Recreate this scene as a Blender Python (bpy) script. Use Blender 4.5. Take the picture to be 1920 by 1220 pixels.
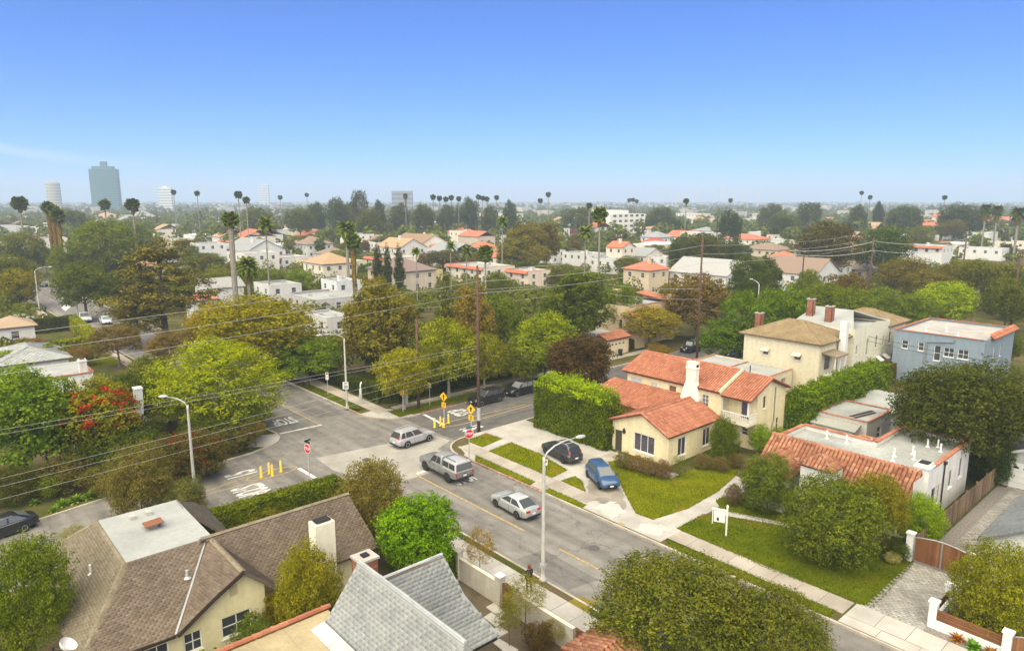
import bpy, bmesh, math, random
import numpy as np
from mathutils import Vector, Matrix, Euler

for o in list(bpy.data.objects): bpy.data.objects.remove(o)
sc = bpy.context.scene
col = sc.collection
R = math.radians
# ---------------------------------------------------------------- camera
# world frame: x runs down the avenue (towards the viewer), y along the side street; metres
CAM = Vector((58.33, -32.38, 24.0)); YAW = R(48.3); FOC = 1300.0; PITCH = math.atan(235.0/FOC)
cd = bpy.data.cameras.new('camera'); cam = bpy.data.objects.new('camera', cd); col.objects.link(cam)
cam.location = CAM; cam.rotation_euler = (R(90)-PITCH, 0, YAW)
cd.sensor_fit = 'HORIZONTAL'; cd.sensor_width = 36; cd.lens = FOC/1920*36; cd.clip_start = .5; cd.clip_end = 30000
sc.camera = cam
# ---------------------------------------------------------------- sky, sun, exposure
SUN_EL, SUN_AZ = R(57), R(-62)      # azimuth measured from +x towards +y
w = bpy.data.worlds.new('World'); sc.world = w; w.use_nodes = True
nt = w.node_tree; nt.nodes.clear()
out = nt.nodes.new('ShaderNodeOutputWorld'); bg = nt.nodes.new('ShaderNodeBackground'); sky = nt.nodes.new('ShaderNodeTexSky')
sky.sky_type = 'NISHITA'; sky.sun_disc = False; sky.sun_elevation = SUN_EL
sky.sun_rotation = R(90)-SUN_AZ; sky.altitude = 0; sky.air_density = .8; sky.dust_density = .0; sky.ozone_density = 5.0
bg.inputs[1].default_value = .052
tint = nt.nodes.new('ShaderNodeMix'); tint.data_type = 'RGBA'; tint.blend_type = 'MULTIPLY'; tint.inputs[0].default_value = 1.0; tint.inputs[7].default_value = (.50, .95, 1.68, 1)
nt.links.new(sky.outputs[0], tint.inputs[6]); nt.links.new(tint.outputs[2], bg.inputs[0]); nt.links.new(bg.outputs[0], out.inputs[0])
def sight(u, v):
    a = (u-960)/FOC; b = (610-v)/FOC; d = math.cos(PITCH)+b*math.sin(PITCH)
    return Vector((-math.sin(YAW)*d+math.cos(YAW)*a, math.cos(YAW)*d+math.sin(YAW)*a, -math.sin(PITCH)+b*math.cos(PITCH))).normalized()
# one thin cirrus streak low in the western sky
c1, c2 = sight(-260, 236), sight(130, 292); pn = c1.cross(c2).normalized(); tcw = nt.nodes.new('ShaderNodeTexCoord'); nz = nt.nodes.new('ShaderNodeTexNoise'); nz.inputs['Scale'].default_value = 9; nz.inputs['Detail'].default_value = 6
def vdot(vec):
    n = nt.nodes.new('ShaderNodeVectorMath'); n.operation = 'DOT_PRODUCT'; nt.links.new(tcw.outputs['Generated'], n.inputs[0]); n.inputs[1].default_value = vec; return n.outputs['Value']
def mth(op, a, b=0.0, clamp=False):
    n = nt.nodes.new('ShaderNodeMath'); n.operation = op; n.use_clamp = clamp
    for i, x in enumerate((a, b)):
        if hasattr(x, 'links'): nt.links.new(x, n.inputs[i])
        else: n.inputs[i].default_value = x
    return n.outputs[0]
nt.links.new(tcw.outputs['Generated'], nz.inputs['Vector'])
band = mth('SUBTRACT', 1.0, mth('MULTIPLY', mth('ABSOLUTE', mth('ADD', vdot(pn), mth('MULTIPLY', mth('SUBTRACT', nz.outputs[0], .5), .02))), 120.0), True); near = mth('MULTIPLY', mth('SUBTRACT', vdot(c1), .955), 26.0, True)
wisp = mth('MULTIPLY', mth('MULTIPLY', band, near), .42); cm = nt.nodes.new('ShaderNodeMix'); cm.data_type = 'RGBA'; nt.links.new(wisp, cm.inputs[0]); nt.links.new(tint.outputs[2], cm.inputs[6]); cm.inputs[7].default_value = (8.2, 9.0, 10.5, 1); nt.links.new(cm.outputs[2], bg.inputs[0])
sd = bpy.data.lights.new('sun', 'SUN'); sun = bpy.data.objects.new('sun', sd); col.objects.link(sun)
sd.energy = 5.0; sd.angle = R(105); sd.color = (1.0, .89, .62)
_d = Vector((math.cos(SUN_EL)*math.cos(SUN_AZ), math.cos(SUN_EL)*math.sin(SUN_AZ), math.sin(SUN_EL)))
sun.rotation_euler = _d.to_track_quat('Z', 'Y').to_euler(); sun.location = (0, 0, 90)
vs = sc.view_settings
vs.view_transform = 'Standard'; vs.look = 'None'; vs.exposure = 1.1; vs.gamma = 1.0; vs.use_curve_mapping = False
sc.cycles.use_denoising = True
try: sc.cycles.denoiser = 'OPENIMAGEDENOISE'
except Exception: pass
sc.cycles.max_bounces = 6; sc.cycles.diffuse_bounces = 3; sc.cycles.glossy_bounces = 2
sc.cycles.transmission_bounces = 3; sc.cycles.transparent_max_bounces = 4; sc.cycles.volume_bounces = 2
sc.cycles.use_adaptive_sampling = True; sc.cycles.adaptive_threshold = .02
sc.cycles.caustics_reflective = False; sc.cycles.caustics_refractive = False

# ---------------------------------------------------------------- survey helpers
_cp, _sp = math.cos(PITCH), math.sin(PITCH)
_fw = Vector((-math.sin(YAW), math.cos(YAW))); _rt = Vector((math.cos(YAW), math.sin(YAW)))
def at(u, v, z=0.0):
    "surveyed point: where the sight line through photo point (u, v) meets height z"
    a = (u-960)/FOC; b = (610-v)/FOC
    dy = _cp+b*_sp; dz = -_sp+b*_cp; t = (z-CAM.z)/dz
    return (CAM.x+_fw.x*dy*t+_rt.x*a*t, CAM.y+_fw.y*dy*t+_rt.y*a*t)
def deep(u, v, D):
    "surveyed point at D metres ahead: (x, y, height)"
    a = (u-960)/FOC; b = (610-v)/FOC
    dy = _cp+b*_sp; dz = -_sp+b*_cp; t = D/dy
    return (CAM.x+_fw.x*D+_rt.x*a*t, CAM.y+_fw.y*D+_rt.y*a*t, CAM.z+dz*t)
def gbase(v): return 24*(_cp+(610-v)/FOC*_sp)/(_sp-(610-v)/FOC*_cp)   # distance ahead of a ground point

# ---------------------------------------------------------------- materials
M = {}
def _n(t, k, **kw):
    n = t.nodes.new(k)
    for a, b in kw.items(): setattr(n, a, b)
    return n
def _ramp(t, c1, c2, p1=.35, p2=.65):
    r = _n(t, 'ShaderNodeValToRGB'); e = r.color_ramp.elements
    e[0].position = p1; e[1].position = p2; e[0].color = (*c1, 1); e[1].color = (*c2, 1)
    return r
def base(name, rough=.8, spec=.3, metal=0.0):
    m = bpy.data.materials.new(name); m.use_nodes = True; t = m.node_tree; b = t.nodes['Principled BSDF']
    b.inputs['Roughness'].default_value = rough; b.inputs['Specular IOR Level'].default_value = spec; b.inputs['Metallic'].default_value = metal
    M[name] = m
    return m, t, b
def noise(t, scale, detail=4, vec=None, stretch=None, rough=.55):
    n = _n(t, 'ShaderNodeTexNoise'); n.inputs['Scale'].default_value = scale; n.inputs['Detail'].default_value = detail; n.inputs['Roughness'].default_value = rough
    g = _n(t, 'ShaderNodeNewGeometry'); src = g.outputs['Position']
    if stretch:
        mp = _n(t, 'ShaderNodeMapping'); mp.inputs['Scale'].default_value = stretch
        t.links.new(src, mp.inputs[0]); src = mp.outputs[0]
    t.links.new(src, n.inputs['Vector'])
    return n
def mix(t, fac, a, b, mode='MIX'):
    m = _n(t, 'ShaderNodeMix', data_type='RGBA', blend_type=mode)
    for i, x in ((0, fac), (6, a), (7, b)):
        if hasattr(x, 'is_linked') or hasattr(x, 'links'): t.links.new(x, m.inputs[i])
        elif isinstance(x, (int, float)): m.inputs[i].default_value = x
        else: m.inputs[i].default_value = (*x, 1)
    return m.outputs[2]
def plain(name, c, rough=.8, spec=.3, metal=0.0, var=.12, scale=1.5, bump=0.0, fine=None):
    "one colour with weathering: broad blotches plus fine grain"
    m, t, b = base(name, rough, spec, metal)
    n1 = noise(t, scale, 5); n2 = noise(t, fine or scale*14, 3)
    r = _ramp(t, tuple(x*(1-var) for x in c), tuple(min(1, x*(1+var)) for x in c), .3, .7)
    t.links.new(n1.outputs[0], r.inputs[0])
    r2 = _ramp(t, (1-var*.7,)*3, (1, 1, 1), .3, .7); t.links.new(n2.outputs[0], r2.inputs[0])
    c_ = mix(t, 1.0, r.outputs[0], r2.outputs[0], 'MULTIPLY')
    t.links.new(c_, b.inputs['Base Color'])
    if bump:
        bp = _n(t, 'ShaderNodeBump'); bp.inputs['Strength'].default_value = bump; bp.inputs['Distance'].default_value = .03
        t.links.new(n2.outputs[0], bp.inputs['Height']); t.links.new(bp.outputs[0], b.inputs['Normal'])
    return m
def tinted(name, rough=.4, spec=.5, metal=0.0, coat=0.0, streak=False):
    "colour comes from the object's own colour"
    m, t, b = base(name, rough, spec, metal)
    oi = _n(t, 'ShaderNodeObjectInfo'); n2 = noise(t, 3.0, 4)
    r2 = _ramp(t, (.86,)*3, (1, 1, 1), .3, .7); t.links.new(n2.outputs[0], r2.inputs[0])
    x = mix(t, 1.0, oi.outputs['Color'], r2.outputs[0], 'MULTIPLY')
    if streak:
        n3 = noise(t, .9, 5, stretch=(2.2, 2.2, .22)); r3 = _ramp(t, (.80, .77, .70), (1.04, 1.04, 1.04), .32, .58); t.links.new(n3.outputs[0], r3.inputs[0]); x = mix(t, .45, x, r3.outputs[0], 'MULTIPLY')
        n4 = noise(t, 16, 3); bp = _n(t, 'ShaderNodeBump'); bp.inputs['Strength'].default_value = .25; bp.inputs['Distance'].default_value = .02; t.links.new(n4.outputs[0], bp.inputs['Height']); t.links.new(bp.outputs[0], b.inputs['Normal'])
    t.links.new(x, b.inputs['Base Color'])
    if coat: b.inputs['Coat Weight'].default_value = coat; b.inputs['Coat Roughness'].default_value = .06
    return m
def pieces(name, cols, rough=.8, stain=None, spec=.25):
    "every loose piece takes its own shade out of cols"
    m, t, b = base(name, rough, spec)
    g = _n(t, 'ShaderNodeNewGeometry'); oi = _n(t, 'ShaderNodeObjectInfo')
    ad = _n(t, 'ShaderNodeMath', operation='ADD'); fr = _n(t, 'ShaderNodeMath', operation='FRACT')
    t.links.new(g.outputs['Random Per Island'], ad.inputs[0]); t.links.new(oi.outputs['Random'], ad.inputs[1]); t.links.new(ad.outputs[0], fr.inputs[0])
    r = _n(t, 'ShaderNodeValToRGB'); e = r.color_ramp.elements
    while len(e) < len(cols): e.new(.5)
    for i, c in enumerate(cols): e[i].position = i/(len(cols)-1); e[i].color = (*c, 1)
    t.links.new(fr.outputs[0], r.inputs[0]); c_ = r.outputs[0]
    n1 = noise(t, .55, 5); r2 = _ramp(t, stain or (.72, .7, .68), (1.05, 1.05, 1.05), .3, .62); t.links.new(n1.outputs[0], r2.inputs[0])
    t.links.new(mix(t, 1.0, c_, r2.outputs[0], 'MULTIPLY'), b.inputs['Base Color'])
    return m
def asphalt(name, c, patch, dirx):
    m, t, b = base(name, .88, .25)
    n1 = noise(t, .10, 6, stretch=(.5, 1.6, 1) if dirx else (1.6, .5, 1)); n2 = noise(t, 9, 3); n3 = noise(t, .9, 5)
    n4 = noise(t, .35, 3, stretch=(.12, 2.6, 1) if dirx else (2.6, .12, 1))
    r = _ramp(t, c, patch, .38, .62); t.links.new(n1.outputs[0], r.inputs[0])
    r3 = _ramp(t, (.78,)*3, (1.1,)*3, .3, .7); t.links.new(n3.outputs[0], r3.inputs[0])
    r2 = _ramp(t, (.86,)*3, (1.08,)*3, .3, .7); t.links.new(n2.outputs[0], r2.inputs[0])
    r4 = _ramp(t, (.62,)*3, (1.06,)*3, .36, .58); t.links.new(n4.outputs[0], r4.inputs[0])
    x = mix(t, 1.0, r.outputs[0], r3.outputs[0], 'MULTIPLY'); x = mix(t, 1.0, x, r2.outputs[0], 'MULTIPLY'); x = mix(t, .7, x, r4.outputs[0], 'MULTIPLY')
    v = _n(t, 'ShaderNodeTexVoronoi', feature='DISTANCE_TO_EDGE'); v.inputs['Scale'].default_value = .16
    nz = noise(t, .5, 5); g = _n(t, 'ShaderNodeNewGeometry'); va = _n(t, 'ShaderNodeVectorMath', operation='MULTIPLY_ADD')
    va.inputs[1].default_value = (5, 5, 5); t.links.new(nz.outputs['Color'], va.inputs[0]); t.links.new(g.outputs['Position'], va.inputs[2]); t.links.new(va.outputs[0], v.inputs['Vector'])
    cr = _ramp(t, (.55,)*3, (1, 1, 1), .004, .011); t.links.new(v.outputs['Distance'], cr.inputs[0])
    x = mix(t, .7, x, cr.outputs[0], 'MULTIPLY')
    t.links.new(x, b.inputs['Base Color'])
    bp = _n(t, 'ShaderNodeBump'); bp.inputs['Strength'].default_value = .3; bp.inputs['Distance'].default_value = .02
    t.links.new(n2.outputs[0], bp.inputs['Height']); t.links.new(bp.outputs[0], b.inputs['Normal'])
def lawn(name, c1, c2, dry, amount=.62):
    m, t, b = base(name, 1, 0)
    n1 = noise(t, .55, 5); n2 = noise(t, 22, 3); n3 = noise(t, .28, 4)
    r = _ramp(t, c1, c2, .35, .65); t.links.new(n1.outputs[0], r.inputs[0])
    r3 = _ramp(t, (0,)*3, (1,)*3, amount, amount+.12); t.links.new(n3.outputs[0], r3.inputs[0])
    x = mix(t, r3.outputs[0], r.outputs[0], dry)
    r2 = _ramp(t, (.55,)*3, (1.25,)*3, .3, .7); t.links.new(n2.outputs[0], r2.inputs[0])
    t.links.new(mix(t, 1.0, x, r2.outputs[0], 'MULTIPLY'), b.inputs['Base Color'])
    bp = _n(t, 'ShaderNodeBump'); bp.inputs['Strength'].default_value = .8; bp.inputs['Distance'].default_value = .06
    t.links.new(n2.outputs[0], bp.inputs['Height']); t.links.new(bp.outputs[0], b.inputs['Normal'])
def leafy(name, tip=None, tipamt=.0, lo=.72, hi=1.32, transl=.45):
    "leaves: the plant's own colour, each leaf and clump a little different"
    m, t, b = base(name, .8, .02)
    oi = _n(t, 'ShaderNodeObjectInfo'); g = _n(t, 'ShaderNodeNewGeometry')
    r = _ramp(t, (lo,)*3, (hi,)*3, 0, 1); t.links.new(g.outputs['Random Per Island'], r.inputs[0])
    x = mix(t, 1.0, oi.outputs['Color'], r.outputs[0], 'MULTIPLY')
    tc = _n(t, 'ShaderNodeTexCoord'); n1 = _n(t, 'ShaderNodeTexNoise'); n1.inputs['Scale'].default_value = .55; n1.inputs['Detail'].default_value = 3
    t.links.new(tc.outputs['Object'], n1.inputs['Vector'])
    r1 = _ramp(t, (.72, .78, .7), (1.3, 1.2, 1.05), .3, .7); t.links.new(n1.outputs[0], r1.inputs[0])
    x = mix(t, 1.0, x, r1.outputs[0], 'MULTIPLY'); x = mix(t, 1.0, x, (1.55, 1.42, .6), 'MULTIPLY')
    nf = _n(t, 'ShaderNodeTexNoise'); nf.inputs['Scale'].default_value = 3.2; nf.inputs['Detail'].default_value = 2; t.links.new(tc.outputs['Object'], nf.inputs['Vector']); rf_ = _ramp(t, (.6, .66, .6), (1.25, 1.22, 1.1), .32, .66); t.links.new(nf.outputs[0], rf_.inputs[0]); x = mix(t, 1.0, x, rf_.outputs[0], 'MULTIPLY')
    if tip:
        wn = _n(t, 'ShaderNodeTexWhiteNoise', noise_dimensions='1D'); t.links.new(g.outputs['Random Per Island'], wn.inputs['W'])
        n5 = _n(t, 'ShaderNodeTexNoise'); n5.inputs['Scale'].default_value = .8; t.links.new(tc.outputs['Object'], n5.inputs['Vector'])
        md = _n(t, 'ShaderNodeMath', operation='MULTIPLY'); t.links.new(wn.outputs['Value'], md.inputs[0]); t.links.new(n5.outputs[0], md.inputs[1])
        r5 = _ramp(t, (1,)*3, (0,)*3, tipamt*.5, tipamt*.5+.05); t.links.new(md.outputs[0], r5.inputs[0])
        x = mix(t, r5.outputs[0], x, tip)
    t.links.new(x, b.inputs['Base Color'])
    tr = _n(t, 'ShaderNodeBsdfTranslucent'); t.links.new(x, tr.inputs[0]); ms = _n(t, 'ShaderNodeMixShader'); ms.inputs[0].default_value = transl
    o = t.nodes['Material Output']; t.links.new(b.outputs[0], ms.inputs[1]); t.links.new(tr.outputs[0], ms.inputs[2]); t.links.new(ms.outputs[0], o.inputs[0])

asphalt('asphalt_avenue', (.17, .16, .145), (.225, .213, .192), True)
asphalt('asphalt_side', (.10, .096, .092), (.135, .129, .12), False)
asphalt('asphalt_dark', (.125, .12, .11), (.16, .153, .14), True); plain('metal_dark', (.10, .095, .09), .7, var=.3, scale=8)
plain('concrete_worn', (.30, .285, .25), .9, var=.2, scale=.4)
plain('concrete_pale', (.37, .35, .315), .88, var=.18, scale=.5, bump=.1)
plain('concrete_white', (.43, .42, .39), .85, var=.12, scale=.5)
plain('concrete_walk', (.33, .30, .25), .9, var=.2, scale=.6)
plain('concrete_wet', (.25, .225, .18), .5, spec=.5, var=.3, scale=.7)
plain('kerb_stone', (.42, .38, .31), .9, var=.25, scale=.7)
def worn(name, c, under, lo=.40, hi=.56):
    m, t, b = base(name, .8, .2); n1 = noise(t, 3.5, 7, rough=.7); r = _ramp(t, under, c, lo, hi); t.links.new(n1.outputs[0], r.inputs[0])
    n2 = noise(t, .6, 3); r2 = _ramp(t, (.78,)*3, (1, 1, 1), .35, .65); t.links.new(n2.outputs[0], r2.inputs[0]); t.links.new(mix(t, 1.0, r.outputs[0], r2.outputs[0], 'MULTIPLY'), b.inputs['Base Color'])
worn('kerb_red', (.27, .075, .055), (.36, .30, .25), .42, .62); worn('paint_white', (.68, .67, .63), (.30, .29, .27), .36, .52); worn('paint_yellow', (.52, .36, .09), (.24, .215, .16), .38, .60)
plain('gravel', (.22, .20, .18), .95, var=.4, scale=9, fine=40)
plain('soil', (.11, .085, .055), .95, var=.35, scale=.6, fine=12)
lawn('lawn', (.125, .15, .004), (.17, .185, .006), (.23, .16, .02), .57)
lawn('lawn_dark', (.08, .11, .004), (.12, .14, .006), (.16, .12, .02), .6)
lawn('yard', (.06, .075, .018), (.095, .095, .028), (.13, .10, .055), .46)
lawn('lawn_dry', (.20, .17, .03), (.26, .20, .045), (.16, .17, .02), .5)
tinted('stucco', .9, .2, streak=True); tinted('paint', .32, .5, coat=.6); tinted('gloss', .25, .5); tinted('matte', .75, .3); tinted('roofing', .92, .15)
m_, t_, b_ = base('glass', .06, .6); _oi = _n(t_, 'ShaderNodeObjectInfo'); t_.links.new(_oi.outputs['Color'], b_.inputs['Base Color'])
plain('tyre', (.018, .018, .018), .9, var=.2)
plain('metal_grey', (.32, .33, .33), .5, metal=.6, var=.15)
plain('metal_galv', (.46, .47, .47), .55, metal=.25, var=.15)
plain('lamp_concrete', (.44, .43, .39), .8, var=.15, scale=2)
plain('black_trim', (.02, .02, .021), .5, var=.2)
plain('pole_wood', (.105, .06, .04), .9, var=.35, scale=4)
plain('pole_dark', (.045, .03, .024), .9, var=.35, scale=4)
plain('bark', (.13, .10, .075), .95, var=.4, scale=3, bump=.5)
plain('bark_pale', (.26, .235, .19), .95, var=.35, scale=3, bump=.5)
plain('wire', (.42, .42, .38), .5, var=.1)
plain('wire_dark', (.06, .058, .055), .6, var=.1)
plain('dark_room', (.02, .02, .02), .95, var=.1)
plain('sign_red', (.55, .02, .025), .5, var=.1)
plain('sign_yellow', (.75, .42, .01), .5, var=.12)
plain('sign_black', (.015, .015, .015), .6)
plain('sign_blue', (.05, .13, .24), .5)
plain('white_paint', (.66, .66, .63), .6, var=.07, scale=1.2)
plain('deck_white', (.315, .325, .31), .8, var=.16, scale=.35)
plain('deck_grey', (.30, .31, .29), .88, var=.3, scale=.3)
plain('deck_tan', (.34, .28, .165), .92, var=.25, scale=.5)
plain('wood_gate', (.20, .085, .035), .7, var=.3, scale=2)
plain('skin', (.5, .3, .22), .6); plain('cloth_black', (.02, .02, .022), .85); plain('hair', (.16, .05, .02), .7)
pieces('terracotta', [(.32, .12, .068), (.37, .155, .092), (.29, .105, .06), (.41, .185, .115), (.34, .135, .077)], .9, (.88, .85, .82))
pieces('terracotta_mixed', [(.29, .115, .062), (.36, .165, .095), (.20, .08, .045), (.40, .215, .13), (.31, .125, .068)], .9)
pieces('shingle_brown', [(.135, .105, .078), (.17, .135, .10), (.115, .088, .066), (.155, .118, .088)], .95, (.78, .76, .72))
pieces('shingle_olive', [(.185, .155, .105), (.225, .19, .135), (.16, .135, .09), (.205, .175, .12)], .95, (.8, .78, .74))
pieces('shingle_tan', [(.235, .175, .095), (.27, .205, .115), (.21, .155, .085), (.25, .19, .105)], .95, (.82, .8, .76))
pieces('slate_grey', [(.27, .28, .27), (.31, .32, .305), (.245, .255, .25), (.33, .34, .33), (.29, .30, .285)], .9, (.84, .85, .84))
pieces('fence_board', [(.17, .115, .07), (.25, .18, .115), (.12, .08, .05), (.21, .15, .09)], .92)
pieces('gate_board', [(.17, .075, .03), (.21, .095, .038), (.15, .062, .026), (.24, .12, .05)], .75)
pieces('brick', [(.27, .10, .06), (.34, .145, .09), (.22, .08, .05), (.38, .19, .12)], .9)
pieces('paver', [(.30, .29, .265), (.37, .36, .33), (.25, .245, .225), (.33, .315, .28)], .92)
pieces('slab', [(.31, .28, .235), (.345, .31, .26), (.285, .255, .215), (.36, .325, .28)], .9, (.8, .78, .75))
pieces('slab_pale', [(.39, .37, .335), (.42, .40, .365), (.36, .345, .315), (.44, .42, .385)], .9, (.82, .81, .79))
leafy('leaf'); leafy('leaf_rust', (.25, .165, .045), .19); leafy('leaf_gold', (.32, .27, .02), .2); leafy('leaf_dry', (.22, .15, .05), .3)
leafy('leaf_bloom', (.62, .06, .05), .0); leafy('needle', None, 0, .5, 1.35, .15)
# ---------------------------------------------------------------- mesh helpers
class MB:
    def __init__(s): s.v = []; s.f = []
    def poly(s, pts):
        n = len(s.v); s.v += [tuple(p) for p in pts]; s.f.append(tuple(range(n, n+len(pts))))
    def box(s, x0, x1, y0, y1, z0, z1):
        n = len(s.v); s.v += [(x0,y0,z0),(x1,y0,z0),(x1,y1,z0),(x0,y1,z0),(x0,y0,z1),(x1,y0,z1),(x1,y1,z1),(x0,y1,z1)]
        s.f += [tuple(n+i for i in q) for q in ((3,2,1,0),(4,5,6,7),(0,1,5,4),(1,2,6,5),(2,3,7,6),(3,0,4,7))]
        return s
    def prism(s, poly, z0, z1, bottom=True):
        n = len(s.v); k = len(poly)
        a = sum(poly[i][0]*poly[(i+1)%k][1]-poly[(i+1)%k][0]*poly[i][1] for i in range(k))
        if a < 0: poly = poly[::-1]
        s.v += [(p[0],p[1],z0) for p in poly]+[(p[0],p[1],z1) for p in poly]
        if bottom: s.f.append(tuple(range(n+k-1, n-1, -1)))
        s.f.append(tuple(range(n+k, n+2*k)))
        for i in range(k): j = (i+1)%k; s.f.append((n+i, n+j, n+k+j, n+k+i))
        return s
    def slab(s, pts, th):
        "flat polygon in space given thickness below"
        P = [Vector(p) for p in pts]; nn = (P[1]-P[0]).cross(P[2]-P[0]).normalized()
        if nn.z < 0: P = P[::-1]; nn = -nn
        n = len(s.v); k = len(P)
        s.v += [tuple(p) for p in P]+[tuple(p-nn*th) for p in P]
        s.f.append(tuple(range(n, n+k))); s.f.append(tuple(range(n+2*k-1, n+k-1, -1)))
        for i in range(k): j = (i+1)%k; s.f.append((n+j, n+i, n+k+i, n+k+j))
        return s
    def tube(s, pts, rad, k=6, cap=True):
        P = [Vector(p) for p in pts]; m = len(P)
        if not hasattr(rad, '__len__'): rad = [rad]*m
        n = len(s.v); ref = None
        for i in range(m):
            d = (P[min(i+1,m-1)]-P[max(i-1,0)])
            d = d.normalized() if d.length > 1e-9 else Vector((0,0,1))
            if ref is None: ref = Vector((1,0,0)) if abs(d.x) < .8 else Vector((0,1,0))
            x = (ref-d*ref.dot(d)).normalized(); y = d.cross(x); ref = x
            for j in range(k):
                a = 2*math.pi*j/k; s.v.append(tuple(P[i]+(x*math.cos(a)+y*math.sin(a))*rad[i]))
        for i in range(m-1):
            for j in range(k):
                a = n+i*k+j; b = n+i*k+(j+1)%k; s.f.append((a, b, b+k, a+k))
        if cap: s.f.append(tuple(range(n+k-1, n-1, -1))); s.f.append(tuple(range(n+(m-1)*k, n+m*k)))
        return s
    def lathe(s, prof, k=16, c=(0,0,0), axis='z'):
        n = len(s.v); m = len(prof)
        for r, h in prof:
            for j in range(k):
                a = 2*math.pi*j/k; x, y, z = r*math.cos(a), r*math.sin(a), h
                if axis == 'y': x, y, z = x, z, y
                s.v.append((c[0]+x, c[1]+y, c[2]+z))
        for i in range(m-1):
            for j in range(k):
                a = n+i*k+j; b = n+i*k+(j+1)%k
                q = (a, b, b+k, a+k); s.f.append(q if axis == 'z' else q[::-1])
        e = (tuple(range(n+k-1, n-1, -1)), tuple(range(n+(m-1)*k, n+m*k)))
        if axis != 'z': e = tuple(x[::-1] for x in e)
        if prof[0][0] > 1e-6: s.f.append(e[0])
        if prof[-1][0] > 1e-6: s.f.append(e[1])
        return s
    def mesh(s, name, off=(0,0,0)):
        me = bpy.data.meshes.new(name); ox, oy, oz = off
        me.from_pydata([(x-ox, y-oy, z-oz) for x, y, z in s.v], [], s.f); me.update()
        return me
    def build(s, name, mat, parent=None, smooth=False, color=None, off=None, label=None):
        o = None
        if off is None: off = tuple(parent.get('_o', (0,0,0))) if parent is not None else (0,0,0)
        me = s.mesh(name, off)
        if smooth: me.polygons.foreach_set('use_smooth', [True]*len(me.polygons))
        return link(name, me, mat, parent, color, label)
def link(name, me, mat, parent=None, color=None, label=None):
    o = bpy.data.objects.new(name, me); col.objects.link(o)
    if mat is not None and not me.materials: me.materials.append(M[mat] if isinstance(mat, str) else mat)
    if parent is not None:
        o.parent = parent
        if '_o' in parent: o['_o'] = tuple(parent['_o'])
    if color: o.color = (*color, 1)
    if label: o['label'] = label
    return o
def tag(o, label, cat, group=None, kind=None):
    if label: o['label'] = label
    if cat: o['category'] = cat
    if group: o['group'] = group
    if kind: o['kind'] = kind
    return o
def thing(name, label, cat, loc=(0,0,0), rz=0, group=None, world=False):
    "an empty at the thing's base; with world=True its parts are written in world metres"
    o = bpy.data.objects.new(name, None); col.objects.link(o); o.empty_display_size = .3
    o.location = loc; o.rotation_euler = (0, 0, rz); tag(o, label, cat, group)
    if world: o['_o'] = tuple(loc)
    return o
def struct(name, mb, mat, label=None, smooth=False, kind='structure'):
    o = mb.build(name, mat, None, smooth); o['kind'] = kind
    if label: o['label'] = label
    return o
def np_mesh(name, V, F):
    me = bpy.data.meshes.new(name); V = np.asarray(V, dtype=np.float32); F = np.asarray(F, dtype=np.int32); k = F.shape[1]
    me.vertices.add(len(V)); me.vertices.foreach_set('co', V.ravel())
    me.loops.add(F.size); me.loops.foreach_set('vertex_index', F.ravel())
    me.polygons.add(len(F)); me.polygons.foreach_set('loop_start', np.arange(0, F.size, k, dtype=np.int32))
    me.update(calc_edges=True)
    return me
def copy_tree(o, parent=None):
    c = o.copy(); col.objects.link(c); c.parent = parent
    for ch in o.children: copy_tree(ch, c)
    return c

# ---------------------------------------------------------------- roofs made of pieces
def barrel_tile(w=.26, l=.46, r=.102):
    V = []; k = 5
    for v, rr, lift in ((0, r, .045), (l, r*.82, .0)):
        for i in range(k):
            a = math.pi*i/(k-1); V.append((rr*math.cos(a), v, lift+rr*.75*math.sin(a)))
    F = []
    for i in range(k-1): F += [(i+1, i, k+i), (i+1, k+i, k+i+1)]
    F += [(0, 1, 2), (0, 2, 3), (0, 3, 4)]
    return np.array(V), np.array(F)
def flat_tile(w=.3, l=.2, t=.02):
    V = [(-w/2,0,0),(w/2,0,0),(w/2,0,t),(-w/2,0,t),(-w/2,l,.001),(w/2,l,.001)]
    F = [(0,1,2),(0,2,3),(3,2,5),(3,5,4),(0,3,4),(1,5,2)]
    return np.array(V), np.array(F)
def inside(P, poly):
    x, y = P[:,0], P[:,1]; c = np.zeros(len(P), bool); n = len(poly)
    for i in range(n):
        x0, y0 = poly[i]; x1, y1 = poly[(i+1)%n]
        if y0 == y1: continue
        k = ((y0 > y) != (y1 > y)) & (x < (x1-x0)*(y-y0)/(y1-y0)+x0); c ^= k
    return c
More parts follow.
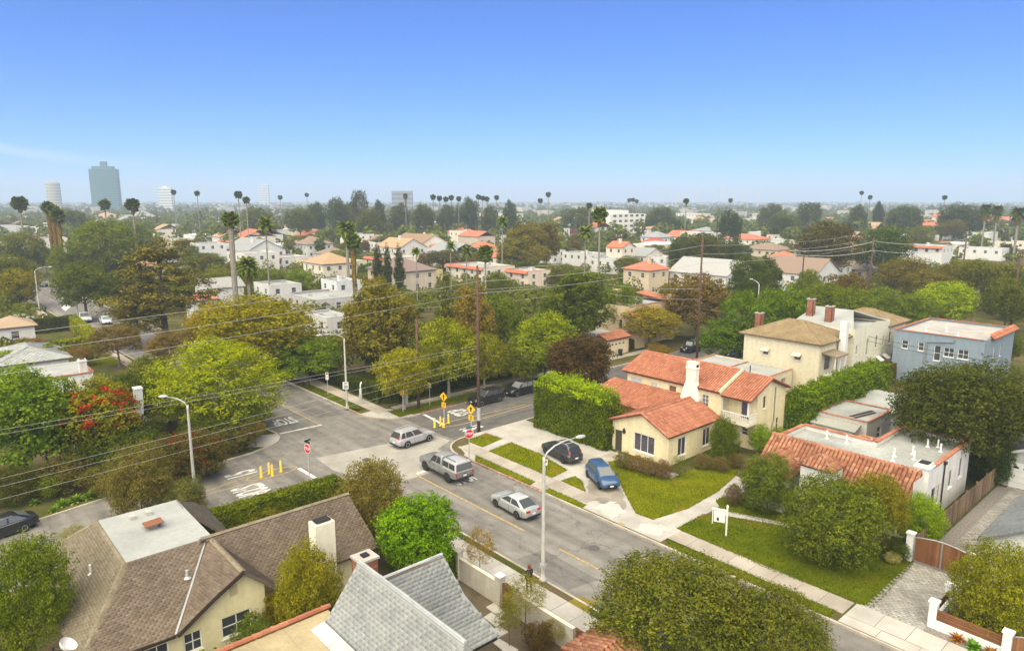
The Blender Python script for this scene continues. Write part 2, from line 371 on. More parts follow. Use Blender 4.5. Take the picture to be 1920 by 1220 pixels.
def cover(parent, pts, tmpl, du, dv, mat, name='roof_tile', single=0, stagger=True, seed=1, jit=.012, lift=.005, inset=0.0):
    "lay pieces over a sloping polygon; the `single` pieces nearest the street view are objects of their own, the rest one part"
    P = [Vector(p) for p in pts]; N = (P[1]-P[0]).cross(P[2]-P[0]).normalized()
    if N.z < 0: N = -N
    Vd = (Vector((0,0,1))-N*N.z).normalized(); U = Vd.cross(N).normalized(); O = P[0]
    q = [((p-O).dot(U), (p-O).dot(Vd)) for p in P]
    u0, u1 = min(a for a, b in q), max(a for a, b in q); v0, v1 = min(b for a, b in q), max(b for a, b in q)
    rng = np.random.RandomState(seed); uv = []
    for j in range(int((v1-v0)/dv)+1):
        off = (du/2 if (stagger and j % 2) else 0)+u0+du/2
        for i in range(int((u1-u0)/du)+2): uv.append((off+(i-.5 if stagger else i)*du, v0+j*dv))
    uv = np.array(uv); keep = inside(uv+np.array([0, dv*.5]), q)
    if stagger: keep &= inside(uv+np.array([du*.42, dv*.3]), q) & inside(uv+np.array([-du*.42, dv*.3]), q)
    uv = uv[keep]
    if not len(uv): return
    uv += rng.uniform(-jit, jit, uv.shape); wz = rng.uniform(0, jit*.6, len(uv))+lift
    A = np.array([U, Vd, N]); base_ = np.array(O)
    C = base_+uv[:,:1]*A[0]+uv[:,1:]*A[1]+wz[:,None]*A[2]
    order = np.argsort(np.linalg.norm(C-np.array(CAM), axis=1))
    tv, tf = tmpl; off = np.array(parent.get('_o', (0,0,0)))
    if single:
        me = np_mesh(name, tv, tf)
        for i in order[:single]:
            o = link(name, me, mat, parent); m3 = Matrix(((U.x, Vd.x, N.x, 0), (U.y, Vd.y, N.y, 0), (U.z, Vd.z, N.z, 0), (0, 0, 0, 1)))
            m3.translation = Vector(C[i]-off); o.matrix_local = m3
    rest = order[single:]
    if len(rest):
        W = tv@A; V = (C[rest][:,None,:]+W[None]).reshape(-1, 3)-off
        F = (tf[None]+(np.arange(len(rest))*len(tv))[:,None,None]).reshape(-1, 3)
        o = link(name+'_field', np_mesh(name, V, F), mat, parent); o['kind'] = 'stuff'
def ridge(mb, p0, p1, r=.14, seg=.42):
    "a run of half-round ridge caps"
    P0, P1 = Vector(p0), Vector(p1); L = (P1-P0).length; n = max(1, int(L/seg)); d = (P1-P0)/n
    for i in range(n):
        a = P0+d*i+Vector((0,0,.02)); mb.tube([a, a+d*1.08+Vector((0,0,-.02))], [r, r*.84], 6)

# ---------------------------------------------------------------- walls and windows
def wall_face(mb, p0, p1, z0, z1, ops=(), depth=.14):
    x0, y0 = p0; x1, y1 = p1; L = math.hypot(x1-x0, y1-y0); dx, dy = (x1-x0)/L, (y1-y0)/L; nx, ny = dy, -dx
    pt = lambda u, z, d=0: (x0+dx*u-nx*d, y0+dy*u-ny*d, z)
    us = sorted({0, L, *[o[0] for o in ops], *[o[1] for o in ops]}); zs = sorted({z0, z1, *[o[2] for o in ops], *[o[3] for o in ops]})
    for a, b in zip(us, us[1:]):
        for c, d in zip(zs, zs[1:]):
            um, zm = (a+b)/2, (c+d)/2
            if any(o[0] < um < o[1] and o[2] < zm < o[3] for o in ops): continue
            mb.poly([pt(a, c), pt(b, c), pt(b, d), pt(a, d)])
    for o in ops:
        a, b, c, d = o[:4]
        mb.poly([pt(a,c), pt(a,c,depth), pt(b,c,depth), pt(b,c)]); mb.poly([pt(a,d), pt(b,d), pt(b,d,depth), pt(a,d,depth)])
        mb.poly([pt(a,c), pt(a,d), pt(a,d,depth), pt(a,c,depth)]); mb.poly([pt(b,c), pt(b,c,depth), pt(b,d,depth), pt(b,d)])
    return pt
def window(parent, p0, p1, u0, u1, za, zb, frame=(.7,.7,.68), glass=(.035,.045,.05), cols=1, rows=2, sill=True, depth=.14, name='window'):
    x0, y0 = p0; x1, y1 = p1; L = math.hypot(x1-x0, y1-y0); dx, dy = (x1-x0)/L, (y1-y0)/L; nx, ny = dy, -dx
    def bx(mb, ua, ub, c, d, e0, e1):
        q = [(x0+dx*u-nx*e, y0+dy*u-ny*e) for u, e in ((ua,e0),(ub,e0),(ub,e1),(ua,e1))]; mb.prism(q, c, d)
    mb = MB(); fw = min(.07, (u1-u0)*.12); g0, g1 = depth-.07, depth-.005
    bx(mb, u0+.003, u0+fw, za+.003, zb-.003, g0, g1); bx(mb, u1-fw, u1-.003, za+.003, zb-.003, g0, g1)
    bx(mb, u0+fw, u1-fw, za+.003, za+fw, g0, g1); bx(mb, u0+fw, u1-fw, zb-fw, zb-.003, g0, g1)
    for i in range(1, cols): u = u0+(u1-u0)*i/cols; bx(mb, u-.025, u+.025, za+fw, zb-fw, g0+.01, g1)
    for i in range(1, rows): z = za+(zb-za)*i/rows; bx(mb, u0+fw, u1-fw, z-.022, z+.022, g0+.012, g1-.002)
    wd = mb.build(name, 'matte', parent, color=frame)
    pb = MB(); bx(pb, u0+fw*.5, u1-fw*.5, za+fw*.5, zb-fw*.5, g1-.03, g1+.02); pb.build('pane', 'glass', wd, color=glass)
    if sill: sb = MB(); bx(sb, u0-.06, u1+.06, za-.07, za-.003, -.07, depth-.01); sb.build('sill', 'matte', wd, color=frame)
    return wd
def roofslab(parent, pts, mat='roofing', color=None, th=.14, name='roof'):
    return MB().slab(pts, th).build(name, mat, parent, color=color)
def chimney(parent, x0, x1, y0, y1, z0, z1, color=(.7,.68,.6), cap=True, name='chimney', mat='stucco'):
    mb = MB().box(x0, x1, y0, y1, z0, z1)
    if cap: mb.box(x0-.08, x1+.08, y0-.08, y1+.08, z1-.22, z1-.1); mb.box(x0+.02, x1-.02, y0+.02, y1-.02, z1, z1+.08)
    o = mb.build(name, mat, parent, color=color)
    MB().box(x0+.14, x1-.14, y0+.14, y1-.14, z1+.081, z1+.13).build('flue', 'dark_room', o)
    return o
def brick_stack(parent, x0, x1, y0, y1, z0, z1, name='chimney', cols=None):
    core = MB().box(x0+.02, x1-.02, y0+.02, y1-.02, z0, z1).build(name, 'matte', parent, color=(.36, .31, .26))
    mb = MB(); bl, bh = .24, .085; z = z0; j = 0; g = .012
    while z+bh < z1:
        s = (bl/2 if j % 2 else 0)
        for (a0, a1, fx) in ((x0, x1, 0), (y0, y1, 1)):
            u = a0-s
            while u < a1-.03:
                ua, ub = max(a0, u), min(a1, u+bl-g)
                if ub-ua > .04:
                    if fx == 0: mb.box(ua, ub, y0, y0+.05, z, z+bh-g); mb.box(ua, ub, y1-.05, y1, z, z+bh-g)
                    else: mb.box(x0, x0+.05, ua, ub, z, z+bh-g); mb.box(x1-.05, x1, ua, ub, z, z+bh-g)
                u += bl
        z += bh; j += 1
    o = mb.build('brickwork', 'brick', core); o['kind'] = 'stuff'
    MB().box(x0-.06, x1+.06, y0-.06, y1+.06, z1, z1+.12).build('cap', 'concrete_pale', core)
    MB().box((x0+x1)/2-.18, (x0+x1)/2+.18, (y0+y1)/2-.18, (y0+y1)/2+.18, z1+.12, z1+.22).build('flue', 'dark_room', core)
    return core

# ---------------------------------------------------------------- foliage
def leaf_mesh(name, C, N, size, aspect=.55, seed=0, droop=0.0):
    rng = np.random.RandomState(seed); n = len(C)
    N = N/np.maximum(1e-6, np.linalg.norm(N, axis=1, keepdims=True))
    r = rng.normal(size=(n,3)); T = r-N*(r*N).sum(1, keepdims=True); T /= np.maximum(1e-6, np.linalg.norm(T, axis=1, keepdims=True))
    T[:,2] -= droop; T /= np.linalg.norm(T, axis=1, keepdims=True)
    B = np.cross(N, T); s = size*rng.uniform(.7, 1.3, n) if np.isscalar(size) else size; s = s[:,None]
    V = np.empty((n,4,3)); bend = N*s*.15
    V[:,0] = C-T*s*.5-bend*.5; V[:,1] = C+B*s*aspect*.5+bend*.4; V[:,2] = C+T*s*.5-bend*.5; V[:,3] = C-B*s*aspect*.5+bend*.4
    return np_mesh(name, V.reshape(-1,3), np.arange(4*n).reshape(n,4))
def lobes_leaves(L, n, rng, up=.35, inner=.15, shell=(.72, 1.06), flat=1.0, rough=.55):
    "points and normals over a set of lobes [(x, y, z, rx, rz)]"
    L = np.array(L, float); w = L[:,3]**2; T_ = 8; n = n//T_; idx = rng.choice(len(L), n, p=w/w.sum())
    d = rng.normal(size=(n,3)); d /= np.linalg.norm(d, axis=1, keepdims=True)
    k = rng.uniform(shell[0], shell[1], n); ins = rng.rand(n) < inner; k[ins] = rng.uniform(.2, .75, ins.sum())
    l = L[idx]; C = l[:,:3]+d*k[:,None]*np.stack([l[:,3], l[:,3], l[:,4]], 1)
    # thin out what is deep within other lobes
    deepin = np.zeros(n, bool)
    for q in L:
        e = (C-q[:3])/np.array([q[3], q[3], q[4]]); deepin |= (e**2).sum(1) < .38
    keep = ~deepin | (rng.rand(n) < .45)
    N = d.copy(); N[:,2] += up; C, N = np.repeat(C[keep], T_, 0), np.repeat(N[keep], T_, 0); sg = .055*np.mean(L[:,3])/.32*.32
    C = C+rng.normal(size=C.shape)*np.repeat(rng.uniform(.10, .26, keep.sum()), T_)[:,None]*np.array([1, 1, .7]); N = N+rng.normal(size=N.shape)*rough
    return C, N
def lobes(kind, rng, H=10., Rr=4., n=24):
    L = []
    if kind in ('round', 'wide', 'tall', 'open', 'bush'):
        zc, rz = {'round': (.56, .44), 'wide': (.61, .38), 'tall': (.55, .45), 'open': (.62, .38), 'bush': (.47, .53)}[kind]
        zc *= H; rz *= H
        g = (1+5**.5)/2
        for i in range(n):
            f = (i+.5)/n; z = 1-1.75*f; r = math.sqrt(max(0, 1-z*z)); a = 2*math.pi*i/g+rng.uniform(-.3, .3)
            s = rng.uniform(.62, .84)*(1.0 if kind != 'open' else rng.uniform(.75, 1.05))
            lr = Rr*rng.uniform(.24, .40)*(.78 if kind == 'open' else 1)
            L.append((Rr*s*r*math.cos(a), Rr*s*r*math.sin(a), zc+rz*s*z, lr, min(lr, rz*.45)*rng.uniform(.75, 1)))
        if kind != 'open': L.append((0, 0, zc, Rr*.5, rz*.55))
    elif kind == 'cone':
        for i in range(n):
            f = i/n; z = H*(.14+.82*f); rr = Rr*(1-f)**.8; k = max(1, int(round(5*(1-f)+1)))
            for j in range(k):
                a = 2*math.pi*(j/k)+i*1.1; lr = max(.35, rr*.5)
                L.append((rr*.55*math.cos(a), rr*.55*math.sin(a), z+rng.uniform(-.2, .2), lr, lr*.55))
    elif kind == 'column':
        for i in range(n):
            f = i/(n-1); z = H*(.05+.9*f); rr = Rr*(math.sin(math.pi*(.12+.80*f))**.7); a = i*2.4
            L.append((rr*.25*math.cos(a), rr*.25*math.sin(a), z, rr*.8, H/n*1.5))
    elif kind == 'tier':
        for i in range(n):
            f = i/n; z = H*(.30+.64*f)+rng.uniform(-.2, .2); rr = Rr*(1.0-.68*f**1.5)*rng.uniform(.55, 1.08); a = i*2.39+rng.uniform(-.4, .4)
            lr = Rr*rng.uniform(.20, .31)*(1-.35*f)
            L.append((rr*.82*math.cos(a), rr*.82*math.sin(a), z, lr, lr*.26)); L.append((rr*.42*math.cos(a+.3), rr*.42*math.sin(a+.3), z-.15, lr*.8, lr*.22))
    return L
def trunk_mesh(name, rng, H, Rr, kind, L, r0=.22, fork=.3):
    mb = MB(); top = {'cone': .96, 'column': .9, 'tier': .97, 'bush': .55}.get(kind, .68)*H; lean = rng.uniform(-.25, .25, 2)
    p = [(lean[0]*(i/6)**2, lean[1]*(i/6)**2, top*i/6-(.15 if i == 0 else 0)) for i in range(7)]
    mb.tube(p, [r0*(1.35 if i == 0 else 1-.8*i/6) for i in range(7)], 7)
    for q in sorted(L, key=lambda q: -q[3])[:12 if kind not in ('tier',) else 26]:
        z0 = max(H*fork*.7, min(top*.9, q[2]-.35*math.hypot(q[0], q[1])-.3)) if kind not in ('tier', 'cone') else min(top*.95, q[2]-.3)
        f = z0/top; s = (lean[0]*f*f, lean[1]*f*f, z0); e = (q[0]*.8, q[1]*.8, q[2]); m = tuple(s[i]*.5+e[i]*.5+(0, 0, .25)[i]*(-1 if kind == 'tier' else 1) for i in range(3))
        r = r0*(.42 if kind != 'tier' else .3)*(1-.4*f); mb.tube([s, m, e], [r, r*.7, r*.25], 5, False)
    return mb.mesh(name)
PROTO = {}
def proto(key, kind, n, leaf, seed, H=10., Rr=4., nl=24, flat=1.0, aspect=.55, inner=.15, up=.35, droop=0., r0=.22, shell=(.72, 1.06), rough=.55):
    rng = np.random.RandomState(seed); L = [(a, b, c, d, e*flat) for a, b, c, d, e in lobes(kind, rng, H, Rr, nl)]
    C, N = lobes_leaves(L, n, rng, up, inner, shell, rough=rough)
    PROTO[key] = (leaf_mesh('crown', C, N, leaf, aspect, seed, droop), trunk_mesh('trunk', rng, H, Rr, kind, L, r0), H, Rr)
def rim_noise(): pass
def tree(x, y, h, r, key, color, label, name='broadleaf_tree', group=None, leaf='leaf', bark='bark', cat='tree', rz=None, z=0.12, ry=None, crown_name='crown'):
    cm, tm, H, Rr = PROTO[key]; random.seed(int(abs(x)*97+abs(y)*31)); rz = random.uniform(0, 6.28) if rz is None else rz
    t = thing(name, label, cat, (x, y, z), rz, group); t.scale = (r/Rr, (ry or r)/Rr, h/H)
    me = cm
    if not me.materials: me.materials.append(M['leaf'])
    c = link(crown_name, me, None, t, color); c.material_slots[0].link = 'OBJECT'; c.material_slots[0].material = M[leaf]
    if not tm.materials: tm.materials.append(M['bark'])
    k = link('trunk' if cat == 'tree' else 'stem', tm, None, t)
    if bark != 'bark': k.material_slots[0].link = 'OBJECT'; k.material_slots[0].material = M[bark]
    return t
proto('round', 'round', 17000, .25, 1); proto('round2', 'round', 17000, .25, 2, nl=30, r0=.25); proto('round3', 'round', 15000, .27, 33, nl=20)
proto('wide', 'wide', 17000, .26, 3, nl=28); proto('wide2', 'wide', 18000, .25, 4, nl=34); proto('tall', 'tall', 17000, .26, 5, Rr=3, nl=34); proto('tall2', 'tall', 15000, .27, 15, Rr=3, nl=24)
proto('open', 'open', 9000, .27, 6, nl=30, inner=.25); proto('open2', 'open', 11000, .25, 16, nl=40, inner=.2); proto('tier', 'tier', 11000, .27, 7, nl=44, up=1.2, aspect=.35, shell=(.5, 1.1), rough=.3)
proto('cone', 'cone', 12000, .30, 8, Rr=3, nl=20, up=.1, aspect=.35); proto('column', 'column', 9000, .26, 9, Rr=1.1, nl=16, inner=.05, up=.5, aspect=.35, r0=.12)
proto('fine', 'round', 30000, .20, 10, nl=44, aspect=.5, inner=.3); proto('fine_wide', 'wide', 44000, .19, 11, nl=50, aspect=.5, inner=.3); proto('bush', 'bush', 40000, .19, 12, Rr=4, H=8, nl=44, r0=.12, inner=.3)
proto('bush2', 'bush', 12000, .25, 13, Rr=4, H=8, nl=26, r0=.12, inner=.25); proto('wispy', 'open', 9000, .26, 14, nl=46, inner=.35, aspect=.25, shell=(.5, 1.2), r0=.1, up=.1, droop=.3)
proto('feather', 'bush', 32000, .22, 17, nl=50, flat=.55, r0=.2, aspect=.36, up=.9, rough=.35); proto('rich', 'round', 24000, .26, 18, nl=36, aspect=.62, inner=.2)
proto('low', 'round', 3600, .55, 20, nl=14); proto('low2', 'wide', 3400, .55, 21, nl=14); proto('low3', 'tall', 3600, .55, 22, Rr=3, nl=14)
proto('ball', 'bush', 12000, .15, 24, Rr=4, H=8, nl=60, shell=(.9, 1.02), inner=.02)
# fan palm (tall bare stem, round head) and its shaggy and feather-leaved kin
def palm_proto(key, H, fr, nfr, seed, skirt=0, pinnate=False, r0=.22, swell=1.0):
    rng = np.random.RandomState(seed); V = []; F = []
    def quad(a, b, c, d): n = len(V); V.extend([a, b, c, d]); F.append((n, n+1, n+2, n+3))
    for i in range(nfr):
        a = i*2.4+rng.uniform(-.2, .2); e = math.asin(1-1.8*(i+.5)/nfr) if not pinnate else R(78)-R(112)*(i+.5)/nfr
        L = fr*rng.uniform(.85, 1.12); d = np.array([math.cos(a), math.sin(a), 0.]); side = np.array([-d[1], d[0], 0.]); p = np.array([0, 0, H]); el = e
        prev = None; ns = 6
        for s in range(ns+1):
            f = s/ns; tan = d*math.cos(el)+np.array([0, 0, math.sin(el)])
            w = (.16*fr*math.sin(math.pi*min(1, .12+f*.88))+.02) if pinnate else (.05*fr if f < .45 else .42*fr*math.sin(math.pi*(f-.4)/.75))
            dr = np.array([0, 0, -w*.5])
            cur = (p.copy(), p+side*w+dr, p-side*w+dr)
            if prev is not None: quad(prev[0], prev[1], cur[1], cur[0]); quad(prev[2], prev[0], cur[0], cur[2])
            prev = cur; p = p+tan*L/ns; el -= (.16 if pinnate else .05)*(1+f)
    me1 = np_mesh('fronds', np.array(V), np.array(F))
    mb = MB(); lean = rng.uniform(-.3, .3, 2); p = [(lean[0]*(1-i/5)*i/5, lean[1]*(1-i/5)*i/5, H*i/5-(.1 if i == 0 else 0)) for i in range(6)]
    mb.tube(p, [r0*1.5]+[r0*(swell if i == 4 else 1) for i in range(1, 6)], 8); me2 = mb.mesh('trunk')
    me3 = None
    if skirt:
        n = 1400; z = H-rng.rand(n)*skirt; a = rng.rand(n)*6.283; rr = fr*.30*(1-.35*(H-z)/skirt)*rng.uniform(.6, 1.1, n)
        C = np.stack([rr*np.cos(a), rr*np.sin(a), z], 1); N = np.stack([np.cos(a), np.sin(a), np.full(n, .3)], 1)
        me3 = leaf_mesh('skirt', C, N, .8, .22, seed, 3.0)
    PROTO[key] = (me1, me2, H, fr, me3)
palm_proto('palm', 16, 1.9, 46, 1); palm_proto('palm2', 16, 2.2, 52, 2, skirt=2.2); palm_proto('shag', 9, 2.0, 44, 3, skirt=7, r0=.35); palm_proto('date', 7, 3.6, 64, 4, skirt=1.5, pinnate=True, r0=.4)
palm_proto('queen', 9, 2.9, 26, 5, pinnate=True, r0=.16); palm_proto('thick', 11, 1.8, 40, 6, skirt=3.2, r0=.55)
def palm(x, y, h, r, key, label, color=(.055, .075, .02), group=None, rz=None, name='palm_tree'):
    fm, tm, H, fr, sk = PROTO[key]; random.seed(int(abs(x)*13+abs(y)*7)); t = thing(name, label, 'palm', (x, y, .1), random.uniform(0, 6) if rz is None else rz, group); k = (.95 if h < 22 else .85)*r/fr
    hT = max(2.0, h-fr*k*.8)
    for me, nm, mt, cl in ((fm, 'fronds', 'needle', color), (tm, 'trunk', 'bark_pale', None), (sk, 'dead_skirt', 'needle', (.15, .105, .055))):
        if me is None: continue
        if not me.materials: me.materials.append(M[mt])
        o = link(nm, me, None, t, cl); o.scale = (k, k, hT/H if nm != 'fronds' else k); o.location.z = hT-H*k if nm == 'fronds' else 0
    return t
def hedge(pts, h, name, label, color, leaf='leaf', width=1.2, dens=260, size=.13, seed=1, zb=.12, bumps=.08, cat='hedge', taper=0.0, group=None, htop=None, parts=True):
    "clipped hedge along a line of ground points"
    rng = np.random.RandomState(seed); C = []; N = []
    core = MB(); P = [np.array(p, float) for p in pts]; o = thing(name, label, cat, (*P[0], zb), 0, group); 
    for a, b in zip(P, P[1:]):
        d = b-a; L = np.hypot(*d); d /= L; nrm = np.array([-d[1], d[0]]); hw = width/2
        def put(k, f):
            u = rng.uniform(-hw*.9, L+hw*.9, k); return f(u)
        faces = [(L+width)*h, (L+width)*h, (L+width)*width, width*h, width*h]
        for fi, ar in enumerate(faces):
            k = int(ar*dens); u = rng.uniform(-hw, L+hw, k); v = rng.uniform(-hw, hw, k); z = rng.uniform(0.02, h, k)
            if fi == 0: v[:] = hw; nn = (*nrm, .25)
            elif fi == 1: v[:] = -hw; nn = (*-nrm, .25)
            elif fi == 2: z[:] = h; nn = (0, 0, 1)
            elif fi == 3: u[:] = -hw; nn = (*-d, .2)
            else: u[:] = L+hw; nn = (*d, .2)
            bump = bumps*(np.sin(u*2.1+seed)*np.sin(z*2.7+v*2)+rng.normal(size=k)*.6)
            n3 = np.array(nn); q = np.stack([a[0]+d[0]*u+nrm[0]*v-P[0][0], a[1]+d[1]*u+nrm[1]*v-P[0][1], z], 1)
            q += n3*bump[:,None]; 
            if fi == 2: q[:,2] += bumps*rng.uniform(0, 2.2, k)
            C.append(q); N.append(n3+rng.normal(size=(k,3))*.55)
        i = .12; cc = [a-d*(hw-i)+nrm*(hw-i), a-d*(hw-i)-nrm*(hw-i), b+d*(hw-i)-nrm*(hw-i), b+d*(hw-i)+nrm*(hw-i)]
        core.prism([tuple(x-P[0]) for x in cc], 0, h-i)
    me = leaf_mesh('foliage', np.concatenate(C), np.concatenate(N), size, .6, seed)
    link('foliage', me, leaf, o, color); core.build('branches', 'matte', o, color=tuple(x*.35 for x in color), off=(0,0,0))
    return o
def rosette(x, y, r, h, n, color, label, name='succulent', cat='plant', seed=1, wide=.16, group=None, leaf='leaf', z=.13):
    rng = np.random.RandomState(seed); V = []; F = []
    for i in range(n):
        a = i*2.4+rng.uniform(-.2, .2); e = R(85)-R(75)*(i/n)*rng.uniform(.8, 1.1); L = math.hypot(r, h)*.75*rng.uniform(.75, 1.1); d = np.array([math.cos(a), math.sin(a), 0]); s = np.array([-d[1], d[0], 0]); p = np.zeros(3)
        prev = None
        for k in range(4):
            f = k/3; w = wide*r*(1-f)**.6*(1.2 if k else .6); cur = (p+s*w, p-s*w)
            if prev is not None: m = len(V); V += [prev[0], prev[1], cur[1], cur[0]]; F.append((m, m+1, m+2, m+3))
            prev = cur; p = p+(d*math.cos(e)+np.array([0, 0, math.sin(e)]))*L/3; e -= .35
    o = thing(name, label, cat, (x, y, z), 0, group); link('leaves', np_mesh('leaves', np.array(V), np.array(F)), leaf, o, color); return o
# ================================================================ ground and streets
mb = MB(); k = 64
mb.poly([(6200*math.cos(2*math.pi*i/k)-150, 6200*math.sin(2*math.pi*i/k)+150, -.04) for i in range(k)])
struct('ground', mb, 'yard', 'city ground of yards and soil reaching to the horizon')
def dr(x): return -.027*max(0, -30-x)          # the avenue drifts slightly beyond the corner
def wb(y): return .17*max(0, -10-y)            # the side street bends on its west leg
mb = MB(); xs = [100, 40, 10, -30, -80, -130, -240]
mb.poly([(x, 8+dr(x), .004) for x in xs]+[(x, -9+dr(x), .004) for x in xs[::-1]])
struct('avenue', mb, 'asphalt_avenue', 'grey asphalt avenue crossing the picture diagonally')
mb = MB(); ys = [5.0, 60, 120, 280]
mb.poly([(-7, y, .0) for y in ys]+[(6.5, y, .0) for y in ys[::-1]])
struct('side_street', mb, 'asphalt_side', 'dark asphalt side street running away between the houses')
mb = MB(); ys = [-4, -10, -30, -60, -90]
mb.poly([(7.5+wb(y), y, .001) for y in ys]+[(-10+wb(y), y, .001) for y in ys[::-1]])
struct('west_street', mb, 'asphalt_avenue', 'grey asphalt street west of the crossing with bollards')
mb = MB(); mb.poly([(-1.3, -5.4, .009), (3.2, -5.2, .009), (4.4, 1), (4.2, 6.6), (1.2, 6.9), (.7, 1.5)] if False else [(-.6, -4.8, .009), (3.4, -5.0, .009), (9.5, -3.3, .009), (9.8, 4.6, .009), (5.2, 5.2, .009), (4.0, 7.6, .009), (1.1, 7.4, .009), (.4, 1.2, .009)])
struct('concrete_crossing', mb, 'concrete_worn', 'pale worn concrete strip across the intersection')
def arc(cx, cy, r, a0, a1, n=8): return [(cx+r*math.cos(R(a0+(a1-a0)*i/n)), cy+r*math.sin(R(a0+(a1-a0)*i/n))) for i in range(n+1)]
KT = .13
ne = [(-240, 5.0+dr(-240)), (-130, 5+dr(-130)), (-80, 5+dr(-80)), (-30, 5)]+arc(-9.8, 9.6, 4.6, -90, 0)+[(-5.2, 60), (-5.2, 280)]
se = [(4.3, 280), (4.3, 60)]+arc(7.9, 9.2, 3.6, 180, 270)+[(20, 5.6), (110, 5.6)]
nw = [(18, -130), (10, -72), (4, -50), (-1.8, -29), (-3.4, -21.7), (-5.2, -12), (-5.6, -9), (-6.2, -7.2), (-6.9, -5.8), (-8.2, -4.9), (-9.6, -4.7), (-14, -5.2), (-30, -6), (-80, -6+dr(-80)), (-130, -6+dr(-130)), (-240, -6+dr(-240))]
sw = [(110, -3.7), (20, -3.7), (11, -3.8)]+arc(9.2, -8.2, 4.4, 90, 180)[1:]+[(4.9, -10), (8.3, -30), (12, -60), (22, -130)]
blocks = {'ne': (ne, [(-240, 280)]), 'se': (se, [(110, 280)]), 'nw': (nw, [(-240, -130)]), 'sw': (sw, [(110, -130)])}
LBL = {'ne': 'block of houses and gardens north of the crossing', 'se': 'block of lawns and houses east of the crossing', 'nw': 'overgrown garden block west of the crossing', 'sw': 'block of houses nearest the viewer'}
for k_, (edge, rest) in blocks.items():
    struct('terrain', MB().prism(edge+rest, -.2, KT), 'yard', LBL[k_])
def strip(mb, line, w0, w1, z0, z1, side=1):
    P = [Vector((p[0], p[1])) for p in line]; O0 = []; O1 = []
    for i in range(len(P)):
        d = (P[min(i+1, len(P)-1)]-P[max(i-1, 0)]).normalized(); n = Vector((-d.y, d.x))*side; O0.append(P[i]+n*w0); O1.append(P[i]+n*w1)
    for i in range(len(P)-1):
        q = [O0[i], O0[i+1], O1[i+1], O1[i]]; n = len(mb.v)
        mb.prism([tuple(x) for x in q], z0, z1)
for k_, (edge, rest) in blocks.items():
    mb = MB(); strip(mb, edge, -.015, .15, 0, KT+.015); struct('kerb', mb, 'kerb_stone', {'ne': 'stone kerb round the hedged corner lot', 'se': 'stone kerb round the corner with the stop sign and pole', 'nw': 'kerb below the overgrown garden', 'sw': 'kerb along the avenue nearest the viewer'}[k_])
def cut(edge, a, b):
    "the part of a kerb line between two of its stations"
    L = [0]
    for p, q in zip(edge, edge[1:]): L.append(L[-1]+math.dist(p, q))
    def pt(s):
        for i in range(len(L)-1):
            if L[i] <= s <= L[i+1]: f = (s-L[i])/(L[i+1]-L[i]); return tuple(edge[i][j]+(edge[i+1][j]-edge[i][j])*f for j in (0, 1))
    return [pt(a)]+[edge[i] for i in range(len(L)) if a < L[i] < b]+[pt(b)]
Lne = sum(math.dist(p, q) for p, q in zip(ne[:13], ne[1:13]))
mb = MB(); strip(mb, cut(ne, Lne+.6, Lne+17), -.02, .155, 0, KT+.021); struct('painted_kerb', mb, 'kerb_red', 'red painted kerb beside the parked black car')
mb = MB(); strip(mb, [(-12.5, 5.0), (-9.9, 5.0)], -.02, .155, 0, KT+.021); struct('painted_kerb', mb, 'kerb_red', 'short worn red kerb below the street lamp with speed sign')
mb = MB(); strip(mb, [(9, 5.6), (19.5, 5.6)], -.02, .155, 0, KT+.021); struct('painted_kerb', mb, 'kerb_red', 'faded red kerb beside the pickup and silver sedan')
# --- pieces of ground traced where they lie
def onlot(x, y):
    if x > 6 and 4.5 < y < 5.8: y = 5.8
    if x < -9 and 4.2 < y < 5.2: y = 5.2
    if y > 10 and -5.4 < x < -4: x = -5.4
    return x, y
def patch(name, px, z, mat, label, kind='structure', pts=None):
    mb = MB(); P = pts or [onlot(*at(u, v, z)) for u, v in px]
    a = sum(P[i][0]*P[(i+1)%len(P)][1]-P[(i+1)%len(P)][0]*P[i][1] for i in range(len(P)))
    if a < 0: P = P[::-1]
    mb.poly([(x, y, z) for x, y in P]); return struct(name, mb, mat, label, kind=kind)
patch('driveway', None, .136, 'concrete_pale', 'pale concrete forecourt and driveway of the yellow house', pts=[(5.2, 9.4), (8.5, 5.9), (31.2, 5.9), (31.2, 8.6), (29.4, 17.6), (24, 17.2), (4.4, 17.6), (4.4, 10.5)])
patch('driveway', None, .137, 'concrete_pale', 'cracked concrete drive between the two lawns', pts=[(28.6, 8.3), (31.0, 8.3), (30.6, 20), (27.6, 21)])
def wiggle(P, seed, a=.16):
    rg = random.Random(seed); o = []
    for p, q in zip(P, P[1:]+P[:1]):
        for i in range(5): f = i/5; o.append((p[0]+(q[0]-p[0])*f+rg.uniform(-a, a), p[1]+(q[1]-p[1])*f+rg.uniform(-a, a)))
    return o
patch('water_stain', None, .1405, 'concrete_wet', 'damp brown stain on the drive below the blue car', pts=wiggle([at(u, v, .14) for u, v in [(1108, 898), (1150, 905), (1170, 925), (1172, 950), (1160, 968), (1146, 960), (1135, 945), (1112, 938), (1098, 922)]], 3))
patch('water_stain', None, .1408, 'concrete_white', 'dried pale patch on the drive apron', pts=wiggle([(24.2, 6.3), (26.4, 6.2), (26.8, 8.0), (24.6, 8.6)], 5, .3)); patch('water_stain', None, .1409, 'concrete_white', 'dried pale patch beside the concrete drive', pts=wiggle([(28.6, 6.0), (30.6, 6.2), (30.4, 8.2), (28.7, 7.8)], 6, .3))
patch('driveway', [(860, 836), (905, 838), (990, 905), (870, 862)], .1365, 'concrete_pale', 'pale corner pavement by the stop sign')
LAWNS = []
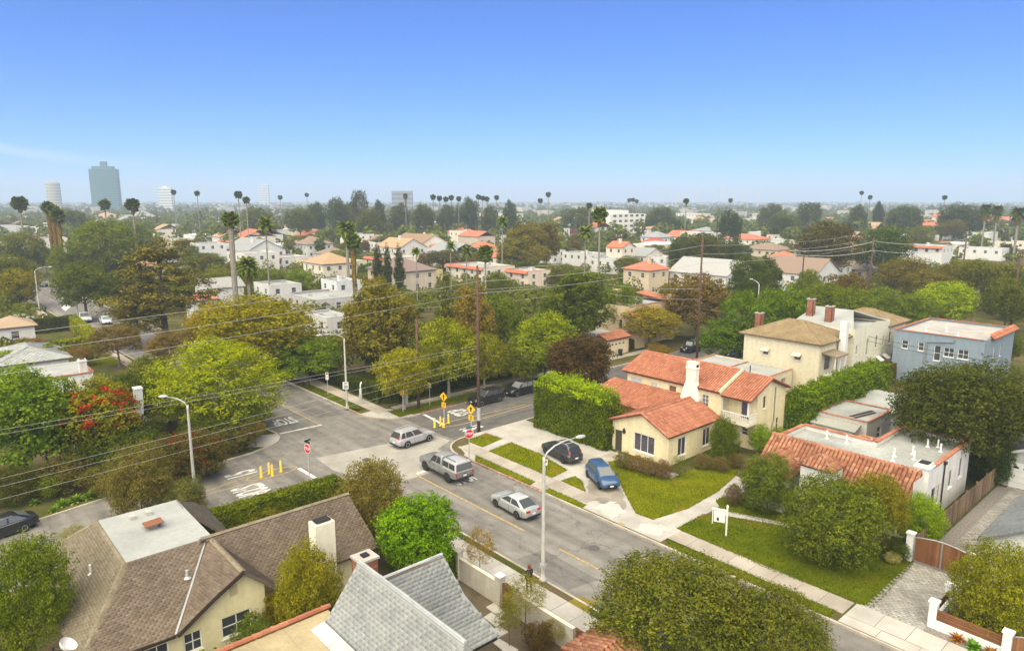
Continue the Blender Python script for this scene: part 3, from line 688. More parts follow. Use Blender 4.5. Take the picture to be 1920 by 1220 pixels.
for nm, px, mt, lb in [
  ('lawn', [(872, 826), (912, 812), (942, 822), (905, 838)], 'lawn', 'small corner lawn at the foot of the tall utility pole'),
  ('lawn', [(916, 845), (958, 829), (1012, 850), (1064, 881), (1034, 896)], 'lawn', 'rectangular lawn beside the dark grey parked car'),
  ('lawn', [(1052, 901), (1078, 892), (1092, 902), (1098, 922)], 'lawn', 'small tapered lawn in front of the blue car'),
  ('lawn', [(1140, 866), (1160, 862), (1190, 880), (1258, 897), (1300, 878), (1390, 862), (1378, 893), (1345, 922), (1290, 953), (1224, 974), (1192, 962), (1172, 925), (1158, 895)], 'lawn', 'large front lawn of the yellow house'),
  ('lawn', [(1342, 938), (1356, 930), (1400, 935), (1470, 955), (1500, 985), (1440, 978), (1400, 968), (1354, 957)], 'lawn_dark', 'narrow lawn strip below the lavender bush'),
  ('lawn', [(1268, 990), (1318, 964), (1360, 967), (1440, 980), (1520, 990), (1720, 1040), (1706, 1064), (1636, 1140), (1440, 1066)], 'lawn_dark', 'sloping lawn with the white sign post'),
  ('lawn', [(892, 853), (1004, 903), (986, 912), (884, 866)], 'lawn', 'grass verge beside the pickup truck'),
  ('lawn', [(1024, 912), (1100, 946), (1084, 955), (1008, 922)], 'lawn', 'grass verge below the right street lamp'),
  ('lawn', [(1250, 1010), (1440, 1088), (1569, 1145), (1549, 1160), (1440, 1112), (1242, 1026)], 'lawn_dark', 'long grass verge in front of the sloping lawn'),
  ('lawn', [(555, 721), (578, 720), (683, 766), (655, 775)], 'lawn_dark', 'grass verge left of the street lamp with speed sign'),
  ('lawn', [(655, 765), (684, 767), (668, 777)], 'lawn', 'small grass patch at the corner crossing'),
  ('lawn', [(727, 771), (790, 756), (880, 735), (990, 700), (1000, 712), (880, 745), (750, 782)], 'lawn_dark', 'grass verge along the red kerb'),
  ('lawn', [(675, 700), (800, 690), (850, 705), (800, 735), (705, 750), (640, 720)], 'lawn_dark', 'dark lawn inside the clipped corner hedge'),
  ('lawn', [(170, 668), (205, 664), (235, 680), (172, 690)], 'lawn', 'bright lawn beside the reddish grass bush'),
  ('lawn', [(15, 574), (45, 574), (75, 588), (20, 590)], 'lawn', 'lawn beside the far left pavement')]:
    patch(nm, px, .141, mt, lb); LAWNS.append(([onlot(*at(u, v, .141)) for u, v in px], mt))
patch('lawn', [(1050, 1135), (1085, 1117), (1118, 1128), (1100, 1160)], .141, 'lawn_dry', 'dry brown grass patch in the near pavement')
patch('path', None, .1385, 'concrete_walk', 'gravelly strip beside the concrete drive', pts=[(26.6, 9.0), (28.6, 8.5), (27.7, 21), (26.8, 21)])
patch('path', [(1342, 958), (1360, 957), (1450, 975), (1520, 990), (1520, 996), (1446, 981), (1356, 966)], .1425, 'concrete_pale', 'narrow garden path across the lawn by the sign')
patch('path', [(1160, 845), (1145, 866), (1110, 880), (1095, 866), (1120, 856)], .1375, 'concrete_walk', 'entrance path to the yellow house')
def grass(mt, color, seed, label):
    rng = np.random.RandomState(seed); C = []
    for P, m in LAWNS:
        if m != mt: continue
        a = np.array(P); lo, hi = a.min(0), a.max(0); n = int((hi-lo).prod()*150); n = min(n, 26000); q = rng.uniform(lo-.05, hi+.05, (n, 2)); q = q[inside(q, P)]; C.append(q)
        e = []                                             # ragged edges
        for i in range(len(P)): p0, p1 = np.array(P[i]), np.array(P[(i+1) % len(P)]); k = int(np.hypot(*(p1-p0))*26); e.append(p0+(p1-p0)*rng.rand(k, 1)+rng.normal(size=(k, 2))*.05)
        C.append(np.concatenate(e))
    C = np.concatenate(C); C = np.column_stack([C, .17+rng.uniform(0, .035, len(C))]); N = rng.normal(size=C.shape); N[:,2] = abs(N[:,2])*.5+.5
    o = link('grass', leaf_mesh('grass', C, N, .095, .4, seed, -1.2), 'leaf', None, color); o['kind'] = 'stuff'; o['label'] = label
grass('lawn', (.095, .112, .005), 1, 'short lighter grass of the corner lawns and verges'); grass('lawn_dark', (.066, .086, .005), 2, 'short darker grass of the sloping lawn and dark verges')
# --- pavements of single slabs
def slabs(name, label, x0, x1, y0, y1, n, mat, along='x', z=.135, dz=.016, m=1, slant=0.0):
    o = thing(name, None, None, (0, 0, 0)); o['kind'] = 'structure'; o['label'] = label; g = .012; rr = random.Random(int(x0*7+y0*3))
    bw = (x1-x0)/(n if along == 'x' else m); bh = (y1-y0)/(m if along == 'x' else n)
    tpl = MB().box(g, bw-g, g, bh-g, 0, dz).mesh('slab')
    for i in range(n if along == 'x' else m):
        for j in range(m if along == 'x' else n):
            s = link('slab', tpl, mat, o); s.location = (x0+i*bw, y0+j*bh, z+rr.uniform(0, .006)); s.rotation_euler = (rr.uniform(-.003, .003), rr.uniform(-.003, .003), 0)
    return o
slabs('pavement', 'slabbed pavement past the stop sign and the lawns', 6.4, 23.4, 6.75, 8.35, 11, 'slab')
slabs('pavement', 'slabbed pavement in front of the sloping lawn', 31.2, 43.6, 6.72, 8.4, 8, 'slab')
slabs('pavement', 'pale slabbed pavement before the wooden gate', 43.7, 60, 6.75, 8.45, 10, 'slab_pale')
slabs('pavement', 'pale slabbed driveway apron by the wooden gate', 43.7, 56, 5.8, 6.73, 6, 'slab_pale')
slabs('pavement', 'short slabbed walk across the verge by the no parking sign', 17.8, 19.4, 5.8, 6.7, 1, 'slab', 'y')
slabs('pavement', 'slabbed pavement along the clipped corner hedge', -32, -8.2, 6.6, 8.3, 15, 'slab')
slabs('pavement', 'slabbed pavement behind the red kerb verge', -9.6, -8.1, 9.0, 58, 32, 'slab', 'y')
patch('path', None, .1362, 'concrete_pale', 'pale corner ramp of the hedged lot', pts=[(-9.6, 5.1), (-8.2, 5.35), (-6.6, 6.3), (-5.6, 7.9), (-5.3, 9.4), (-7.6, 9.6), (-10, 7.9)])
slabs('pavement', 'near pavement where the person walks', 20, 47, -5.9, -4.4, 18, 'slab_pale')
slabs('pavement', 'pavement past the square hedge beyond the crossing', -68, -38, -8.9, -7.4, 20, 'slab')
slabs('pavement', 'far pavement by the leftmost street lamp', -150, -100, -11.0, -9.4, 30, 'slab')
patch('path', None, .1362, 'concrete_pale', 'pale rounded ramp at the overgrown corner', pts=[(-9.4, -4.8), (-8.2, -5.0), (-7, -5.9), (-6.4, -7.3), (-7.4, -8.6), (-9.2, -7.6), (-10, -6.2)])
# grey cobbled drive behind and before the wooden gate
def paving(name, label, x0, x1, y0, y1, du, dv, mat, single=300):
    o = thing(name, None, None, (0, 0, 0)); o['kind'] = 'structure'; o['label'] = label
    V, F = [], []; tv = np.array(MB().box(-du/2+.012, du/2-.012, -dv/2+.012, dv/2-.012, 0, .03).v); tf = np.array([(4,5,6),(4,6,7),(0,1,5),(0,5,4),(1,2,6),(1,6,5),(2,3,7),(2,7,6),(3,0,4),(3,4,7)])
    rng = np.random.RandomState(5); C = []
    for j in range(int((y1-y0)/dv)):
        for i in range(int((x1-x0)/du)): C.append((x0+(i+.5+(.5 if j % 2 else 0))*du, y0+(j+.5)*dv, .125+rng.uniform(0, .014)))
    C = np.array(C); C = C[C[:,0] < x1-.1]; od = np.argsort(np.linalg.norm(C-np.array(CAM), axis=1)); me = np_mesh('cobble', tv, tf)
    for i in od[:single]: s = link('cobble', me, mat, o); s.location = C[i]
    r = od[single:]
    if len(r):
        f = link('cobble_field', np_mesh('cobble_field', (C[r][:,None]+tv[None]).reshape(-1,3), (tf[None]+(np.arange(len(r))*8)[:,None,None]).reshape(-1,3)), mat, o); f['kind'] = 'stuff'
    return o
patch('driveway', None, .1315, 'concrete_worn', 'sand bed under the cobbled drive', pts=[(43.9, 8.45), (47.35, 8.45), (47.4, 16.6), (49.8, 16.8), (49.8, 36), (44.9, 36), (44.9, 16.6), (43.9, 16.4)])
paving('cobbled_drive', 'grey cobbled drive in front of the wooden gate', 44.1, 47.3, 8.5, 16.4, .32, .22, 'paver')
paving('cobbled_drive', 'grey cobbled drive behind the wooden gate up to the garage', 45.2, 49.6, 16.8, 36, .32, .22, 'paver', 200)
patch('gravel', None, .134, 'gravel', 'dark gravel strip along the plank fence', pts=[(44.3, 16.8), (45.2, 16.8), (45.2, 35.5), (44.3, 35.5)], kind='stuff')
patch('gravel', None, .1345, 'gravel', 'gravel bed before the slatted white wall', pts=[(47.3, 8.5), (60, 8.5), (60, 9.3), (47.3, 9.3)], kind='stuff')
patch('soil', None, .134, 'soil', 'bare brown garden soil behind the near wall', pts=[(23, -16), (46, -16), (46, -7.7), (23, -7.7)], kind='stuff')
# --- painted road markings
def line(name, pts, w_, mat, label, z=.012, closed=False):
    mb = MB(); P = [Vector(p) for p in pts]
    for a, b in zip(P, P[1:]):
        d = (b-a).normalized()*w_*.5; n = Vector((-d.y, d.x)); e = d*.6
        mb.poly([(*(a-n-e), z), (*(b-n+e), z), (*(b+n+e), z), (*(a+n-e), z)]); z += .0002
    return struct(name, mb, mat, label)
def words(txt, sx, sy, x, y, rz, mat, name, label, z=.0125):
    cu = bpy.data.curves.new('txt', 'FONT'); cu.body = txt; cu.align_x = 'CENTER'; cu.align_y = 'CENTER'; cu.extrude = 0; cu.offset = .028
    o = bpy.data.objects.new('txt', cu); col.objects.link(o); dg = bpy.context.evaluated_depsgraph_get()
    me = bpy.data.meshes.new_from_object(o.evaluated_get(dg)); bpy.data.objects.remove(o)
    me.transform(Matrix.Diagonal((sx, sy, 1, 1))); me.materials.clear(); r = link(name, me, mat); r.location = (x, y, z); r.rotation_euler = (0, 0, rz)
    if label: r['kind'] = 'structure'; r['label'] = label
    return r
line('road_marking', [(9.2, 0), (23.3, 0)], .16, 'paint_yellow', 'yellow centre line beside the pickup and sedan')
line('road_marking', [(27.0, 0), (30.6, 0)], .16, 'paint_yellow', 'short yellow dash behind the near lamp post')
line('road_marking', [(34.5, 0), (37.5, 0)], .16, 'paint_yellow', 'short yellow dash hidden by the near olive tree')
line('road_marking', [(-9.6, .05), (-27, .05)], .16, 'paint_yellow', 'yellow centre line leading to the far stop line')
line('road_marking', [(-9.3, .1), (-9.5, -4.3)], .34, 'paint_white', 'white stop line in front of the upside down stop lettering')
line('road_marking', [(9.0, .3), (9.0, 5.0)], .34, 'paint_white', 'white stop line under the pickup truck')
line('road_marking', [(.9, -7.1), (4.0, -7.0)], .36, 'paint_white', 'white stop line by the near left stop sign')
line('road_marking', [(-4.9, 10.6), (-.5, 10.1)], .36, 'paint_white', 'white stop line behind the silver crossover car')
for i, (P_, lb) in enumerate((([(-24, .6), (-11.5, .9), (-11, 4.3), (-23, 4.4)], 'dark resurfaced lane beyond the crossing'), ([(26, -3.2), (31, -3.3), (31.4, -1.0), (26.3, -.9)], 'square asphalt repair near the lamp post'), ([(33, 2.2), (46, 2.4), (46, 3.3), (33, 3.2)], 'long trench patch in the near avenue'), ([(12, -3.0), (18, -2.8), (18, -2.0), (12.2, -2.1)], 'narrow trench patch beside the yellow line'))): patch('asphalt_patch', None, .0085+i*.0003, 'asphalt_dark', lb, pts=P_)
for (x_, y_, lb) in ((3.0, -1.4, 'iron manhole cover in the concrete crossing'), (-16.5, 1.6, 'iron manhole cover on the far avenue lane'), (28.5, 1.9, 'iron manhole cover near the lamp post')): m_ = MB(); m_.poly([(x_+.42*math.cos(2*math.pi*i/20), y_+.42*math.sin(2*math.pi*i/20), .0115) for i in range(20)]); struct('manhole_lid', m_, 'metal_dark', lb)
words('STOP', 1.05, 3.1, -13.2, -2.35, R(-90), 'paint_white', 'road_lettering', 'upside down STOP lettering before the far stop line')
words('STOP', 1.0, 3.6, 2.75, -12.4, R(0), 'paint_white', 'road_lettering', 'STOP lettering half behind the clipped hedge')
words('STOP', 1.0, 3.0, -2.9, 14.3, R(180), 'paint_white', 'road_lettering', 'worn STOP lettering behind the right bollards')
words('15', 1.35, 3.6, 2.35, 11.5, R(0), 'paint_white', 'road_lettering', 'white 15 lettering beside the right bollards')
words('15', 1.35, 3.6, -1.3, -11.4, R(180), 'paint_white', 'road_lettering', 'white 15 lettering behind the left bollards')
words('STOP', 1.0, 3.0, 12.6, 2.6, R(90), 'paint_white', 'road_lettering', 'STOP lettering mostly under the pickup truck')
def ring(name, pts, label): line(name, pts+[pts[0]], .13, 'paint_yellow', label)
ell = lambda cx, cy, a, b, n=20: [(cx+a*math.cos(2*math.pi*i/n), cy+b*math.sin(2*math.pi*i/n)) for i in range(n)]
ring('road_marking', ell(.35, -9.4, .75, 2.3), 'yellow painted oval round the left bollards')
ring('road_marking', ell(-.1, 12.2, .8, 2.5), 'yellow painted oval round the right bollards')
line('road_marking', [(-.4, -11.3), (.9, -17)], .12, 'paint_yellow', 'upper yellow line running into the left oval')
line('road_marking', [(1.1, -11.0), (1.2, -17)], .12, 'paint_yellow', 'lower yellow line running into the left oval')
line('road_marking', [(-.7, 14.0), (-.15, 22)], .12, 'paint_yellow', 'upper yellow line leaving the right oval')
line('road_marking', [(.6, 14.0), (.15, 34)], .12, 'paint_yellow', 'lower yellow line leaving the right oval')
patch('road_marking', [(115, 577), (124, 569), (132, 575), (123, 583)], .013, 'paint_white', 'white painted diamond on the far avenue')
patch('manhole_lid', [(1153, 985), (1163, 978), (1172, 982), (1162, 989)], .1445, 'paint_yellow', 'yellowish utility lid in the drive apron')
patch('manhole_lid', [(1259, 1030), (1264, 1027), (1269, 1030), (1264, 1033)], .1445, 'concrete_white', 'small white utility lid in the grass verge')
# ================================================================ houses round the crossing
BT = barrel_tile(); BT2 = barrel_tile(.32, .5, .14); SH = flat_tile(.3, .2, .012); SLT = flat_tile(.33, .27, .009)
CREAM = (.70, .61, .39); WHITE = (.62, .62, .60)
def faces(root, fs, color, mat='stucco', frame=(.7, .7, .66), name='wall', extra=None):
    mb = MB()
    for p0, p1, z0, z1, ops in fs: wall_face(mb, p0, p1, z0, z1, [o[:4] for o in ops])
    if extra:
        for pts in extra: mb.poly(pts)
    w_ = mb.build(name, mat, root, color=color)
    for p0, p1, z0, z1, ops in fs:
        for o in ops:
            kw = dict(frame=frame); kw.update(o[4] if len(o) > 4 else {}); window(root, p0, p1, *o[:4], **kw)
    return w_
def rect(x0, x1, y0, y1, z0, z1, front=(), right=(), back=(), left=()):
    return [((x0,y0),(x1,y0),z0,z1,front), ((x1,y0),(x1,y1),z0,z1,right), ((x1,y1),(x0,y1),z0,z1,back), ((x0,y1),(x0,y0),z0,z1,left)]
def tiled(root, pts, name='roof', mat='terracotta', tm=BT, du=.26, dv=.38, single=0, th=.16, under=(.15, .05, .03), seed=1):
    r = roofslab(root, pts, color=under, th=th, name=name); cover(r, pts, tm, du, dv, mat, 'roof_tile', single, False, seed); return r
def shingled(root, pts, mat='shingle_brown', du=.31, dv=.15, single=0, th=.16, under=(.135, .105, .08), tm=SH, seed=1, piece='shingle'):
    r = roofslab(root, pts, color=under, th=th); cover(r, pts, tm, du, dv, mat, piece, single, True, seed, .008); return r
def caps(roof, segs, mat='terracotta', r=.13, name='ridge_tiles'):
    mb = MB()
    for a, b in segs: ridge(mb, a, b, r)
    o = mb.build(name, mat, roof); o['kind'] = 'stuff'; return o
def coping(root, loop, z, w_=.34, h=.12, mat='terracotta', name='coping'):
    mb = MB()
    for (a, b) in zip(loop, loop[1:]):
        x0, x1 = sorted((a[0], b[0])); y0, y1 = sorted((a[1], b[1])); d = math.dist(a, b); n = max(1, int(d/.45))
        for i in range(n):
            f0, f1 = i/n, (i+.96)/n
            if x1-x0 > y1-y0: mb.box(x0+(x1-x0)*f0+w_/2*0, x0+(x1-x0)*f1, y0-w_/2, y0+w_/2, z+.003*(i%3), z+h)
            else: mb.box(x0-w_/2, x0+w_/2, y0+(y1-y0)*f0, y0+(y1-y0)*f1, z-.004+.003*(i%3), z+h-.01)
    o = mb.build(name, mat, root); o['kind'] = 'stuff'; return o
def vent(root, x, y, z, h=.5, r=.07, mat='white_paint', name='vent_pipe'):
    MB().lathe([(r*2.6, 0), (r*1.4, .08), (r, .1), (r, h), (r*1.1, h+.01), (r*1.1, h+.06)], 10, (x, y, z)).build(name, mat, root)

# ---------------- yellow house with red tiled roofs
H = thing('yellow_house', 'cream yellow two storey house with red tile roofs and small balcony', 'house', (18, 24, .1), world=True)
dk = dict(frame=(.78, .76, .72), glass=(.06, .055, .075)); lite = dict(frame=(.62, .62, .58), glass=(.42, .47, .5))
faces(H, rect(16.6, 23.1, 17.9, 26.05, .1, 3.1, front=[(.35, 1.2, .12, 2.2, dict(frame=(.10, .09, .06), glass=(.05, .05, .03), cols=5, rows=1, sill=False, name='door')), (2.6, 5.0, .75, 2.5, dict(dk, cols=3, rows=1))],
      right=[(1.55, 2.85, .7, 2.45, dict(dk, cols=2, rows=1)), (5.6, 6.9, .7, 2.45, dict(dk, cols=2, rows=1))]), CREAM,
      extra=[[(16.6, 17.9, 3.1), (23.1, 17.9, 3.1), (20.3, 17.9, 4.45)]])
faces(H, rect(10.2, 16.6, 22.6, 26.05, .1, 3.0), CREAM, name='side_wall')
faces(H, rect(11.7, 23.2, 26.1, 33.4, .1, 5.8, front=[(.45, 1.95, 3.85, 5.15, dict(lite, cols=2, rows=1)), (3.2, 4.0, 3.95, 5.05, dict(lite, cols=2, rows=3)), (5.5, 6.35, 3.85, 5.15, dict(frame=(.30, .16, .10), glass=(.16, .10, .07), cols=2, rows=1)), (9.4, 10.2, 3.85, 5.05, dict(lite, cols=2, rows=3, glass=(.12, .13, .13)))]),
      CREAM, name='upper_wall', extra=[[(23.2, 26.1, 5.8), (23.2, 33.4, 5.8), (23.2, 29.75, 7.15)], [(11.7, 33.4, 5.8), (11.7, 26.1, 5.8), (11.7, 29.75, 7.15)]])
faces(H, rect(23.2, 26.2, 27.7, 33.2, .1, 5.6, front=[(1.3, 2.2, 3.0, 5.0, dict(frame=(.5, .47, .4), glass=(.07, .06, .10), rows=1, sill=False, name='door')), (1.5, 2.2, 1.4, 2.2, dict(lite, glass=(.05, .05, .05)))],
      right=[(1.1, 1.75, 4.05, 5.35, dict(frame=(.72, .66, .45), glass=(.06, .055, .055), rows=1)), (3.9, 4.5, 1.3, 2.6, dict(frame=(.72, .66, .45), glass=(.06, .06, .06)))]),
      CREAM, name='balcony_wing_wall', extra=[[(26.2, 27.7, 5.6), (26.2, 33.2, 5.6), (26.2, 31.9, 6.2), (26.2, 29.75, 7.0), (26.2, 27.7, 6.2)]])
bal = MB().box(23.22, 26.25, 26.1, 27.68, 2.82, 3.0).build('balcony', 'matte', H, color=(.72, .66, .48))
b_ = MB(); b_.box(23.25, 26.22, 26.12, 26.2, 3.82, 3.92); b_.box(26.14, 26.22, 26.2, 27.68, 3.82, 3.92); b_.box(23.25, 26.22, 26.13, 26.19, 3.06, 3.12); b_.box(26.15, 26.21, 26.2, 27.68, 3.06, 3.12); b_.build('railing', 'white_paint', bal)
tpl = MB().lathe([(.03, 0), (.04, .12), (.025, .3), (.045, .45), (.025, .62), (.035, .7)], 6).mesh('baluster')
for i in range(15): s = link('baluster', tpl, 'white_paint', bal); s.location = (23.4+i*.185-18, 26.16-24, 3.12-.1)
for i in range(7): s = link('baluster', tpl, 'white_paint', bal); s.location = (26.18-18, 26.4+i*.19-24, 3.12-.1)
MB().box(26.08, 26.22, 26.1, 26.24, 3.92, 5.5).build('post', 'white_paint', bal); MB().box(23.3, 23.42, 26.12, 26.24, 3.92, 5.5).build('post', 'white_paint', bal)
for x in (23.6, 24.7, 25.9): MB().box(x, x+.14, 26.3, 27.7, 2.62, 2.82).build('bracket', 'matte', bal, color=(.6, .52, .36))
ra = tiled(H, [(23.5, 17.5, 3.06), (23.5, 26.09, 3.06), (20.3, 26.09, 4.62), (20.3, 17.5, 4.62)], single=300, seed=2)
rb = tiled(H, [(16.1, 25.2, 3.02), (16.1, 17.5, 3.02), (20.3, 17.5, 4.62), (20.3, 25.2, 4.62)], seed=3)
caps(ra, [((20.3, 17.45, 4.66), (20.3, 26.0, 4.66)), ((23.5, 17.48, 3.1), (20.3, 17.48, 4.66)), ((16.1, 17.48, 3.05), (20.3, 17.48, 4.66))])
rc = tiled(H, [(9.4, 22.1, 3.1), (18.6, 22.1, 3.1), (20.2, 26.05, 4.45), (9.9, 26.05, 4.45)], seed=4)
caps(rc, [((9.9, 26.02, 4.5), (20, 26.02, 4.5)), ((9.4, 22.1, 3.15), (9.9, 26.0, 4.5))])
rd = tiled(H, [(11.3, 25.7, 5.68), (23.3, 25.7, 5.68), (23.3, 29.75, 7.22), (11.3, 29.75, 7.22)], seed=5)
re_ = tiled(H, [(23.3, 33.8, 5.68), (11.3, 33.8, 5.68), (11.3, 29.75, 7.22), (23.3, 29.75, 7.22)], seed=6)
caps(rd, [((11.3, 29.75, 7.26), (23.3, 29.75, 7.26)), ((11.3, 25.7, 5.7), (11.3, 29.75, 7.24))])
MB().slab([(23.18, 25.66, 5.86), (23.38, 25.66, 5.86), (23.38, 29.75, 7.42), (23.18, 29.75, 7.42)], .3).build('verge', 'stucco', rd, color=CREAM)
rf = tiled(H, [(23.42, 25.7, 5.46), (26.55, 25.7, 5.46), (26.55, 29.75, 7.02), (23.42, 29.75, 7.02)], seed=7)
tiled(H, [(26.55, 33.6, 5.5), (23.42, 33.6, 5.5), (23.42, 29.75, 7.02), (26.55, 29.75, 7.02)], seed=8)
caps(rf, [((23.4, 29.75, 7.06), (26.55, 29.75, 7.06)), ((26.5, 25.7, 5.5), (26.5, 29.75, 7.06))])
cb = MB()
for z0, z1, w0, w1, d0, d1 in ((.1, 4.6, 1.05, 1.0, .75, .75), (4.6, 6.2, 1.0, .55, .75, .6), (6.2, 8.0, .55, .55, .6, .6)):
    P0 = [(20.1-w0, 26.12-d0), (20.1+w0, 26.12-d0), (20.1+w0, 26.12), (20.1-w0, 26.12)]; P1 = [(20.1-w1, 26.12-d1), (20.1+w1, 26.12-d1), (20.1+w1, 26.12), (20.1-w1, 26.12)]
    for i in range(4): j = (i+1) % 4; cb.poly([(*P0[i], z0), (*P0[j], z0), (*P1[j], z1), (*P1[i], z1)])
cb.box(19.5, 20.7, 25.45, 26.18, 7.5, 7.62); cb.box(19.56, 20.64, 25.5, 26.13, 7.98, 8.2)
ch = cb.build('chimney', 'stucco', H, color=(.76, .73, .62)); MB().box(20.56, 20.66, 25.62, 26.0, 7.68, 7.95).build('flue', 'dark_room', ch)
for x, y, z in ((23.32, 26.0, 5.5), (23.2, 17.8, 3.0)): MB().tube([(x, y, z), (x, y, .2)], .05, 6).build('downpipe', 'stucco', H, color=(.7, .62, .42))
MB().tube([(26.26, 31.0, 5.9), (26.26, 31.0, 2.6), (26.26, 30.6, 1.5)], .06, 6).build('downpipe', 'metal_grey', H)
MB().lathe([(.02, 0), (.14, .12), (.17, .3), (.1, .5), (.02, .62)], 8, (18.1, 17.8, 2.0)).build('wall_lamp', 'black_trim', H)
MB().tube([(24.1, 29.75, 7.05), (24.1, 29.75, 7.9)], .06, 6).build('vent_pipe', 'pole_dark', H)
# ---------------- white house with flat roof
H = thing('white_house', 'white flat roofed house with mixed tile front slope and corner chimney', 'house', (37, 25, .1), world=True)
wk = dict(frame=(.72, .72, .7), glass=(.05, .055, .06))
faces(H, [((31.6, 19.2), (42.8, 19.2), .1, 3.05, [(1.0, 2.2, .9, 2.3, wk), (8.6, 10.2, .8, 2.4, dict(wk, cols=2))]),
          ((42.8, 19.2), (42.8, 32), .1, 4.5, [(2.6, 3.3, 1.3, 2.7, dict(wk, rows=1)), (3.75, 5.3, 1.0, 2.8, dict(wk, rows=1)), (5.5, 6.15, 1.1, 2.75, dict(wk, rows=1)), (8.0, 8.9, 1.7, 3.2, dict(wk, rows=1)), (10.4, 11.3, 1.9, 3.6, dict(wk, rows=1))]),
          ((42.8, 32), (37.6, 32), .1, 4.5, []), ((37.6, 32), (37.6, 26), .1, 4.5, []), ((37.6, 26), (31.6, 26), .1, 4.5, []), ((31.6, 26), (31.6, 20.9), .1, 4.5, []), ((31.6, 20.9), (31.6, 19.2), .1, 3.05, [])], WHITE,
      extra=[[(42.81, 19.2, 3.05), (42.81, 20.9, 4.5), (42.81, 20.9, 3.05)]])
mb = MB(); P_ = [(31.8, 21.1), (42.6, 21.1), (42.6, 31.8), (37.8, 31.8), (37.8, 25.8), (31.8, 25.8)]; mb.poly([(x, y, 4.16) for x, y in P_]); dkp = mb.build('roof', 'deck_grey', H)
mb = MB(); lp = P_+[P_[0]]
for a, b in zip(lp, lp[1:]):
    mb.poly([(*a, 4.16), (*a, 4.5), (*b, 4.5), (*b, 4.16)])
mb.build('parapet', 'stucco', dkp, color=(.6, .6, .57))
coping(dkp, [(42.7, 21.3), (42.7, 32)], 4.5); coping(dkp, [(42.5, 31.9), (37.7, 31.9)], 4.5); coping(dkp, [(37.7, 31.7), (37.7, 26)], 4.5); coping(dkp, [(37.5, 25.9), (31.7, 25.9)], 4.5); coping(dkp, [(31.7, 25.7), (31.7, 21.2)], 4.5)
rw = tiled(H, [(31.3, 18.8, 2.95), (42.75, 18.8, 2.95), (42.75, 20.98, 4.72), (31.3, 20.98, 4.72)], mat='terracotta_mixed', tm=BT2, du=.31, dv=.42, single=180, under=(.15, .06, .035), seed=11)
caps(rw, [((31.3, 20.98, 4.76), (42.3, 20.98, 4.76))], 'terracotta_mixed')
rg = tiled(H, [(35.0, 16.4, 2.95), (35.0, 20.2, 2.95), (33.2, 20.2, 4.25), (33.2, 16.4, 4.25)], mat='terracotta_mixed', tm=BT2, du=.31, dv=.42, seed=12)
tiled(H, [(31.4, 20.2, 2.95), (31.4, 16.4, 2.95), (33.2, 16.4, 4.25), (33.2, 20.2, 4.25)], mat='terracotta_mixed', tm=BT2, du=.31, dv=.42, seed=13)
caps(rg, [((33.2, 16.4, 4.3), (33.2, 20.4, 4.3))], 'terracotta_mixed')
faces(H, rect(31.7, 34.7, 16.7, 19.25, .1, 2.95, front=[(.9, 2.1, .9, 2.2, wk)]), WHITE, name='porch_wall', extra=[[(31.7, 16.7, 2.95), (34.7, 16.7, 2.95), (33.2, 16.7, 4.05)]])
faces(H, rect(35.6, 37.9, 17.3, 19.3, .1, 4.35), WHITE, name='entry_tower')
ap = (36.75, 18.3, 5.15); E_ = [(35.4, 17.1, 4.3), (38.1, 17.1, 4.3), (38.1, 19.5, 4.3), (35.4, 19.5, 4.3)]
for i in range(4): rr_ = tiled(H, [E_[i], E_[(i+1) % 4], ap], mat='terracotta_mixed', tm=BT2, du=.3, dv=.36, seed=14+i, th=.1)
caps(rr_, [(E_[i], ap) for i in range(4)], 'terracotta_mixed', .1)
chimney(H, 42.2, 43.15, 21.05, 22.1, .1, 5.25, WHITE)
for x, y in ((40.4, 26.2), (40.9, 25.0), (39.6, 24.6), (39.9, 23.5), (41.7, 28.4), (41.2, 29.4), (40.6, 28.9), (34.2, 24.8), (35.8, 24.9)): vent(H, x, y, 4.17, .62)
MB().tube([(42.88, 25.6, 4.3), (42.88, 25.6, .2)], .055, 6).build('downpipe', 'pole_dark', H); MB().box(42.8, 43.0, 25.45, 25.75, 4.2, 4.42).build('downpipe_head', 'pole_dark', H)
faces(H, rect(38.4, 41.2, 32, 34.6, .1, 4.2), WHITE, name='rear_wing'); MB().box(38.5, 41.1, 32.1, 34.5, 3.9, 3.96).build('rear_roof', 'deck_grey', H); coping(H, [(38.4, 32.1), (38.4, 34.6)], 4.2, .28); coping(H, [(38.5, 34.6), (41.2, 34.6)], 4.2, .28); coping(H, [(41.2, 32.1), (41.2, 34.5)], 4.2, .28)
faces(H, rect(35.4, 37.6, 26.05, 29.0, .1, 3.7), WHITE, name='rear_wing'); MB().box(35.5, 37.5, 26.15, 28.9, 3.5, 3.56).build('rear_roof', 'deck_grey', H); coping(H, [(35.4, 26.1), (35.4, 29)], 3.7, .28); coping(H, [(35.5, 29), (37.4, 29)], 3.7, .28); vent(H, 36.6, 28, 3.56, .4)
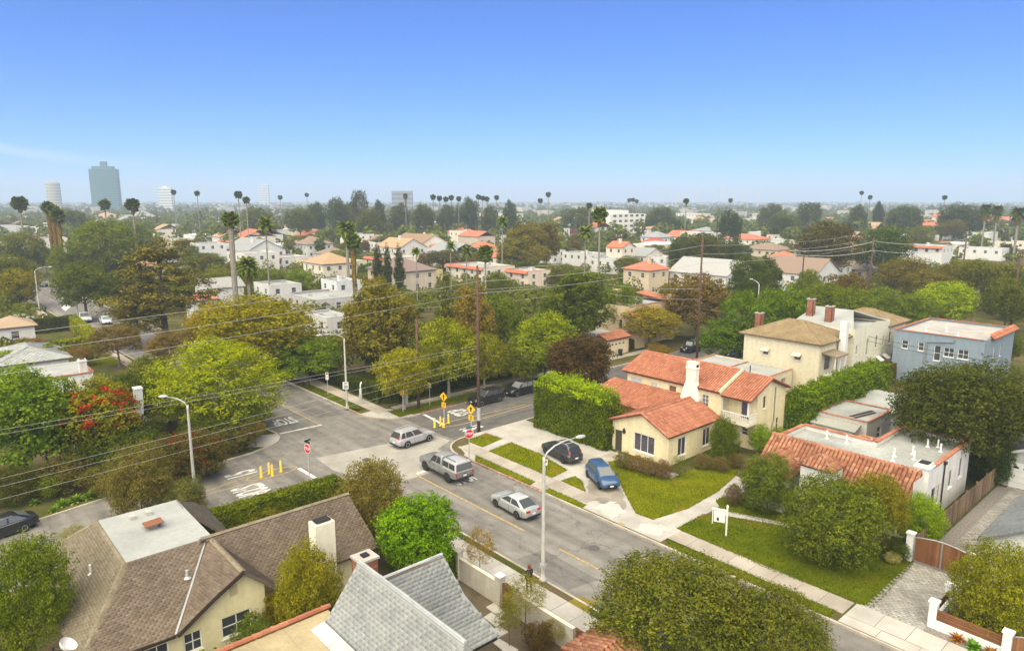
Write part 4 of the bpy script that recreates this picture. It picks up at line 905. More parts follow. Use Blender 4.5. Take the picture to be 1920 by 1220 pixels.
# ---------------- rear outbuilding
H = thing('garage_building', 'off white flat roofed outbuilding behind the white house', 'building', (31.4, 37.5, .1), world=True)
faces(H, rect(29, 33.7, 34.6, 40.6, .1, 3.3, front=[], right=[(2.6, 3.7, 1.0, 2.2, wk)]), (.52, .50, .45))
rr_ = MB().box(29.1, 33.6, 34.7, 40.5, 3.12, 3.2).build('roof', 'deck_grey', H)
coping(rr_, [(29, 34.6), (33.7, 34.6)], 3.3, .22, .07); coping(rr_, [(33.7, 34.7), (33.7, 40.6)], 3.3, .22, .07); coping(rr_, [(29, 34.7), (29, 40.6)], 3.3, .22, .07); coping(rr_, [(29, 40.6), (33.7, 40.6)], 3.3, .22, .07)
roofslab(H, [(28.9, 33.2, 2.5), (33.2, 33.2, 2.5), (33.2, 34.58, 2.95), (28.9, 34.58, 2.95)], color=(.30, .30, .27), name='lean_to_roof'); faces(H, rect(29, 33, 33.4, 34.58, .1, 2.5), (.55, .52, .46), name='lean_to_wall')
pl = MB(); pl.slab([(31.6, 35.6, 3.25), (31.9, 35.6, 3.25), (32.6, 39, 3.28), (32.3, 39, 3.28)], .05); pl.slab([(32.1, 35.4, 3.27), (32.35, 35.4, 3.27), (33.0, 38.6, 3.3), (32.8, 38.6, 3.3)], .05); tag(pl.build('plank', 'pole_dark'), 'dark planks lying on the grey outbuilding roof', 'plank')
# ---------------- white lean-to beyond
H = thing('shed', 'white roofed shed between the ivy hedge and the dark tree', 'shed', (32, 45, .1), world=True)
faces(H, rect(28.6, 34.6, 42.6, 48, .1, 2.5), (.6, .6, .57)); roofslab(H, [(28.3, 42.2, 2.5), (34.9, 42.2, 2.5), (34.9, 48.3, 3.1), (28.3, 48.3, 3.1)], 'deck_white')
# ---------------- garage with white door
H = thing('garage', 'pale grey garage with white door and dark gable roof', 'garage', (47, 39, .1), world=True)
faces(H, rect(43.9, 50.2, 36, 42.6, .1, 2.75), (.48, .49, .48), extra=[[(43.9, 36, 2.75), (50.2, 36, 2.75), (47, 36, 4.2)]])
d_ = MB(); d_.box(44.9, 49.2, 35.93, 35.995, .12, 2.2); dr_ = d_.build('garage_door', 'white_paint', H)
for z in (.62, 1.12, 1.62): MB().box(44.95, 49.15, 35.915, 35.928, z, z+.03).build('panel_groove', 'matte', dr_, color=(.5, .5, .48))
for x in (45.3, 46.0, 46.7, 47.4, 48.1): 
    a_ = [(x+.22*math.cos(math.pi*i/8), 35.92, 1.85+.22*math.sin(math.pi*i/8)) for i in range(9)]; q_ = MB(); q_.poly(a_); q_.build('light', 'dark_room', dr_)
MB().box(44.75, 49.35, 35.95, 35.99, 2.2, 2.34).build('door_trim', 'white_paint', H)
roofslab(H, [(43.5, 35.6, 2.72), (43.5, 43, 2.72), (47, 43, 4.35), (47, 35.6, 4.35)][::-1], color=(.10, .10, .10)); roofslab(H, [(50.6, 35.6, 2.72), (50.6, 43, 2.72), (47, 43, 4.35), (47, 35.6, 4.35)], color=(.10, .10, .10))
MB().slab([(43.5, 35.55, 2.70), (43.5, 35.59, 2.70), (47, 35.59, 4.33), (47, 35.55, 4.33)], .2).build('fascia', 'white_paint', H)
# ---------------- grey gabled house at the right edge
H = thing('grey_house', 'pale grey house with green grey shingle gable at right edge', 'house', (51, 19, .1), world=True)
faces(H, rect(47.9, 54.4, 17.2, 26, .1, 3.0), (.60, .62, .60), extra=[[(47.9, 17.2, 3.0), (54.4, 17.2, 3.0), (51.1, 17.2, 5.0)]])
shingled(H, [(47.4, 26.4, 2.85), (47.4, 16.8, 2.85), (51.1, 16.8, 5.1), (51.1, 26.4, 5.1)], 'slate_grey', seed=3, under=(.14, .15, .14)); shingled(H, [(54.9, 16.8, 2.85), (54.9, 26.4, 2.85), (51.1, 26.4, 5.1), (51.1, 16.8, 5.1)], 'slate_grey', seed=4)
vb = MB()
for i in range(7): vb.box(50.8, 51.4, 17.13, 17.19, 3.4+i*.1, 3.46+i*.1)
vb.build('gable_vent', 'matte', H, color=(.4, .41, .4))
# ---------------- blue house
H = thing('blue_house', 'blue stucco two storey house with flat grey roof', 'house', (29.5, 73, .1), world=True)
faces(H, rect(24.3, 34.7, 66.6, 80, .1, 7.0, front=[(1.0, 1.8, 4.6, 5.7, wk), (3.0, 3.7, 4.6, 5.7, wk), (4.9, 5.7, 3.6, 5.6, wk), (6.0, 7.2, 4.3, 5.5, dict(wk, cols=2)), (7.6, 8.8, 4.3, 5.5, dict(wk, cols=2))], right=[(4, 4.6, 4, 5.6, wk), (7, 7.6, 4, 5.6, wk)]), (.22, .275, .325))
rr_ = MB().box(24.4, 34.6, 66.7, 79.9, 6.66, 6.72).build('roof', 'deck_grey', H); rr_.data.materials[0] = M['concrete_pale']
coping(rr_, [(24.3, 66.6), (34.7, 66.6)], 7.0, .26, .08); coping(rr_, [(24.3, 66.7), (24.3, 80)], 7.0, .26, .08); coping(rr_, [(24.3, 80), (34.7, 80)], 7.0, .26, .08)
tiled(H, [(35.15, 69, 6.85), (35.15, 80.3, 6.85), (34.62, 80.3, 7.25), (34.62, 69, 7.25)], tm=BT2, du=.31, dv=.42, seed=21)
for x, y in ((27, 70), (29, 71.5), (31, 69.2), (28.2, 74)): vent(H, x, y, 6.72, .5)
MB().tube([(28.3, 66.5, 3.0), (28.3, 66.5, 5.9), (31.4, 66.5, 6.3), (31.4, 66.5, 6.6)], .09, 6).build('flue_pipe', 'metal_grey', H)
# ---------------- cream house with brown roof
H = thing('cream_house', 'large cream house with tan hip roofs and white parapet', 'house', (16.5, 60, .1), world=True)
CR2 = (.62, .56, .41); ck = dict(frame=(.6, .58, .5), glass=(.08, .08, .08))
faces(H, rect(11.6, 21.7, 50.4, 58.5, .1, 6.9, front=[(2.7, 3.5, 4.3, 4.9, dict(ck, rows=1)), (6.9, 7.8, 4.3, 4.9, dict(ck, rows=1))], right=[(1.5, 3.2, 3.2, 5.4, dict(ck, glass=(.03, .03, .03)))]), CR2)
for x in (14.2, 18.4): roofslab(H, [(x, 49.75, 4.95), (x+1.1, 49.75, 4.95), (x+1.1, 50.4, 5.3), (x, 50.4, 5.3)], color=(.6, .56, .45), th=.05, name='awning')
faces(H, rect(13.5, 22.4, 58.5, 70, .1, 7.7, right=[(.8, 1.35, 4.2, 5.5, ck), (4.0, 4.8, 3.6, 6.0, dict(ck, glass=(.3, .3, .26))), (7.0, 7.7, 4.2, 6.0, ck), (9.5, 10, 4.2, 5.6, ck), (7.4, 8.2, .9, 2.2, ck), (9.6, 10.6, .9, 2.2, ck)]), (.64, .62, .50), name='parapet_wall',
      extra=[[(22.39, 60, 7.7), (22.39, 68, 7.7), (22.39, 65.5, 7.95)]])
MB().box(13.6, 22.3, 58.6, 69.9, 7.2, 7.26).build('deck', 'deck_white', H)
roofslab(H, [(13.6, 58.6, 7.3), (22.2, 58.6, 7.6), (19, 66, 9.0), (13.6, 66, 9.0)], 'deck_white', name='white_roof'); roofslab(H, [(13.6, 69.8, 7.3), (22.2, 69.8, 7.6), (19, 66.1, 9.0), (13.6, 66.1, 9.0)][::-1], 'deck_white', name='white_roof')
faces(H, rect(14, 22.1, 70, 77, .1, 6.8, right=[(1, 1.8, 4, 5.8, ck), (4, 4.8, 4, 5.8, ck), (2.5, 3.2, 1, 2.4, ck)]), (.70, .68, .58), name='rear_wall')
def hip(root, x0, x1, y0, y1, z0, z1, mat, o=.5, du=.5, dv=.3, tm=None, und=(.22, .165, .09), seed=1, fn=shingled):
    x0 -= o; x1 += o; y0 -= o; y1 += o; w_, d_ = x1-x0, y1-y0; k = min(w_, d_)/2
    if w_ > d_: r0, r1 = (x0+k, (y0+y1)/2, z1), (x1-k, (y0+y1)/2, z1); pl = [[(x0,y0,z0),(x1,y0,z0),r1,r0], [(x1,y0,z0),(x1,y1,z0),r1], [(x1,y1,z0),(x0,y1,z0),r0,r1], [(x0,y1,z0),(x0,y0,z0),r0]]
    else: r0, r1 = ((x0+x1)/2, y0+k, z1), ((x0+x1)/2, y1-k, z1); pl = [[(x0,y0,z0),(x1,y0,z0),r0], [(x1,y0,z0),(x1,y1,z0),r1,r0], [(x1,y1,z0),(x0,y1,z0),r1], [(x0,y1,z0),(x0,y0,z0),r0,r1]]
    for i, p in enumerate(pl): q = fn(root, p, mat=mat, du=du, dv=dv, tm=tm or flat_tile(du*.97, dv*1.3, .02), under=und, seed=seed+i)
    cp_ = [(p, q) for p, q in ((pl[0][0], r0), (pl[0][1], r1 if w_ > d_ else r0), (pl[2][0], r1), (pl[2][1], r0 if w_ > d_ else r1), (r0, r1)) if math.dist(p, q) > .5]
    caps(q, cp_, mat, .1, 'ridge_caps')
hip(H, 11.6, 21.7, 50.4, 58.4, 6.8, 8.7, 'shingle_tan', seed=31); hip(H, 14, 22.1, 70.05, 77, 6.75, 8.4, 'shingle_tan', seed=41)
roofslab(H, [(21.7, 50.9, 5.7), (23.6, 50.9, 5.4), (23.6, 54.2, 5.4), (21.7, 54.2, 5.7)][::-1], color=(.22, .18, .12), name='porch_roof'); MB().box(21.72, 23.4, 51.1, 54, 2.7, 2.85).build('porch_floor', 'white_paint', H)
for y in (51.2, 52.5, 53.8): MB().box(23.25, 23.37, y, y+.12, .1, 5.4).build('post', 'white_paint', H)
for (x, y, zt) in ((11.2, 53.5, 9.0), (14.2, 62, 10.4), (17.5, 60.5, 9.9)): brick_stack(H, x, x+.9, y, y+.9, 5 if x > 12 else .1, zt)
for y in (66, 68.2): roofslab(H, [(22.41, y, 3.0), (22.41, y+1.2, 3.0), (23.2, y+1.2, 2.5), (23.2, y, 2.5)], 'white_paint', th=.04, name='awning')
MB().box(22.0, 22.8, 54.9, 55.6, .1, 9.1).build('white_chimney', 'white_paint', H)
# ---------------- flat garage before it
H = thing('flat_garage', 'cream flat roofed garage below the large cream house', 'garage', (13, 46.5, .1), world=True)
faces(H, rect(7.5, 18.6, 43.5, 50.1, .1, 3.2, right=[(3.8, 5.0, .3, 2.4, dict(ck, cols=3, rows=4, sill=False, name='door'))]), CR2); rr_ = MB().box(7.6, 18.5, 43.6, 50, 2.95, 3.01).build('roof', 'deck_white', H); coping(rr_, [(7.5, 43.5), (18.6, 43.5)], 3.2, .2, .06); coping(rr_, [(18.6, 43.6), (18.6, 50.1)], 3.2, .2, .06); coping(rr_, [(7.5, 43.6), (7.5, 50.1)], 3.2, .2, .06); coping(rr_, [(12.6, 43.7), (12.6, 50)], 3.1, .2, .06)
# ---------------- peach house across the side street
H = thing('peach_house', 'peach stucco flat roofed house with red tile canopies across side street', 'house', (-15, 62, .1), world=True)
PE = (.60, .47, .30); pk = dict(frame=(.3, .2, .12), glass=(.03, .025, .02))
faces(H, rect(-19.5, -12.3, 56, 69, .1, 6.9, front=[(5.3, 5.9, 3.2, 4.6, pk)], right=[(.8, 1.5, 3.6, 5.0, pk), (3.4, 4.2, 3.6, 5.0, pk), (6.2, 7.8, .9, 3.2, dict(pk, cols=2)), (9.5, 10.3, 3.4, 4.8, pk), (11.2, 12, .8, 2.6, pk)]), PE)
rr_ = MB().box(-19.4, -12.4, 56.1, 68.9, 6.5, 6.56).build('roof', 'deck_white', H); coping(rr_, [(-12.3, 56), (-12.3, 69)], 6.9, .26, .08)
tiled(H, [(-12.2, 66.2, 6.95), (-12.2, 69.3, 6.95), (-19.2, 69.3, 7.7), (-19.2, 66.2, 7.7)], seed=51, tm=BT2, du=.31, dv=.42, name='tile_roof')
faces(H, rect(-12.3, -10.8, 56.2, 58.6, .1, 5.2, right=[(.8, 1.5, 3.4, 4.7, dict(pk, sill=False))], front=[(.5, 1.0, 3.4, 4.7, pk)]), PE, name='stair_tower')
tiled(H, [(-10.4, 55.9, 5.1), (-10.4, 58.9, 5.1), (-12.28, 58.9, 6.0), (-12.28, 55.9, 6.0)], seed=52, tm=BT2, du=.31, dv=.42, name='tile_canopy'); tiled(H, [(-11.4, 60.6, 5.4), (-11.4, 63.4, 5.4), (-12.28, 63.4, 6.0), (-12.28, 60.6, 6.0)], seed=53, tm=BT2, du=.31, dv=.42, name='tile_canopy')
roofslab(H, [(-10.8, 60, 3.9), (-10.8, 65.5, 3.9), (-12.28, 65.5, 4.7), (-12.28, 60, 4.7)][::-1], color=(.06, .06, .065), th=.05, name='awning'); roofslab(H, [(-11.1, 66.6, 3.9), (-11.1, 67.8, 3.9), (-12.28, 67.8, 4.6), (-12.28, 66.6, 4.6)][::-1], color=(.06, .06, .065), th=.05, name='awning')
chimney(H, -17.4, -16.3, 58, 59, 6.5, 9.2, PE); chimney(H, -12.6, -11.8, 66.8, 67.8, .1, 8.0, PE); vent(H, -15, 61, 6.56, .3, .2); vent(H, -14, 58.2, 6.56, .3, .2)
H = thing('peach_garage', 'low peach garage with red tile edge and arched door lights', 'garage', (-13, 51, .1), world=True)
faces(H, rect(-16.5, -10.2, 48.2, 53.6, .1, 2.9), PE); tiled(H, [(-9.8, 47.9, 2.75), (-9.8, 53.9, 2.75), (-11.8, 53.9, 3.5), (-11.8, 47.9, 3.5)], seed=54, tm=BT2, du=.31, dv=.42); MB().box(-16.4, -11.9, 48.3, 53.5, 2.95, 3.0).build('deck', 'deck_white', H)
gd = MB().box(-10.19, -10.12, 48.9, 52.9, .12, 2.3).build('garage_door', 'stucco', H, color=(.64, .54, .38))
for y in (49.5, 50.4, 51.3, 52.2): q_ = MB(); q_.poly([(-10.11, y+.25*math.cos(math.pi*i/8), 1.75+.25*math.sin(math.pi*i/8)) for i in range(9)]); q_.build('light', 'dark_room', gd)
# ---------------- house with brown shingle roof, lower left
H = thing('brown_roof_house', 'pale yellow house with brown shingle roof and white flat deck', 'house', (17, -20, .1), world=True)
PY = (.70, .64, .40); bk = dict(frame=(.78, .78, .75), glass=(.05, .055, .06), cols=2, rows=2)
faces(H, [((10.5, -27.6), (23.2, -27.6), .1, 2.65, []), ((23.2, -27.6), (23.2, -19.3), .1, 2.65, [(2.2, 3.3, 1.0, 2.1, bk), (4.0, 4.9, 1.0, 2.1, bk), (5.9, 7.5, 1.0, 2.2, dict(bk, cols=2))]), ((23.2, -19.3), (22.2, -19.3), .1, 2.65, []), ((22.2, -19.3), (22.2, -12.4), .1, 2.65, []), ((22.2, -12.4), (16.6, -12.4), .1, 2.65, []), ((16.6, -12.4), (16.6, -19), .1, 2.65, []), ((16.6, -19), (10.5, -19), .1, 2.65, []), ((10.5, -19), (10.5, -27.6), .1, 2.65, [])], PY,
      extra=[[(23.2, -24.0, 2.65), (23.2, -19.3, 2.65), (23.2, -19.3, 3.45), (23.2, -20.6, 4.65), (23.2, -22.2, 3.72)], [(22.2, -12.4, 2.65), (16.6, -12.4, 2.65), (19.5, -12.4, 4.9)]])
dkz = 5.0; A_, B_, C_, D_ = (12.6, -25.1, dkz), (12.6, -20.6, dkz), (19.2, -20.9, dkz), (19.2, -25.1, dkz)
e1, e2, e3, e4 = (10.0, -28.3, 2.7), (23.6, -28.3, 2.7), (23.6, -18.8, 2.6), (10.0, -18.4, 2.7)
r1 = shingled(H, [e1, e2, D_, A_], 'shingle_olive', single=120, seed=61, under=(.15, .125, .085))
r2 = shingled(H, [(23.75, -24.05, 2.6216), (19.25, -20.85, 4.9739), D_, e2][::-1], 'shingle_brown', single=180, seed=62)
shingled(H, [e4, e1, A_, B_], 'shingle_brown', seed=63); shingled(H, [B_, (14.5, -20.7, 5.0), (16.2, -18.2, 2.75), e4], 'shingle_olive', seed=64)
dkk = MB(); dkk.poly([A_[:2]+(dkz+.02,), D_[:2]+(dkz+.02,), C_[:2]+(dkz+.02,), (19.2, -20.6, dkz+.02), B_[:2]+(dkz+.02,)]); dkk.build('deck', 'deck_white', H)
gr = (19.3, -20.8, 5.12); gx = 23.75
r3 = shingled(H, [gr, (gx, -20.6, 4.78), (gx, -22.2, 3.86)], seed=65); shingled(H, [gr, (gx, -22.2, 3.86), (gx, -24.05, 2.62)], seed=66); shingled(H, [(gx, -20.6, 4.78), gr, (22.6, -18.6, 2.98), (gx, -18.75, 3.1)], seed=67)
r4 = shingled(H, [(22.9, -18.5, 2.72), (22.9, -11.9, 2.72), (19.5, -12.1, 5.22), (19.5, -21.2, 5.22)], seed=68, single=160); shingled(H, [(16.1, -11.9, 2.72), (16.1, -19.4, 2.72), (19.5, -21.4, 5.22), (19.5, -12.1, 5.22)], seed=69)
mb = MB()
for a, b in ((e1, A_), (e2, D_), (A_, D_), ((19.5, -21.3, 5.25), (19.5, -12.1, 5.25)), (gr, (gx, -20.6, 4.82))):
    P0, P1 = Vector(a), Vector(b); n = int((P1-P0).length/.26); dd = (P1-P0)/n; sd_ = dd.cross(Vector((0,0,1))).normalized()*.16
    for i in range(n):
        p = P0+dd*i; mb.slab([p+sd_+Vector((0,0,-.03)), p+dd*1.2+sd_+Vector((0,0,-.05)), p+dd*1.2+Vector((0,0,.03)), p+Vector((0,0,.06))], .02); mb.slab([p-sd_+Vector((0,0,-.03)), p+Vector((0,0,.06)), p+dd*1.2+Vector((0,0,.03)), p+dd*1.2-sd_+Vector((0,0,-.05))], .02)
o = mb.build('ridge_caps', 'shingle_olive', H); o['kind'] = 'stuff'
MB().slab([(19.25, -20.95, 5.1), (19.25, -20.85, 5.1), (23.78, -24.02, 2.7), (23.78, -24.14, 2.7)], .03).build('valley_flashing', 'metal_grey', H)
MB().slab([(gx+.02, -20.6, 4.76), (gx+.05, -20.6, 4.76), (gx+.05, -22.2, 3.84), (gx+.02, -22.2, 3.84)], .2).build('fascia', 'pole_dark', H); MB().slab([(gx+.02, -22.2, 3.84), (gx+.05, -22.2, 3.84), (gx+.05, -24.05, 2.6), (gx+.02, -24.05, 2.6)], .2).build('fascia', 'pole_dark', H)
MB().box(23.62, 23.68, -28.3, -24.05, 2.42, 2.58).build('gutter', 'pole_dark', H)
vb = MB()
for i in range(6): vb.box(23.2, 23.24, -21.15, -20.75, 3.3+i*.1, 3.37+i*.1)
vb.build('gable_vent', 'matte', H, color=(.5, .44, .28))
chimney(H, 22.6, 23.5, -16.3, -15.1, .1, 5.75, (.74, .70, .55), cap=False)
vc = MB(); vc.box(15.6, 16.0, -23.0, -22.6, 5.02, 5.3); cap_ = vc.build('roof_vent', 'metal_grey', H); MB().slab([(15.35, -23.3, 5.30), (16.25, -23.3, 5.34), (16.25, -22.3, 5.4), (15.35, -22.3, 5.36)], .05).build('rusty_cap', 'matte', cap_, color=(.22, .09, .04))
for x, y in ((13.6, -23.6), (13.6, -22.7)): MB().box(x, x+.35, y, y+.3, 5.02, 5.25).build('roof_vent', 'matte', H, color=(.45, .42, .36))
vent(H, 17.2, -26.4, 4.0, .5, .06); vent(H, 21.1, -22.6, 4.0, .4, .08, 'metal_galv')
# satellite dish on a mast
D = thing('satellite_dish', 'white satellite dish on a bent mast at the brown roof corner', 'satellite dish', (22.9, -28.6, 2.4), world=True)
pr = [(.42*math.sin(R(a)), .42*(1-math.cos(R(a)))) for a in (0.1, 20, 40, 58, 75)]
dm = MB().lathe(pr+[(p[0], p[1]-.015) for p in pr[::-1]], 20); me = dm.mesh('dish'); ds = link('dish', me, 'white_paint', D); ds.location = (0, 0, 1.15); ds.rotation_euler = (R(-35), R(18), 0)
MB().tube([(22.9, -28.6, 1.6), (22.9, -28.6, 2.6), (22.9, -28.45, 3.1), (22.9, -28.6, 3.5)], .035, 6).build('mast', 'metal_galv', D); MB().tube([(22.9, -28.6, 3.5), (23.25, -29.05, 3.95)], .02, 5).build('feed_arm', 'metal_grey', D); MB().box(23.2, 23.32, -29.1, -29.0, 3.9, 4.03).build('feed_horn', 'black_trim', D)
# ---------------- slate roofed house at the bottom
H = thing('slate_roof_house', 'house with steep grey slate gables and tan flat roof below viewer', 'house', (34, -19, .1), world=True)
SG = (.50, .48, .43)
faces(H, rect(29.5, 48, -30, -18.7, .1, 4.45), (.62, .52, .36)); fr = MB(); fr.poly([(29.6, -30, 4.52), (48, -30, 4.52), (48, -18.7, 4.52), (29.6, -18.7, 4.52)]); fl = fr.build('flat_roof', 'deck_tan', H)
rng_ = random.Random(4); tpl = MB().box(0, 2.3, 0, .98, 0, .012).mesh('roof_sheet')
for i in range(5):
    for j in range(9): s = link('roof_sheet', tpl, 'deck_tan', fl); s.location = (29.75+j*2.0+(1 if i % 2 else 0)-34, -29.6+i*2.15-(-19), 4.425+rng_.uniform(0, .004)+.004*(j % 2)); s.scale = (1, 2.1, 1); s.color = (1, 1, 1, 1)
mb = MB(); y = -29.9
while y < -18.8: mb.tube([(29.45, y, 4.62), (29.45, y+.46, 4.60)], [.14, .12], 7); y += .42
o = mb.build('coping_tile', 'terracotta', H); o['kind'] = 'stuff'
rs = shingled(H, [(30.6, -19.45, 4.5), (39.6, -19.45, 4.5), (38.9, -17.5, 7.0), (30.6, -17.5, 7.0)], 'slate_grey', .34, .19, 300, tm=SLT, under=(.28, .29, .28), seed=71)
shingled(H, [(39.6, -14.8, 3.2), (30.6, -14.8, 3.2), (30.6, -17.5, 7.0), (38.9, -17.5, 7.0)], 'slate_grey', .34, .19, tm=SLT, under=(.28, .29, .28), seed=72)
MB().slab([(30.6, -20.1, 4.58), (40.2, -20.1, 4.58), (39.7, -19.4, 4.72), (30.6, -19.4, 4.72)], .05).build('flashing', 'metal_galv', H)
Q_ = [((31.3, -16.9, 6.1), (31.3, -13.1, 6.1), (32.7, -12.75, 4.3), (32.7, -16.9, 4.3)), ((32.7, -16.9, 4.3), (32.7, -12.75, 4.3), (33.6, -12.3, 3.3), (33.6, -16.6, 3.3)), ((33.6, -16.6, 3.3), (33.6, -12.3, 3.3), (34.5, -11.9, 2.6), (34.5, -15.4, 2.6))]
for i, q in enumerate(Q_): shingled(H, list(q), 'slate_grey', .34, .19, 40, tm=SLT, under=(.28, .29, .28), seed=73+i, th=.1)
shingled(H, [(31.3, -13.1, 6.05), (31.3, -16.9, 6.15), (29.6, -16.6, 3.6), (29.6, -12.9, 3.6)], 'slate_grey', .34, .19, tm=SLT, seed=77)
mb = MB(); mb.tube([(30.6, -17.5, 7.03), (38.9, -17.5, 7.03)], .09, 6); mb.tube([(31.3, -17.2, 6.12), (31.3, -13.1, 6.1)], .08, 6); mb.build('ridge_cap', 'metal_galv', H)
faces(H, [((29.9, -13.4), (33.2, -13.2), .1, 3.6, []), ((34.2, -18), (34.2, -13.2), .1, 2.6, []), ((30.8, -18.6), (30.8, -14.9), .1, 4.6, [])][0:2], SG, name='gable_wall', extra=[[(29.9, -13.35, 3.6), (33.2, -13.2, 3.6), (31.3, -13.3, 5.8)]])
faces(H, rect(30.8, 38.7, -18.7, -15, .1, 3.6), SG, name='hall_wall', extra=[[(38.7, -19.3, 3.6), (38.7, -15, 3.6), (38.7, -17.5, 6.7)]])
MB().box(34.3, 34.45, -15.4, -12.1, 2.4, 2.52).build('gutter', 'black_trim', H)
brick_stack(H, 28.2, 29.15, -16.6, -15.6, .1, 5.9)
# small tiled gate roof right at the bottom edge
H = thing('tiled_gatehouse', 'small red barrel tiled porch roof at the bottom edge', 'porch', (39, -9.5, .1), world=True)
faces(H, rect(37.9, 41, -10.4, -8.2, .1, 2.7), (.6, .56, .48)); tiled(H, [(37.4, -10.6, 2.7), (37.4, -7.9, 2.7), (39.2, -7.9, 3.3), (39.2, -10.6, 3.3)][::-1], tm=barrel_tile(.3, .5, .13), du=.3, dv=.42, single=60, seed=81, mat='terracotta_mixed'); tiled(H, [(41.2, -10.6, 2.7), (41.2, -7.9, 2.7), (39.2, -7.9, 3.3), (39.2, -10.6, 3.3)], tm=barrel_tile(.3, .5, .13), du=.3, dv=.42, single=60, seed=82, mat='terracotta_mixed')
# ================================================================ cars
def lerp(a, b, f): return a+(b-a)*f
STYLE = {  # L, W, H, wheel r, wheelbase fractions, body stations (x/L, z low, z top, half width), cabin (xb0, xb1, xt0, xt1 in /L, z belt, half widths)
 'suv':   dict(L=4.6, W=1.84, H=1.68, wr=.35, wx=(-.29, .30), st=[(-.5,.42,.86,.80),(-.485,.34,.98,.88),(-.42,.27,1.0,.96),(-.2,.24,1.0,1),(.1,.24,.99,1),(.24,.24,1.0,.99),(.36,.26,.95,.98),(.45,.30,.88,.95),(.487,.36,.78,.88),(.5,.42,.66,.80)], cab=(-.475,.235,-.40,.045,.96,.90,.66)),
 'sedan': dict(L=4.64, W=1.78, H=1.44, wr=.32, wx=(-.28, .30), st=[(-.5,.40,.80,.76),(-.488,.32,.92,.84),(-.42,.24,.97,.94),(-.2,.20,.95,1),(.1,.20,.92,1),(.24,.20,.92,.99),(.36,.22,.86,.98),(.45,.26,.78,.94),(.487,.32,.69,.86),(.5,.38,.60,.77)], cab=(-.455,.275,-.20,.02,.90,.88,.66)),
 'hatch': dict(L=4.17, W=1.77, H=1.60, wr=.32, wx=(-.31, .31), st=[(-.5,.42,.86,.80),(-.485,.32,.98,.88),(-.42,.26,1.0,.96),(-.2,.22,.98,1),(.1,.22,.97,1),(.24,.22,1.0,.99),(.36,.24,.95,.98),(.45,.28,.84,.94),(.487,.33,.72,.87),(.5,.38,.60,.78)], cab=(-.475,.30,-.40,.05,.94,.90,.66)),
 'pickup':dict(L=5.85, W=2.03, H=1.98, wr=.44, wx=(-.29, .31), st=[(-.5,.62,.92,.92),(-.49,.55,1.16,.97),(-.4,.48,1.2,1),(-.13,.46,1.2,1),(-.1,.46,1.22,1),(.2,.46,1.2,1),(.24,.46,1.2,.99),(.40,.48,1.17,.99),(.475,.52,1.12,.96),(.497,.56,1.02,.9),(.5,.6,.84,.88)], cab=(-.10,.215,-.085,.10,1.17,.92,.74)),
 'jeep':  dict(L=4.2, W=1.8, H=1.85, wr=.40, wx=(-.28, .31), st=[(-.46,.55,.95,.80),(-.45,.5,1.12,.82),(-.3,.48,1.14,.82),(.1,.48,1.14,.82),(.14,.48,1.14,.80),(.40,.52,1.10,.66),(.44,.55,1.05,.62),(.445,.58,.95,.60)], cab=(-.45,.13,-.44,.085,1.1,.80,.74)),
}
def loft(mb, secs):
    n = len(mb.v); k = len(secs[0])
    for s in secs: mb.v += s
    for i in range(len(secs)-1):
        for j in range(k-1):
            a = n+i*k+j; mb.f.append((a, a+1, a+k+1, a+k))
    mb.f.append(tuple(range(n+k-1, n-1, -1))); mb.f.append(tuple(range(n+(len(secs)-1)*k, n+len(secs)*k)))
